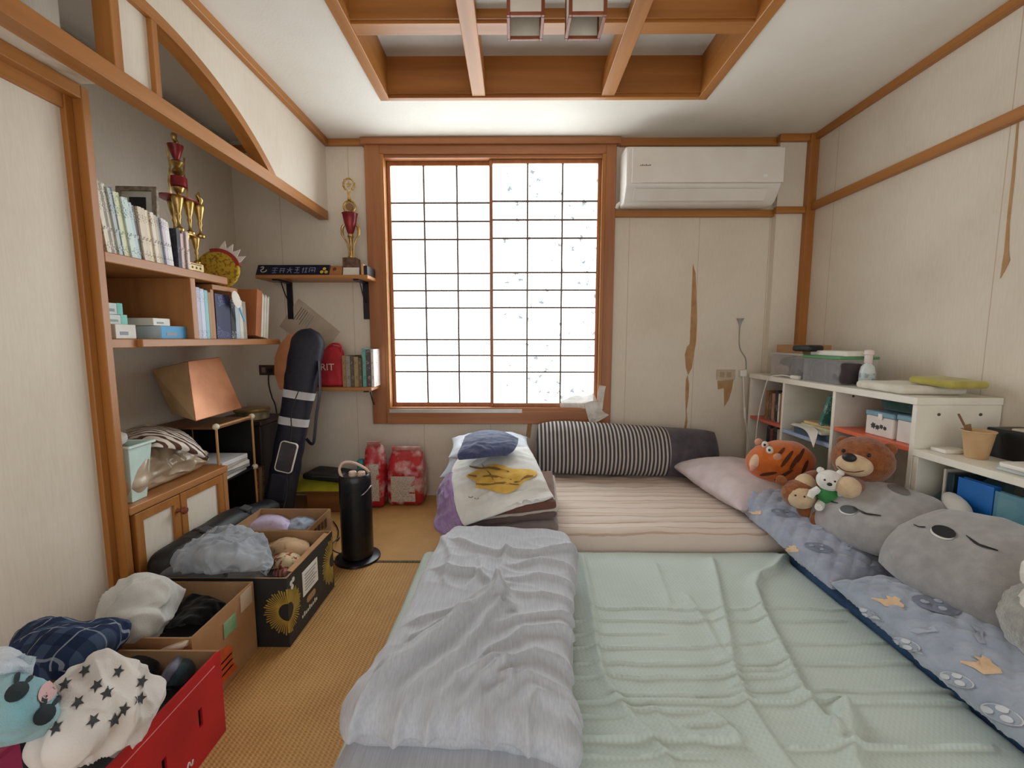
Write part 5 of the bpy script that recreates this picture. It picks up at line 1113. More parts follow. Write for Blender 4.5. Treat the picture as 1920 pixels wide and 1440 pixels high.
# --- folded grey quilt
qx, qy, qa = -.072, 1.30, -6.5
QR = []
for (pl, amp, w) in (([(672, 1345), (760, 1268), (850, 1192), (935, 1128)], .022, .02), ([(745, 1362), (800, 1300), (870, 1240), (938, 1150)], .024, .022), ([(720, 1290), (800, 1222), (880, 1165)], .014, .014), ([(700, 1330), (790, 1250), (880, 1180)], .012, .012),
                     ([(785, 1182), (860, 1162), (925, 1130)], .014, .015), ([(948, 1048), (940, 1085), (930, 1120)], .016, .014), ([(865, 1032), (930, 1050), (1000, 1052), (1062, 1036)], .016, .018), ([(832, 1082), (890, 1084), (945, 1128)], .014, .014), ([(925, 1120), (945, 1135), (960, 1150)], .014, .012),
                     ([(935, 1185), (990, 1172), (1072, 1162)], .012, .014), ([(925, 1240), (985, 1200), (1072, 1188)], .016, .017), ([(950, 1270), (1010, 1238), (1066, 1258)], .015, .016), ([(940, 1295), (1000, 1290), (1060, 1318)], .014, .015), ([(800, 1370), (830, 1330), (860, 1290), (920, 1262)], .018, .018), ([(870, 1345), (905, 1292), (950, 1272)], .016, .015), ([(920, 1390), (930, 1330), (960, 1300)], .018, .017),
                     ([(990, 1400), (985, 1350), (1010, 1320), (1050, 1330)], .02, .02), ([(835, 1018), (850, 1060), (832, 1100)], .01, .014), ([(960, 1100), (1010, 1090), (1066, 1100)], .009, .012), ([(965, 1075), (1010, 1062), (1060, 1072)], .009, .012), ([(970, 1128), (1020, 1126), (1068, 1132)], .008, .011), ([(770, 1215), (820, 1190), (865, 1180)], .009, .011), ([(900, 1060), (905, 1085), (880, 1110)], .009, .012)):
    pts_ = [(P(a_, b_, z=.27).x, P(a_, b_, z=.27).y) for a_, b_ in pl]; QR.append((pts_, amp, w))
MQ = (T(qx, qy, 0) @ RZ(qa))
def quilt_disp(x, y, z):
    h = .012 * nz(x * 3.5, y * 3.5, z * 4) + .004 * nz(x * 9, y * 9, z * 9) + .004 * max(0, ridge(x * 7 + 2, y * 11 + 1, z * 9)) ** 2 - .004
    if z < .05: return h + .008 * max(0, ridge(x * 5, y * 6, z * 4))
    p = MQ @ Vector((x, y, 0)); X, Y = p.x + .006 * nz(x * 16, y * 16), p.y + .006 * nz(x * 16 + 5, y * 16)
    for (pl, amp, w) in QR:
        best = 9; sg = 0
        for a, b in zip(pl[:-1], pl[1:]):
            d, s = seg_d(X, Y, a, b)
            if d < best: best = d; sg = s
        if best < .09: h += 1.5 * amp * math.exp(-(best / (w * (1.7 if sg > 0 else .65))) ** 1.3)
    return h
m_quilt = mat('quilt_grey', 'bec2ca', .88, 'b1b5be', scale=26, stretch=(9, .5, 3), bump=.04, bscale=600, sheen=.3, spec=.15)
qd = thing('folded_quilt', 'folded pale grey quilt lying lengthwise on the mint mattress', 'quilt', (qx, qy, ZM))
f = soft_box(.50, 1.10, .075, .036, (50, 70, 14), lambda x, y, z: .006 * nz(x * 8, y * 8, z * 12) + .006 * max(0, ridge(x * 6, y * 3, z * 5)))
obj('lower_fold', f, m_quilt, parent=qd, xf=T(qx - .012, qy - .13, ZM + .003) @ RZ(qa), smooth=80)
f = soft_box(.52, .955, .10, .048, (120, 210, 22), quilt_disp)
for v in f.V:
    k = sst(.12, .25, v.x) * sst(-.25, -.47, v.y); v.z -= .03 * k
    v.x *= 1 + .05 * math.sin(v.y * 7)
    v.z += .02 * sst(.1, -.25, v.x) * sst(-.2, -.45, v.y) * 0
obj('upper_fold', f, m_quilt, parent=qd, xf=T(qx, qy, ZM + .062) @ RZ(qa), smooth=80)

# --- pile of folded blankets in the corner of the mattress
f = soft_box(.44, .46, .058, .028, (50, 50, 12), lambda x, y, z: .006 * nz(x * 9, y * 9, z * 9) + .005 * ridge(x * 9, y * 14))
one('grey_blanket', f, fab('9a8c8a', '857876', scale=10), 'taupe folded blanket at the bottom of the blanket pile', 'blanket', 'folded blankets', xf=T(-.01, 2.09, ZP - .004) @ RZ(-3) @ RY(-3), smooth=75)
bb = thing('brown_blanket', 'dark brown folded throw with a cream lining in the blanket pile', 'blanket', (-.02, 2.1, ZP + .086), 'folded blankets')
for (z_, th_, h_, nm, dx) in ((0, .026, '6a5a58', 'fold', .0), (.024, .02, 'cabeb2', 'lining', .008), (.044, .028, '6e4c40', 'fold', -.004)):
    f = soft_box(.41, .46, th_ + .004, .012, (44, 44, 5), lambda x, y, z: .004 * nz(x * 9 + z_ * 90, y * 9) + .003 * ridge(x * 10 + z_ * 50, y * 8), flatbottom=False)
    obj(nm, f, fab(h_), parent=bb, xf=T(-.002 + dx, 2.08 + dx, ZP + .06 + z_) @ RZ(-3) @ RY(-9), smooth=75)
wbk = cloth('white_blanket', 'white blanket with a yellow printed shape on top of the pile', 'blanket', [[(862, 856, .43), (905, 846, .465), (950, 840, .485), (990, 838, .46)], [(848, 880, .40), (900, 868, .445), (955, 862, .475), (1004, 862, .45)], [(848, 915, .36), (905, 900, .405), (965, 892, .44), (1022, 900, .42)], [(856, 955, .305), (912, 940, .345), (975, 922, .385), (1030, 918, .385)], [(866, 980, .275), (925, 960, .325), (985, 942, .36), (1038, 932, .37)], [(872, 986, .265), (930, 966, .312), (985, 947, .35), (1036, 937, .36)]], fab('e0dfda', 'd2d2cf', scale=8), .010, 18, .022, (90, 80), ang=10, seed=3.3)
wbk['group'] = 'folded blankets'
blob = [(.15 * (math.cos(R(a)) * (1 + .16 * math.sin(R(a * 3 + 40)) + .1 * math.sin(R(a * 5)))), .085 * math.sin(R(a)) * (1 + .2 * math.sin(R(a * 4 + 20)))) for a in range(0, 360, 9)]
vd = P(935, 898, z=.3) - P(935, 898, z=.6)
decal('yellow_print', wbk, mat('print_yellow', 'dcb55c', .9, 'cfa548', scale=20), blob, P(936, 898, z=.44), (1, .12, 0), (0, .8, .4), vd, 9, .006)
for (x0, y0, x1, y1) in ((880, 876, 955, 884), (876, 892, 960, 898), (890, 910, 975, 908), (905, 872, 930, 905), (965, 905, 1000, 892)):
    pts_ = [(x0 + (x1 - x0) * k / 6, y0 + (y1 - y0) * k / 6 + 2.5 * math.sin(k * 1.3)) for k in range(7)]
    ol = [(P(a, b - 1.2, z=.44) - P(936, 898, z=.44)) for a, b in pts_] + [(P(a, b + 1.2, z=.44) - P(936, 898, z=.44)) for a, b in pts_[::-1]]
    decal('print_stroke', wbk, colm('8a6a34', .9), [(q.x, q.y) for q in ol], P(936, 898, z=.44), (1, 0, 0), (0, 1, 0), vd, 1, .0075)
for (a, b) in ((878, 935), (890, 938)):
    decal('print_ring', wbk, colm('6d5c50', .9), oval(.011, .011, 14), P(a, b, z=.405), (1, 0, 0), (0, 1, 0), vd, 1, .002); decal('print_ring_centre', wbk, MATS['cloth_e0dfda'], oval(.008, .008, 14), P(a, b, z=.405), (1, 0, 0), (0, 1, 0), vd, 1, .0034)
cloth('purple_blanket', 'purple blanket edge hanging at the left of the pile', 'blanket', [[(846, 885, .40), (850, 918, .36), (856, 955, .30), (868, 984, .26)], [(836, 893, .37), (838, 928, .33), (843, 965, .27), (858, 990, .24)], [(826, 908, .32), (826, 942, .28), (828, 978, .235), (846, 998, .22)], [(822, 922, .25), (820, 955, .215), (815, 990, .205), (836, 1004, .205)]], fab('a58cb8', '8f74a6', scale=12), .014, 26, .016, (50, 44), ang=80, seed=6.1, group='folded blankets')
# pillows behind the pile
def wob(a, fr, s=0.): return lambda x, y, k: a * nz(x * fr + s, y * fr, k * 3 + s) + a * .6 * ridge(x * fr * 1.3, y * fr * 1.6 + s)
one('white_pillow', pillow(.56, .36, .16, disp=wob(.006, 9)), fab('cfd8e2', 'b8c4d2', scale=9), 'pale blue-white pillow under the folded navy shirt', 'pillow', 'bed pillows', xf=T(-.16, 2.64, .285) @ RX(4), smooth=75)
one('white_pillow', pillow(.50, .34, .15, disp=wob(.007, 11, 4)), fab('dbe2ea', 'c4ced9', scale=9), 'white ruffled pillow between navy shirt and lower pillow', 'pillow', 'bed pillows', xf=T(-.15, 2.63, .415) @ RZ(5) @ RX(6), smooth=75)
cloth('navy_shirt', 'folded slate-blue shirt on top of the stacked pillows', 'clothing', [[(872, 818, .55), (900, 808, .565), (940, 809, .565), (972, 822, .545)], [(866, 834, .55), (900, 824, .57), (940, 824, .568), (970, 834, .54)], [(858, 852, .53), (895, 843, .55), (930, 841, .548), (962, 846, .525)], [(860, 862, .50), (895, 860, .515), (925, 856, .515), (950, 854, .50)]], fab('4d5678', '3f4766', scale=8), .012, 20, .02, (60, 44), ang=25, seed=9.4)

# --- long striped bolster against the back wall
sb_ = pillow(1.18, .345, .26, 110, 44, p=2.2, q=.62, pinch=-.0, disp=wob(.008, 7))
for k, fc in enumerate(sb_.F): sb_.K[k] = 1 if sum(sb_.V[i].x for i in fc) / len(fc) > .245 else 0
for v in sb_.V:
    a_, b_ = v.x / .59, v.y / .185; v.x *= math.sqrt(1 - .05 * b_ * b_); v.y *= math.sqrt(max(.3, 1 - .3 * abs(a_) ** 8))
    v.y += -.035 * sst(-.5, .5, v.x) * (v.y > 0) * (v.y / .18)
m_str = striped('bolster_stripes', [('454147', .55), ('bdb5ac', 1)], .0245, 0, .9, .2, 300)
one('bolster_pillow', sb_, [m_str, fab('59535a', '4d474e', scale=20)], 'long pillow with grey and cream stripes and a plain grey end', 'pillow', 'bed pillows', xf=T(.73, 2.735, ZP + .178) @ RY(1.2) @ RX(66), smooth=75)
# --- pinkish pillow in the corner
one('pink_pillow', pillow(.68, .48, .21, 60, 44, disp=wob(.008, 7, 2)), fab('d3c4c4', 'c2b2b3', scale=10), 'pale pink pillow under the orange plush in the corner', 'pillow', 'bed pillows', xf=T(1.265, 2.35, ZP + .082) @ RZ(98) @ RY(-2), smooth=75)
# --- blue-grey quilted pads along the bookcases, with printed cats and paw discs
m_pad = mat('pad_quilted', 'a2a8b8', .9, '8e95a8', scale=12, bump=.9, bscale=38, sheen=.4, spec=.15)
m_pad2 = mat('pad_quilted_light', 'a6afbd', .9, '939dae', scale=12, bump=.9, bscale=38, sheen=.4, spec=.15)
def quilted(s): return lambda x, y, k: .010 * nz(x * 8 + s, y * 8) + .012 * (abs(math.sin((x + y) * 44 + s)) * abs(math.sin((x - y) * 44))) ** .5 + .007 * max(0, ridge(x * 10 + s, y * 10))
m_cat = mat('print_orange_cat', 'dcc0a0', .9, 'd0b08c', scale=40); m_disc = mat('print_grey_disc', '7f8696', .9, '737a8b', scale=60); m_wpaw = mat('print_white_paw', 'd4d8de', .9)
CATP = [(-.028, -.018), (.012, -.022), (.022, -.012), (.026, .004), (.036, .012), (.034, .026), (.028, .02), (.02, .021), (.014, .028), (.010, .014), (-.004, .012), (-.018, .008), (-.03, .02), (-.036, .016), (-.026, .0)]
def pad(label, c, rot, L, W_, m, prints, s):
    o = one('quilted_pillow', pillow(L, W_, .15, 130, 90, p=3.0, q=.45, pinch=.02, disp=quilted(s)), m, label, 'pillow', 'bed pillows', xf=T(*c) @ RZ(rot) @ RY(-6 if s == 0 else -1), smooth=75)
    for (kind, a, b, sc, rt) in prints:
        pc = P(a, b, z=.24); vd = P(a, b, z=.1) - P(a, b, z=.4); r0 = R(rt)
        rot2 = lambda q: [(sc * (x * math.cos(r0) - y * math.sin(r0)), sc * (x * math.sin(r0) + y * math.cos(r0))) for x, y in q]
        du, dv = (1, 0, 0), (0, 1, 0)
        if kind == 'cat': decal('cat_print', o, m_cat, rot2(CATP), pc, du, dv, vd, 3, .003)
        if kind == 'disc':
            decal('disc_print', o, m_disc, rot2(oval(.05, .045, 22)), pc, du, dv, vd, 4, .003)
            for q in ((-.02, .012), (.02, .014), (0, -.018)): decal('disc_mark', o, m, [(x + q[0] * sc, y + q[1] * sc) for x, y in rot2(oval(.011, .008, 10, 30))], pc, du, dv, vd, 2, .0045)
        if kind == 'paw':
            ol = rot2(oval(.036, .031, 20)); decal('paw_ring', o, m_wpaw, ol, pc, du, dv, vd, 4, .003); decal('paw_ground', o, m, [(x * .88, y * .88) for x, y in ol], pc, du, dv, vd, 4, .0045)
            for q in ((-.017, .012), (.017, .012), (.0, -.013)): decal('paw_toe', o, m_wpaw, [(x + q[0] * sc, y + q[1] * sc) for x, y in rot2(oval(.013, .010, 12, 20))], pc, du, dv, vd, 2, .006)
        if kind == 'curl': decal('curl_print', o, mat('print_pale', 'aeb5c6', .9), rot2([(-.04, -.006), (-.01, .004), (.02, -.002), (.04, .012), (.03, -.01), (.0, -.012), (-.03, -.018)]), pc, du, dv, vd, 3, .003)
pad('grey quilted pillow with orange cat prints beside the pink pillow', (1.325, 1.83, .235), 92, .74, .42, m_pad, [('disc', 1470, 962, 1.0, 0), ('disc', 1535, 1027, .95, 0), ('cat', 1418, 962, .9, 0), ('cat', 1484, 1030, 1.1, 10), ('cat', 1578, 1095, .9, 0), ('curl', 1590, 1025, 1., 30), ('curl', 1625, 1060, .9, 10), ('curl', 1540, 990, .7, 0), ('curl', 1505, 950, .7, 0)], 0.)
pad('bluish quilted pillow with white paw prints beside the mint sheet', (1.33, 1.07, .212), 88, .76, .44, m_pad2, [('disc', 1755, 1135, 1.1, 0), ('cat', 1670, 1130, 1.2, 0), ('cat', 1845, 1250, 1.2, 10), ('paw', 1618, 1148, .9, 0), ('paw', 1698, 1208, .95, 0), ('paw', 1795, 1275, .9, 0), ('paw', 1880, 1340, 1., 0), ('curl', 1730, 1180, 1.1, 0), ('curl', 1830, 1190, 1.1, 40)], 2.2)

# --- two grey plush cushions with an embroidered eye
m_plush = mat('plush_grey', 'a3a09f', .95, '959291', scale=25, bump=.35, bscale=500, sheen=.6, spec=.1)
m_eye = mat('eye_black', '16161a', .5); m_eyew = mat('eye_white', 'e8e6e0', .8)
def frame(o, X, Y):
    X = Vector(X).normalized(); Y = Vector(Y); Y = (Y - X * Y.dot(X)).normalized(); N = X.cross(Y)
    return Matrix(((X.x, Y.x, N.x, o[0]), (X.y, Y.y, N.y, o[1]), (X.z, Y.z, N.z, o[2]), (0, 0, 0, 1)))
def plush_cushion(label, c, L, W_, th, X, Y, eye, eyes_px, lines, s):
    M = frame(c, X, Y); t = thing('plush_cushion', label, 'cushion', Vector((c[0], c[1], c[2] - .16)), 'grey plush cushions')
    def dsp(x, y, k): return .010 * nz(x * 6 + s, y * 6, k) + .008 * max(0, ridge(x * 7 + y * 3 + s, y * 5 - x * 4)) ** 2 - .014 * math.exp(-((x - .05) ** 2 + (y + .02) ** 2) / .004) * (1 if s < 1 and k > 0 else 0)
    mb = pillow(L, W_, th, 64, 52, p=2.3, q=.55, pinch=.03, disp=dsp)
    for v in mb.V:      # rounded, slightly egg-shaped outline
        a_, b_ = v.x / (L / 2), v.y / (W_ / 2); v.x *= math.sqrt(max(.3, 1 - .36 * b_ * b_)); v.y *= math.sqrt(max(.3, 1 - .36 * a_ * a_))
    o = obj('cushion_body', mb, m_plush, parent=t, xf=M, smooth=75)
    (a, b, sx, sy, rt) = eye; d = (P(a, b, x=1.6) - Vector(CAM)).normalized()
    right = d.cross(Vector((0, 0, 1))).normalized(); up = right.cross(d)
    ctr = Vector(CAM) + d * 1.8
    dist = (Vector(c) - Vector(CAM)).length - .06
    ctr = Vector(CAM) + d * dist
    decal('eye_white', o, m_eyew, [(x - sx * .12, y - sy * .28) for x, y in oval(sx, sy, 22, rt)], ctr, right, up, d, 4, .002)
    decal('eye', o, m_eye, oval(sx, sy, 22, rt), ctr, right, up, d, 4, .0036)
    for ln in lines:
        pp = []
        for (a2, b2) in ln:
            d2 = (P(a2, b2, x=1.6) - Vector(CAM)).normalized(); pp.append(((Vector(CAM) + d2 * (dist / d2.dot(d))) - ctr))
        pp = spline(pp, 4); w = .0016
        ol = [(q.dot(right), q.dot(up) + w) for q in pp] + [(q.dot(right), q.dot(up) - w) for q in pp[::-1]]
        decal('stitched_line', o, m_eye, ol, ctr, right, up, d, 1, .003)
    return t, M
t1, M1 = plush_cushion('grey plush animal cushion with a pale ear beside the brown bear', (1.415, 1.645, .385), .48, .34, .21, (.2, -1, .10), (.8, .1, .55), (1592, 956, .027, .016, 8), None, [[(1548, 932), (1558, 941), (1572, 944)], [(1606, 955), (1622, 964), (1650, 967)]], .3)
obj('ear', MB().ball((0, 0, 0), .075, .03, .02, 16, 10, xf=M1 @ T(.215, .13, .03) @ RZ(-38)), mat('plush_cream', 'cfccc2', .95, bump=.3, bscale=400, sheen=.5), parent=t1, smooth=75)
decal('ear_lining', [q for q in bpy.data.objects if q.parent == t1 and q.name.startswith('cushion_body')][0], mat('lining_dark', '7d7876', .95), oval(.035, .016, 16, -12), Vector(CAM) + (P(1685, 918, x=1.6) - Vector(CAM)).normalized() * 2.1, (.5, -.8, 0), (0, 0, 1), (P(1685, 918, x=1.6) - Vector(CAM)), 3, .002, parent=t1)
t2, M2 = plush_cushion('larger grey plush animal cushion leaning before the blue folder', (1.435, 1.265, .385), .51, .38, .22, (.16, -1, .0), (.82, .08, .52), (1770, 998, .028, .018, -4), None, [[(1712, 984), (1722, 988), (1735, 989)], [(1812, 1005), (1832, 1022), (1868, 1032)]], 1.7)
obj('care_tag', MB().box(-.02, .02, -.006, .006, -.0008, .0008, xf=M2 @ T(.05, -.205, .012)), m_white, parent=t2)
# --- white and grey fluffy plush at the near end
fp = thing('fluffy_plush', 'fluffy white and grey plush cat lying on the bluish quilted pillow', 'plush toy', (1.40, 1.0, .28))
m_fg = mat('fur_grey', 'a5a39c', 1., '8d8b85', scale=40, bump=1., bscale=120, sheen=.8, spec=.05); m_fw = mat('fur_white', 'e6e2da', 1., 'd8d2c8', scale=40, bump=1., bscale=120, sheen=.8, spec=.05)
fur = lambda sd, a=.05: (lambda d: 1 + a * nz(d.x * 7 + sd, d.y * 7, d.z * 7) + a * .5 * nz(d.x * 19, d.y * 19 + sd, d.z * 19))
obj('body', MB().ball((1.40, 1.0, .365), .155, .13, .115, 40, 26, fn=fur(1)), m_fg, parent=fp, smooth=75)
obj('face', MB().ball((1.355, .985, .415), .10, .085, .085, 32, 22, fn=fur(4)), m_fw, parent=fp, smooth=75)
obj('ear', MB().lathe([(.034, 0), (.028, .02), (.016, .045), (0, .058)], 14, xf=T(1.315, 1.03, .48) @ RX(-14) @ RY(-22)), m_fw, parent=fp, smooth=60)
obj('ear', MB().lathe([(.034, 0), (.028, .02), (.016, .045), (0, .058)], 14, xf=T(1.42, 1.0, .49) @ RY(18)), m_fw, parent=fp, smooth=60)

# --- plush toys on the pillow
m_or = mat('plush_orange', 'd2702c', .95, 'bd5e20', scale=22, bump=.3, bscale=400, sheen=.5, spec=.1)
m_dk = mat('plush_dark', '5a2f18', .95); m_pinkf = mat('plush_pink', 'd9a088', .95)
tg = thing('tiger_plush', 'round orange tiger plush lying on the pink pillow', 'plush toy', (1.38, 2.2, .34))
MT_ = T(1.375, 2.19, .445) @ RZ(-20) @ RY(-12)
bod = obj('body', MB().ball((0, 0, 0), .158, .12, .112, 44, 28, xf=MT_, fn=lambda d: 1 + .03 * nz(d.x * 3, d.y * 3, d.z * 3)), m_or, parent=tg, smooth=75)
dcam = (Vector((1.375, 2.19, .445)) - Vector(CAM)).normalized(); rgt = dcam.cross(Vector((0, 0, 1))).normalized(); upv = rgt.cross(dcam); cc = Vector((1.375, 2.19, .445)) - dcam * .2
for (a, b, l, w, rt) in ((.03, .02, .05, .009, 62), (.062, .01, .045, .009, 66), (.0, .045, .035, .008, 58), (.085, .045, .04, .008, 70), (-.045, -.065, .04, .008, 20), (.02, -.06, .05, .008, 40), (.105, -.01, .04, .008, 74)):
    decal('stripe', bod, m_dk, [(x + a, y + b) for x, y in oval(l, w, 14, rt)], cc, rgt, upv, dcam, 3, .0022)
obj('muzzle', MB().ball((0, 0, 0), .05, .028, .026, 24, 14, xf=MT_ @ T(-.112, -.055, .035) @ RY(-45) @ RZ(30)), mat('plush_beige', 'e2c0a0', .95), parent=tg, smooth=75)
obj('mouth', MB().ball((0, 0, 0), .044, .012, .016, 20, 10, xf=MT_ @ T(-.122, -.073, .022) @ RY(-45) @ RZ(30)), m_pinkf, parent=tg, smooth=75)
for (a, b, c) in ((-.045, -.075, .088), (-.055, -.03, .105)):
    obj('eye', MB().ball((0, 0, 0), .017, .015, .02, 16, 12, xf=MT_ @ T(a, b, c)), m_eyew, parent=tg, smooth=75)
    obj('pupil', MB().ball((0, 0, 0), .006, .004, .007, 12, 8, xf=MT_ @ T(a - .004, b - .014, c + .004)), m_eye, parent=tg, smooth=75)
for (a, b, c) in ((-.075, .02, .112), (-.02, -.1, .055)): obj('ear', MB().ball((0, 0, 0), .02, .012, .02, 16, 10, xf=MT_ @ T(a, b, c)), m_pinkf, parent=tg, smooth=75)
# brown bear in a red shirt
m_br = mat('fur_brown', '9a6038', 1., '82492a', scale=45, bump=.9, bscale=180, sheen=.4, spec=.05); m_pale = mat('fur_beige', 'd8bd9a', .95, 'c9ab86', scale=30, bump=.4, bscale=300, sheen=.4)
be_ = thing('brown_bear', 'brown teddy bear in a red shirt before the tall bookcase', 'plush toy', (1.44, 1.84, .28))
obj('body', MB().ball((1.45, 1.845, .385), .10, .095, .125, 32, 22, fn=fur(3, .03)), mat('red_knit', 'b32730', .95, '95202a', scale=20, bump=.4, bscale=300), parent=be_, smooth=75)
HB = T(1.45, 1.765, .578) @ RZ(-55) @ RX(-14)
obj('head', MB().ball((0, 0, 0), .108, .095, .098, 36, 26, xf=HB, fn=fur(6, .03)), m_br, parent=be_, smooth=75)
obj('snout', MB().ball((0, -.082, -.028), .062, .05, .045, 28, 18, xf=HB), m_pale, parent=be_, smooth=75)
obj('nose', MB().ball((-.006, -.13, -.002), .025, .014, .018, 18, 12, xf=HB), m_eye, parent=be_, smooth=75)
obj('smile', MB().tube(spline([HB @ Vector(p) for p in ((-.045, -.112, -.045), (-.015, -.131, -.058), (.02, -.128, -.055), (.048, -.108, -.038))], 5), .0018, 6), m_dk, parent=be_, smooth=60)
for s in (-1, 1):
    obj('ear', MB().ball((s * .078, .012, .062), .026, .016, .026, 18, 12, xf=HB), m_br, parent=be_, smooth=75)
    obj('eye', MB().ball((s * .042, -.086, .022), .008, .005, .008, 12, 8, xf=HB), m_eye, parent=be_, smooth=75)
for (pts_, rs) in (([(1.375, 1.87, .45), (1.325, 1.86, .46), (1.275, 1.84, .45)], [.045, .045, .04]), ([(1.42, 1.75, .47), (1.37, 1.70, .485), (1.335, 1.68, .49)], [.045, .042, .036])):
    obj('arm', MB().tube(spline(pts_, 5), [mixv(rs[0], rs[-1], k / 10) for k in range(11)], 16), m_br, parent=be_, smooth=75)
    obj('paw', MB().ball(pts_[-1], .043, .042, .043, 22, 16, fn=fur(9, .03)), m_pale, parent=be_, smooth=75)
for (pts_, r_) in (([(1.41, 1.82, .33), (1.34, 1.76, .32), (1.27, 1.72, .33)], .05), ([(1.4, 1.9, .32), (1.33, 1.93, .31), (1.27, 1.93, .315)], .05)): obj('leg', MB().tube(spline(pts_, 5), [r_ * (1 - .1 * k / 10) for k in range(11)], 16), m_br, parent=be_, smooth=75)
# small white bear in a green vest
wb2 = thing('white_bear', 'small white bear toy in a green vest on the brown bear\'s lap', 'plush toy', (1.30, 1.765, .38))
m_wf = mat('fur_snow', 'e9e7e2', 1., 'dcd8d2', scale=40, bump=.6, bscale=220, sheen=.5)
HW = T(1.30, 1.735, .50) @ RZ(-36)
obj('head', MB().ball((0, 0, 0), .047, .044, .043, 28, 20, xf=HW, fn=fur(2, .02)), m_wf, parent=wb2, smooth=75)
obj('torso', MB().ball((0, .008, -.065), .04, .035, .045, 24, 16, xf=HW), mat('green_knit', '3f8a4c', .9, '2f7340', scale=30, bump=.4, bscale=300), parent=wb2, smooth=75)
obj('nose', MB().ball((0, -.046, -.004), .009, .006, .007, 12, 8, xf=HW), m_eye, parent=wb2, smooth=75)
for s in (-1, 1):
    obj('ear', MB().ball((s * .033, .004, .036), .014, .009, .014, 14, 10, xf=HW), m_wf, parent=wb2, smooth=75)
    obj('eye', MB().ball((s * .017, -.041, .010), .004, .003, .004, 10, 8, xf=HW), m_eye, parent=wb2, smooth=75)
    obj('arm', MB().tube([HW @ Vector(p) for p in ((s * .034, 0, -.045), (s * .055, -.012, -.06), (s * .062, -.02, -.08))], [.015, .015, .012], 12), m_wf, parent=wb2, smooth=75)
    obj('leg', MB().tube([HW @ Vector(p) for p in ((s * .02, 0, -.1), (s * .028, -.025, -.112), (s * .03, -.04, -.11))], [.017, .017, .014], 12), m_wf, parent=wb2, smooth=75)
# beige round-headed plush
mk = thing('beige_plush', 'small beige and brown monkey plush at the edge of the pink pillow', 'plush toy', (1.25, 1.86, .27))
HM = T(1.245, 1.835, .405) @ RZ(-30)
obj('head', MB().ball((0, 0, 0), .068, .06, .062, 30, 20, xf=HM, fn=fur(8, .02)), m_br, parent=mk, smooth=75)
obj('face', MB().ball((.006, -.018, -.004), .058, .05, .053, 30, 20, xf=HM), m_pale, parent=mk, smooth=75)
for s in (-1, 1):
    obj('ear', MB().ball((s * .068, .004, .028 + (.02 if s < 0 else 0)), .022, .012, .024, 16, 10, xf=HM), m_br, parent=mk, smooth=75)
    obj('eye', MB().ball((s * .016, -.066, .012), .004, .003, .004, 10, 8, xf=HM), m_eye, parent=mk, smooth=75)
obj('body', MB().ball((.05, .02, -.08), .055, .055, .055, 22, 16, xf=HM), m_br, parent=mk, smooth=75)
# ================================================================ BOOKCASES ON THE RIGHT
m_lam = mat('bookcase_white', 'eae6da', .4, 'e0dbce', scale=8)
BX0, BX1, BY0, BY1, BZ = 1.555, 1.88, 1.655, 2.845, .855
bc = thing('tall_bookcase', 'white bookcase with red, blue and orange shelves in the corner', 'bookcase', ((BX0 + BX1) / 2, (BY0 + BY1) / 2, 0))
th = .02; d1, d2 = 2.09, 2.485
obj('top_panel', bx(BX0 - .006, BX1, BY0 - .004, BY1, BZ - .028, BZ), m_lam, parent=bc, bevel=.0015)
ep = obj('end_panel', bx(BX0, BX1, BY0, BY0 + th, 0, BZ - .028), m_lam, parent=bc, bevel=.001)
for xx in (1.64, 1.80): obj('screw_cap', MB().lathe([(.006, 0), (.006, .002), (0, .003)], 12, xf=T(xx, BY0, BZ - .065) @ RX(90)), colm('5a5248'), parent=ep)
obj('end_panel', bx(BX0, BX1, BY1 - th, BY1, 0, BZ - .028), m_lam, parent=bc, bevel=.001)
for y_ in (d1, d2): obj('divider', bx(BX0, BX1 - .006, y_ - th / 2, y_ + th / 2, 0, BZ - .028), m_lam, parent=bc, bevel=.001)
obj('screw_cap', MB().lathe([(.006, 0), (.006, .002), (0, .003)], 12, xf=T(1.64, d1 - th / 2, BZ - .05) @ RX(90)), colm('5a5248'), parent=bc)
SH = ((BY0 + th, d1 - th / 2, .655, 'dc6a44', 'e07048'), (d1 + th / 2, d2 - th / 2, .56, '9db0cf', 'a8bad6'), (d2 + th / 2, BY1 - th, .578, 'c9604a', 'cc6650'))
for (a, b, z_, c, c2) in SH:
    obj('shelf', bx(BX0 + .004, BX1 - .006, a, b, z_ - .018, z_), mat('shelf_' + c, c, .4, c2, scale=10), parent=bc, bevel=.001)
    obj('shelf', bx(BX0 + .004, BX1 - .006, a, b, .28, .298), m_lam, parent=bc, bevel=.001)
for (a, b, c) in ((BY0 + th, d1 - th / 2, 'eae6da'), (d1 + th / 2, d2 - th / 2, 'a9b784'), (d2 + th / 2, BY1 - th, 'eae6da')):
    obj('back_panel', bx(BX1 - .006, BX1, a, b, 0, BZ - .028), colm(c, .6), parent=bc)
lo = thing('low_bookcase', 'low white bookcase continuing along the right wall', 'bookcase', ((BX0 + BX1) / 2, 1.0, 0)); LZ = .655; LY0, LY1 = .35, BY0 - .003
obj('top_panel', bx(BX0 - .006, BX1, LY0, LY1, LZ - .026, LZ), m_lam, parent=lo, bevel=.0015)
obj('end_panel', bx(BX0, BX1, LY1 - th, LY1, 0, LZ - .026), m_lam, parent=lo, bevel=.001)
obj('end_panel', bx(BX0, BX1, LY0, LY0 + th, 0, LZ - .026), m_lam, parent=lo, bevel=.001)
obj('divider', bx(BX0, BX1 - .006, .98, 1.0, 0, LZ - .026), m_lam, parent=lo, bevel=.001)
obj('back_panel', bx(BX1 - .006, BX1, LY0 + th, LY1 - th, 0, LZ - .026), m_lam, parent=lo)
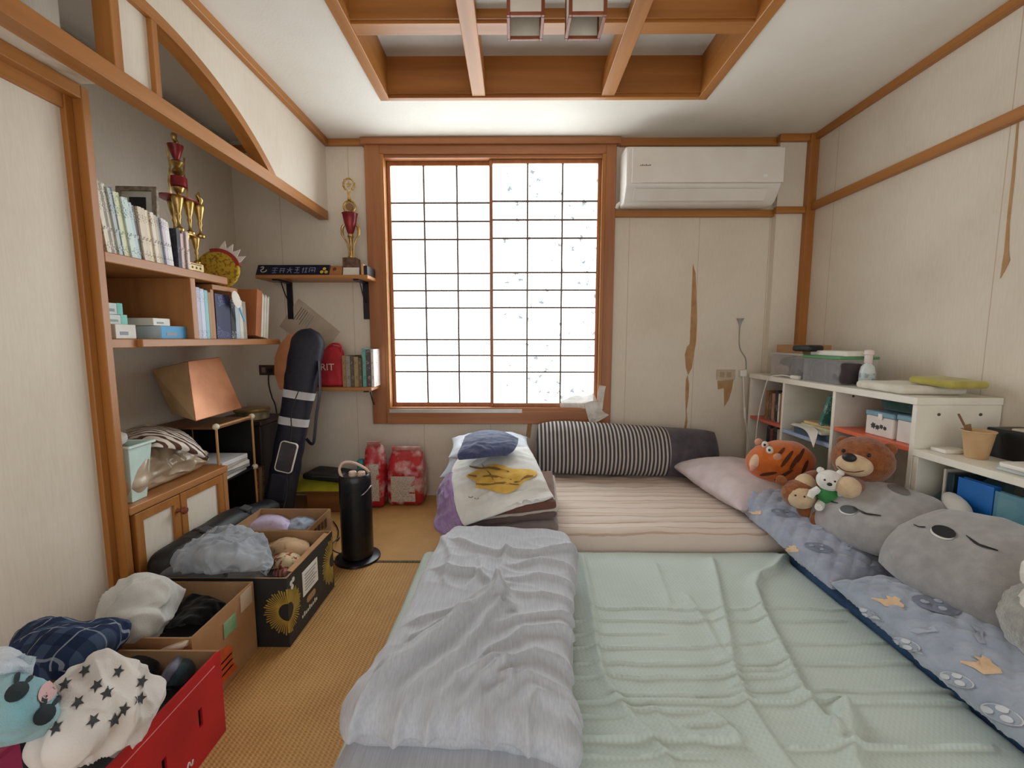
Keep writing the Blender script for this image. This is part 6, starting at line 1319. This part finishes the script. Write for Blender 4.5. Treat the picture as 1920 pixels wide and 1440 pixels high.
obj('shelf', bx(BX0 + .004, BX1 - .006, LY0 + th, LY1 - th, .28, .298), m_lam, parent=lo)
# --- in the low bookcase
z_ = .2985
def slab(name, label, cat, x0, x1, y0, y1, z0, z1, m, group=None, bev=.002): return one(name, bx(x0, x1, y0, y1, z0, z1), m, label, cat, group, bevel=bev)
m_clear = mat('clear_blue_plastic', '7fb4c4', .12, '6aa2b4', scale=6, alpha=.45)
bfd = thing('blue_folder', 'bright blue document folder standing in the low bookcase', 'folder', (1.62, 1.41, z_))
obj('cover', bx(1.585, 1.589, 1.39, 1.505, z_, .592), mat('blue_cover', '1f6fc0', .35, '1a5fa8', scale=8), parent=bfd)
obj('cover', bx(1.605, 1.609, 1.39, 1.505, z_, .592), MATS['blue_cover'], parent=bfd); obj('spine', bx(1.589, 1.605, 1.39, 1.393, z_, .592), MATS['blue_cover'], parent=bfd); obj('papers', bx(1.5895, 1.6045, 1.395, 1.50, z_ + .004, .585), m_paper, parent=bfd)
cf = thing('clear_folder', 'translucent blue-green folder beside the bright blue folder', 'folder', (1.6, 1.24, z_))
obj('cover', bx(1.578, 1.581, 1.15, 1.38, z_, .585), m_clear, parent=cf); obj('insert', bx(1.584, 1.592, 1.16, 1.375, z_ + .002, .565), mat('green_insert', 'a9bfb8', .6, '5f7f86', scale=9, lo=.42, hi=.5), parent=cf); obj('cover', bx(1.594, 1.597, 1.15, 1.38, z_, .585), m_clear, parent=cf)
og = thing('file_organizer', 'slanted clear blue magazine holder inside the low bookcase', 'holder', (1.66, 1.57, z_))
obj('side', MB().prism([(1.585, z_), (1.80, z_), (1.80, .60), (1.72, .60), (1.585, .47)], 1.515, 1.518, 'xz'), m_clear, parent=og)
obj('side', MB().prism([(1.585, z_), (1.80, z_), (1.80, .60), (1.72, .60), (1.585, .47)], 1.598, 1.601, 'xz'), m_clear, parent=og)
obj('front', bx(1.582, 1.585, 1.515, 1.601, z_, .47), m_clear, parent=og); obj('base', bx(1.585, 1.80, 1.518, 1.598, z_ + .0005, z_ + .0035), m_clear, parent=og)
slab('catalogue', 'white-edged dark teal catalogue leaning in the magazine holder', 'book', 1.60, 1.79, 1.535, 1.56, z_ + .004, .59, mat('teal_dark', '27424c', .4, '1b3038', scale=8))
slab('catalogue', 'thin white catalogue in the magazine holder', 'book', 1.60, 1.78, 1.567, 1.575, z_ + .004, .60, m_paper)
slab('storage_case', 'grey-blue storage case at the near end of the low bookcase', 'case', 1.60, 1.84, 1.02, 1.135, z_, .56, mat('grey_blue_case', '6f8a94', .4, '8fa6ac', scale=5))
# --- on the low bookcase
cu = thing('paper_cup', 'brown paper cup holding a pencil and a comb', 'cup', (1.66, 1.475, LZ))
ccx, ccy = 1.66, 1.525
obj('cup_wall', MB().lathe([(.030, .002), (.030, 0), (.044, .098), (.046, .1), (.047, .097), (.0425, .094), (.029, .004), (0, .004)], 28, (ccx, ccy, LZ + .0005)), mat('kraft_cup', 'cdab80', .7, 'c09c70', scale=10), parent=cu, smooth=50)
obj('pencil', MB().tube([(ccx + .01, ccy, LZ + .012), (ccx - .05, ccy + .028, LZ + .155)], .0035, 8), colm('7a5238'), parent=cu, smooth=40)
obj('comb', MB().box(-.012, .012, -.002, .002, 0, .11, xf=T(ccx - .005, ccy + .012, LZ + .012) @ RY(-14)), colm('8c6a48'), parent=cu)
obj('contents', MB().lathe([(0, .08), (.036, .082), (.038, .086), (0, .088)], 20, (ccx, ccy, LZ)), colm('4a4246'), parent=cu, smooth=40)
bbx = thing('black_box', 'black box with a pale lid behind the paper cup', 'box', (1.78, 1.4, LZ))
obj('box_body', bx(1.735, 1.86, 1.27, 1.57, LZ + .0005, LZ + .105), m_black, parent=bbx, bevel=.003); obj('box_lid', bx(1.745, 1.865, 1.265, 1.5, LZ + .1055, LZ + .113), colm('c9bfae', .5), parent=bbx, bevel=.002)
one('dark_pouch', soft_box(.12, .14, .09, .03, (16, 16, 10), lambda x, y, z: .006 * nz(x * 20, y * 20, z * 20)), fab('1d2a34', '131c24'), 'dark teal crumpled pouch next to the black box', 'pouch', xf=T(1.80, 1.19, LZ + .0005), smooth=60)
wt = thing('white_case', 'flat white case with a clear tray on the low bookcase', 'case', (1.64, 1.32, LZ))
obj('tray', bx(1.575, 1.70, 1.245, 1.385, LZ + .0005, LZ + .014), mat('clear_tray', 'c2cac8', .2), parent=wt, bevel=.004); obj('lid', MB().prism([(1.635 + a, 1.315 + b) for a, b in rr(.062, .07, .02)], LZ + .0145, LZ + .028, 'xy'), m_white, parent=wt, bevel=.004, seg=2, smooth=50)
slab('white_remote', 'small white flat box near the end of the tall bookcase', 'box', 1.60, 1.69, 1.575, 1.635, LZ + .0005, LZ + .014, m_white)
slab('wood_block', 'small wooden block at the front edge of the low bookcase', 'block', 1.58, 1.60, 1.17, 1.21, LZ + .0005, LZ + .008, shelfwood('y'))
# --- in the tall bookcase
zs = .6555
def tissue(label, x0, x1, y0, y1, h, cat='box'):
    t = thing('wipes_box', label, cat, ((x0 + x1) / 2, (y0 + y1) / 2, zs), 'wipes boxes')
    obj('box_body', bx(x0, x1, y0, y1, zs, zs + h), mat('box_white', 'e8e0d8', .5), parent=t, bevel=.003); obj('box_lid', bx(x0 - .003, x1 + .003, y0 - .003, y1 + .003, zs + h, zs + h + .022), mat('lid_blue', '7fa6b8', .4), parent=t, bevel=.004); return t
wp = tissue('white wipes box with a blue lid and a black print', 1.60, 1.70, 1.80, 1.945, .085)
for (a, b, c, d) in ((-.03, .0, .008, .016), (-.012, .004, .009, .013), (.008, -.002, .01, .012), (.03, .002, .012, .015)): obj('print_blot', MB().prism([(1.872 + a + q[0], zs + .04 + b + q[1]) for q in star(c * 1.3, 6, .62, d * 900)], 1.5995, 1.599, 'yz'), colm('3a3638'), parent=wp)
obj('lid_tab', bx(1.594, 1.597, 1.855, 1.875, zs + .075, zs + .1), m_white, parent=wp)
tissue('plain white wipes box with a blue lid beside the printed one', 1.60, 1.69, 1.685, 1.785, .09)
one('green_pouch', soft_box(.12, .2, .055, .02, (16, 22, 8), lambda x, y, z: .007 * nz(x * 18, y * 18, z * 18)), fab('3e5a54', '2e4640'), 'dark green pouch lying on the wipes boxes', 'pouch', xf=T(1.70, 1.83, zs + .113), smooth=60)
zb3 = .5605
for k, (w, c, nm, dx, dy, rt) in enumerate([(.03, '44596b', 'dark slate blue folder', .0, .0, 3), (.012, 'e2dfd2', 'white paper pad', -.004, .012, -6), (.016, 'c9c8a0', 'pale green notebook', .02, -.03, 5), (.014, 'd8b98a', 'tan notebook', .03, -.04, 8)]):
    one('notebook', MB().box(-.11, .11, -.13, .13, 0, w), colm(c, .6), '%s in the pile on the blue shelf' % nm, 'notebook', 'papers on the blue shelf', xf=T(1.69 + dx, 2.275 + dy, zb3) @ RZ(rt), bevel=.001); zb3 += w + .0008
one('loose_paper', MB().solid(net([[(1.56, 2.38, .612), (1.60, 2.30, .612), (1.57, 2.2, .606)], [(1.545, 2.37, .611), (1.565, 2.28, .606), (1.535, 2.16, .575)], [(1.53, 2.36, .609), (1.545, 2.26, .596), (1.51, 2.14, .535)]]), 16, 12, .002), m_paper, 'loose white sheet drooping over the blue shelf', 'paper', smooth=60)
book(.02, .15, .165, '2f6a60', 'cfe0d8', 'green-spined book leaning by the divider on the blue shelf', T(1.57, 2.205, .644) @ RZ(-90) @ RY(20), 'papers on the blue shelf')
yb = 2.51; zl = .5785
for k, (w, h, c, ik, nm, ln) in enumerate([(.026, .17, 'c8b49c', '6a5848', 'beige', 14), (.02, .185, '9a6a52', '5a3426', 'brick brown', 12), (.016, .175, 'e2d8cc', '7a6a60', 'ivory', 10), (.022, .19, '30303c', 'a8a8b8', 'black', 6), (.03, .17, 'a87c66', '603c30', 'rosy brown', 0), (.022, .16, '6a5a4c', 'b8a890', 'umber', 0), (.03, .18, '8a5e3a', 'c8a880', 'ochre brown', 0)]):
    book(w, .16, h, c, ik, '%s book on the red shelf of the tall bookcase' % nm, T(1.59, yb + w + .0, zl) @ RZ(-90) @ RY(-0), 'books on the red shelf'); yb += w + .006
yb = 2.50
for k, (w, h, c, ik, nm) in enumerate([(.04, .25, '20263c', '8890b0', 'navy'), (.03, .24, 'b8b0a8', '6a625a', 'grey'), (.035, .25, '2a2220', '8a7a70', 'dark brown'), (.03, .23, '7a3a34', 'c89a90', 'maroon'), (.03, .24, '1c2238', 'b0b8d0', 'midnight blue')]):
    book(w, .18, h, c, ik, '%s book below the red shelf of the tall bookcase' % nm, T(1.59, yb + w, .2985) @ RZ(-90), 'books below the red shelf'); yb += w + .004
# --- on top of the tall bookcase
m_cl = mat('clear_plastic', 'dcdcdc', .08, 'd0d0d2', scale=6, alpha=.2, spec=.7)
def clear_box(label, x0, x1, y0, y1, h, lidm, cont):
    t = thing('clear_container', label, 'container', ((x0 + x1) / 2, (y0 + y1) / 2, BZ), 'clear containers'); w = .003; z0 = BZ + .0005
    mb = MB().ring([(x0, y0), (x1, y0), (x1, y1), (x0, y1)], [(x0 + w, y0 + w), (x1 - w, y0 + w), (x1 - w, y1 - w), (x0 + w, y1 - w)], z0, z0 + h, 'xy'); mb.box(x0 + w, x1 - w, y0 + w, y1 - w, z0, z0 + .003)
    obj('container_walls', mb, m_cl, parent=t)
    obj('container_lid', bx(x0 - .006, x1 + .006, y0 - .006, y1 + .006, z0 + h, z0 + h + .014), lidm, parent=t, bevel=.003)
    for k, (c, r_) in enumerate(cont):
        yy2 = y0 + .05 + (y1 - y0 - .1) * ((k * .37) % 1); xx2 = x0 + .06 + (x1 - x0 - .12) * ((k * .61) % 1)
        f = soft_box(.11, .13, min(h - .022, r_ + .02), .02, (12, 12, 8), lambda x, y, z: .008 * nz(x * 22 + k, y * 22, z * 22))
        obj('contents', f, fab(c), parent=t, xf=T(xx2, yy2, z0 + .004), smooth=60)
m_lidw = mat('lid_clear', 'c9c5bd', .3, alpha=.8); m_lidg = mat('lid_green', '5f9a68', .35)
clear_box('clear plastic container with dark contents and a whitish lid', 1.60, 1.80, 2.40, 2.70, .13, m_lidw, [('2c2a33', .1), ('3a3842', .1), ('24222a', .1), ('44424c', .09), ('302e38', .1), ('a89080', .05)])
clear_box('clear plastic container with a green lid', 1.585, 1.77, 2.11, 2.375, .125, m_lidg, [('4a4044', .09), ('6a5a5c', .08), ('3a3438', .09), ('8a7a7c', .06), ('544a4e', .09)])
zt = BZ + .1455
cbb = one('cardboard_tray', MB().ring([(1.62, 2.44), (1.78, 2.44), (1.78, 2.68), (1.62, 2.68)], [(1.623, 2.443), (1.777, 2.443), (1.777, 2.677), (1.623, 2.677)], zt, zt + .045, 'xy').box(1.623, 1.777, 2.443, 2.677, zt, zt + .003), m_cardboard, 'shallow cardboard tray on the clear container', 'tray')
one('black_gadget', soft_box(.09, .13, .035, .015, (14, 18, 6)), m_black, 'black gadget with a cord on the clear container', 'gadget', xf=T(1.60, 2.37, zt + .012) @ RZ(8), smooth=60)
slab('white_box', 'thin white box bridging the two clear containers', 'box', 1.61, 1.72, 2.10, 2.36, BZ + .1405, BZ + .165, m_white)
bt = thing('spray_bottle', 'small white pump bottle beside the green-lidded container', 'bottle', (1.68, 2.03, BZ))
obj('bottle_body', MB().lathe([(.0, 0), (.028, 0), (.031, .006), (.031, .07), (.026, .095), (.013, .11), (.012, .118), (0, .118)], 24, (1.67, 2.045, BZ + .0005)), mat('bottle_frost', 'd4dcdc', .25, 'c4cecf', scale=6), parent=bt, smooth=50)
obj('bottle_label', MB().lathe([(.0314, .02), (.0318, .022), (.0318, .062), (.0314, .064)], 24, (1.67, 2.045, BZ + .0005)), mat('label_grey', 'b8c4c4', .5, '8a9a9c', scale=40, lo=.42, hi=.5), parent=bt, smooth=50)
obj('bottle_cap', MB().lathe([(.015, .112), (.016, .115), (.016, .15), (.02, .153), (.02, .168), (.014, .174), (0, .175)], 20, (1.67, 2.045, BZ + .0005)), mat('cap_pinkish', 'e4d6d0', .4), parent=bt, smooth=50)
f = soft_box(.25, .27, .035, .016, (30, 34, 6), lambda x, y, z: .004 * nz(x * 9, y * 9)); one('seat_pad', f, fab('e2ddd0', 'd6d0c2'), 'flat off-white pad lying on the tall bookcase', 'pad', xf=T(1.70, 1.865, BZ + .0005) @ RZ(-4), smooth=70)
f = soft_box(.16, .18, .03, .014, (22, 24, 6), lambda x, y, z: .004 * nz(x * 12, y * 12)); one('yellow_towel', f, fab('b8ae5c', 'a89c4a'), 'folded olive-yellow cloth overlapping the off-white pad', 'cloth', xf=T(1.755, 1.75, BZ + .036) @ RZ(6) @ RX(3), smooth=70)
ch = thing('charger_cable', 'white charger with a cable hanging down the bookcase front', 'charger', (1.6, 2.48, BZ))
obj('adapter', bx(1.575, 1.60, 2.40, 2.47, BZ + .0005, BZ + .02), m_white, parent=ch, bevel=.004)
obj('cable', MB().tube(spline([(1.587, 2.47, BZ + .01), (1.575, 2.55, BZ + .012), (1.548, 2.62, BZ - .01), (1.543, 2.66, .75), (1.543, 2.70, .6), (1.535, 2.70, .45), (1.50, 2.62, .36)], 10), .0032, 6), m_white, parent=ch, smooth=60)
# ================================================================ BACK WALL DETAILS
wo_ = thing('wall_socket', 'cream double wall socket on the torn wallpaper', 'outlet', P(1361, 703, y=D))
pa, pb = P(1344, 693, y=D - .006), P(1378, 712, y=D - .006)
obj('socket_plate', bx(pa.x, pb.x, D - .008, D - .0005, pb.z, pa.z), mat('cream_plate', 'c8b8a0', .5), parent=wo_, bevel=.002)
for k in range(2): obj('socket_face', bx(pa.x + .022 + .045 * k, pa.x + .052 + .045 * k, D - .0095, D - .008, pb.z + .016, pa.z - .016), mat('cream_face', 'b09c84', .5), parent=wo_)
hk = thing('wall_hook', 'small grey funnel hook with a cord on the back wall', 'hook', P(1388, 606, y=D))
c = P(1388, 604, y=D - .012)
obj('hook_cup', MB().lathe([(.006, -.02), (.008, -.005), (.016, .012), (.024, .024), (.021, .024), (0, .0)], 16, tuple(c)), mat('grey_clip', 'a8aab0', .5), parent=hk, smooth=50)
obj('cord', MB().tube(spline([c + Vector((0, 0, -.018)), P(1386, 635, y=D - .006), P(1388, 655, y=D - .006), P(1398, 672, y=D - .006), P(1399, 692, y=D - .006)], 6), .003, 6), mat('cord_grey', '9aa08e', .6), parent=hk, smooth=60)
pw = thing('power_strip', 'white plug and lead at the corner above the bookcase', 'plug', P(1396, 705, y=D))
c = P(1394, 700, y=D - .03); obj('plug_body', bx(c.x - .022, c.x + .02, D - .04, D - .0005, c.z - .022, c.z + .022), m_white, parent=pw, bevel=.004)
obj('lead', MB().tube(spline([(c.x, D - .03, c.z - .02), P(1396, 770, y=D - .05), P(1398, 790, y=D - .06), P(1404, 830, y=D - .08), P(1414, 870, y=D - .1)], 6), .0035, 6), m_white, parent=pw, smooth=60)
obj('inline_switch', MB().tube([P(1396, 764, y=D - .05), P(1397, 784, y=D - .055)], .007, 8), m_white, parent=pw, smooth=60)
# --- air conditioner
ac = thing('air_conditioner', 'white split air conditioner on the back wall right of the window', 'air conditioner', (1.11, D, 1.91))
ax0_, ax1_, az0, az1 = .668, 1.60, 1.908, 2.235; yf = 2.70
prof = [(D - .031, az0), (D - .031, az1), (yf + .045, az1), (yf + .012, az1 - .012), (yf, az1 - .05), (yf, az0 + .095), (yf + .012, az0 + .075), (yf + .06, az0 + .012), (yf + .085, az0)]
m_ac = mat('ac_white', 'e9e6df', .28, 'e2ded6', scale=6)
obj('body', MB().prism(prof, ax0_, ax1_, 'yz'), m_ac, parent=ac, bevel=.012, seg=3, smooth=50)
obj('front_panel', bx(ax0_ + .03, ax1_ - .004, yf - .02, yf + .006, az0 + .1, az1 - .03), m_ac, parent=ac, bevel=.004, seg=2, smooth=50)
fl0, fl1 = Vector((0, yf + .008, az0 + .076)), Vector((0, yf + .052, az0 + .02)); dn = (fl1 - fl0).normalized(); nn = Vector((0, -dn.z, dn.y)); nn = nn if nn.y < 0 else -nn
def flap(a, b, x0, x1, o1, o2):
    return MB().hexa([Vector((x0, 0, 0)) + a + nn * o1, Vector((x1, 0, 0)) + a + nn * o1, Vector((x1, 0, 0)) + b + nn * o1, Vector((x0, 0, 0)) + b + nn * o1, Vector((x0, 0, 0)) + a + nn * o2, Vector((x1, 0, 0)) + a + nn * o2, Vector((x1, 0, 0)) + b + nn * o2, Vector((x0, 0, 0)) + b + nn * o2])
for xx in (ax0_ + .06, (ax0_ + ax1_) / 2, ax1_ - .1): obj('louver_hinge', flap(fl0 + dn * .01, fl0 + dn * .02, xx, xx + .006, -.004, .011), m_ac, parent=ac)
obj('louver', flap(fl0, fl1, ax0_ + .05, ax1_ - .08, .010, .015), m_ac, parent=ac, bevel=.001)
lg = MB()
for k in range(6): lg.box(ax0_ + .075 + .011 * k, ax0_ + .083 + .011 * k, yf - .0212, yf - .019, az0 + .193, az0 + .199 + .003 * (k % 2))
obj('logo', lg, colm('8a8680', .5), parent=ac)
one_l = obj('status_light', bx(ax1_ - .125, ax1_ - .1, yf - .0215, yf - .019, az0 + .128, az0 + .145), mat('status_white', 'fbfbfb', .15), parent=ac, bevel=.001)
obj('drain_pipe', MB().tube([(ax0_ + .003, D - .06, az0 + .03), (ax0_ - .012, D - .05, az0 + .02), (ax0_ - .016, D - .04, az0 + .005)], .012, 10), m_ac, parent=ac, smooth=50)
# --- thin plastic film caught on the window corner
m_film = mat('thin_film', 'e6e2da', .25, 'd2cbc2', scale=22, alpha=.72, spec=.7)
A = lambda a, b, y_: P(a, b, y=y_)
fm = thing('plastic_film', 'torn translucent plastic film hanging at the lower right window corner', 'film', P(1100, 795, y=2.85))
obj('film_sheet', MB().solid(wrinkled(net([[A(1052, 752, 2.892), A(1076, 742, 2.886), A(1100, 742, 2.88), A(1112, 736, 2.88)], [A(1050, 762, 2.888), A(1078, 758, 2.878), A(1104, 756, 2.86), A(1120, 752, 2.855)], [A(1060, 768, 2.886), A(1085, 766, 2.872), A(1108, 766, 2.852), A(1126, 764, 2.846)]]), .008, 40, 2), 34, 18, .0015), m_film, parent=fm, smooth=70)
obj('film_tail', MB().solid(wrinkled(net([[A(1096, 756, 2.856), A(1108, 752, 2.85), A(1122, 752, 2.85)], [A(1100, 776, 2.846), A(1114, 772, 2.84), A(1130, 770, 2.846)], [A(1106, 796, 2.844), A(1122, 790, 2.836), A(1142, 778, 2.846)]]), .007, 45, 6), 24, 18, .0015), m_film, parent=fm, smooth=70)
obj('film_strip', MB().solid(wrinkled(net([[A(1124, 722, 2.862), A(1136, 724, 2.862)], [A(1120, 745, 2.858), A(1132, 748, 2.858)], [A(1124, 765, 2.855), A(1130, 768, 2.855)]]), .004, 40, 9), 10, 16, .0015), m_film, parent=fm, smooth=70)
# ================================================================ LANTERN PENDANT
pd = thing('lantern_pendant', 'wooden pendant lamp with square paper lanterns under the coffer', 'lamp', (.15, 1.4, 2.1))
lw_ = wood('lantern_wood', '9c5a3c', '84462c', 'z'); m_shoji = mat('lantern_paper', 'ece9df', .7, 'e2ddd0', scale=12)
pbx = .132; zc0 = 2.12
obj('ceiling_plate', bx(pbx - .14, pbx + .14, 1.27, 1.53, ZC + .012, ZC + .0415), lw_, parent=pd, bevel=.004)
obj('hanger', MB().tube([(pbx, 1.4, ZC + .02), (pbx, 1.4, 2.29)], .012, 12), lw_, parent=pd, smooth=50)
for (a, b, c, d) in ((pbx - .2, pbx + .2, 1.385, 1.415), (pbx - .015, pbx + .015, 1.22, 1.58)): obj('cross_arm', bx(a, b, c, d, 2.27, 2.295), lw_, parent=pd, bevel=.003)
for dx in (-.1, .1): obj('cross_arm', bx(pbx + dx - .012, pbx + dx + .012, 1.2, 1.6, 2.262, 2.28), lw_, parent=pd, bevel=.003)
for lx in (-.026, .171):
    for ly in (1.205, 1.477):
        s_ = .121; x0, x1, y0, y1 = lx, lx + s_, ly, ly + s_; f_ = .011; zt2 = 2.26
        ln = MB()
        for (a, b) in ((x0, y0), (x1 - f_, y0), (x0, y1 - f_), (x1 - f_, y1 - f_)): ln.box(a, a + f_, b, b + f_, zc0 - .02, zt2)
        for z0_ in (zc0 - .02, zt2 - f_):
            for (a, b, c, d) in ((x0 + f_, x1 - f_, y0, y0 + f_), (x0 + f_, x1 - f_, y1 - f_, y1), (x0, x0 + f_, y0 + f_, y1 - f_), (x1 - f_, x1, y0 + f_, y1 - f_)): ln.box(a, b, c, d, z0_, z0_ + f_)
        fr = obj('lantern_frame', ln, lw_, parent=pd, bevel=.0015)
        for (a, b, c, d) in ((x0 + f_, x1 - f_, y0 + .004, y0 + .006), (x0 + f_, x1 - f_, y1 - .006, y1 - .004), (x0 + .004, x0 + .006, y0 + f_, y1 - f_), (x1 - .006, x1 - .004, y0 + f_, y1 - f_)): obj('paper_pane', bx(a, b, c, d, zc0 - .02 + f_, zt2 - f_), m_shoji, parent=fr)
        obj('top_pane', bx(x0 + f_, x1 - f_, y0 + f_, y1 - f_, zt2 - .006, zt2 - .004), m_shoji, parent=fr)
        obj('bulb', MB().lathe([(0, 0), (.014, .004), (.024, .02), (.024, .034), (.013, .052), (.012, .08)], 18, ((x0 + x1) / 2, (y0 + y1) / 2, zc0 + .04)), mat('bulb_glass', 'e2e2de', .2), parent=fr, smooth=50)
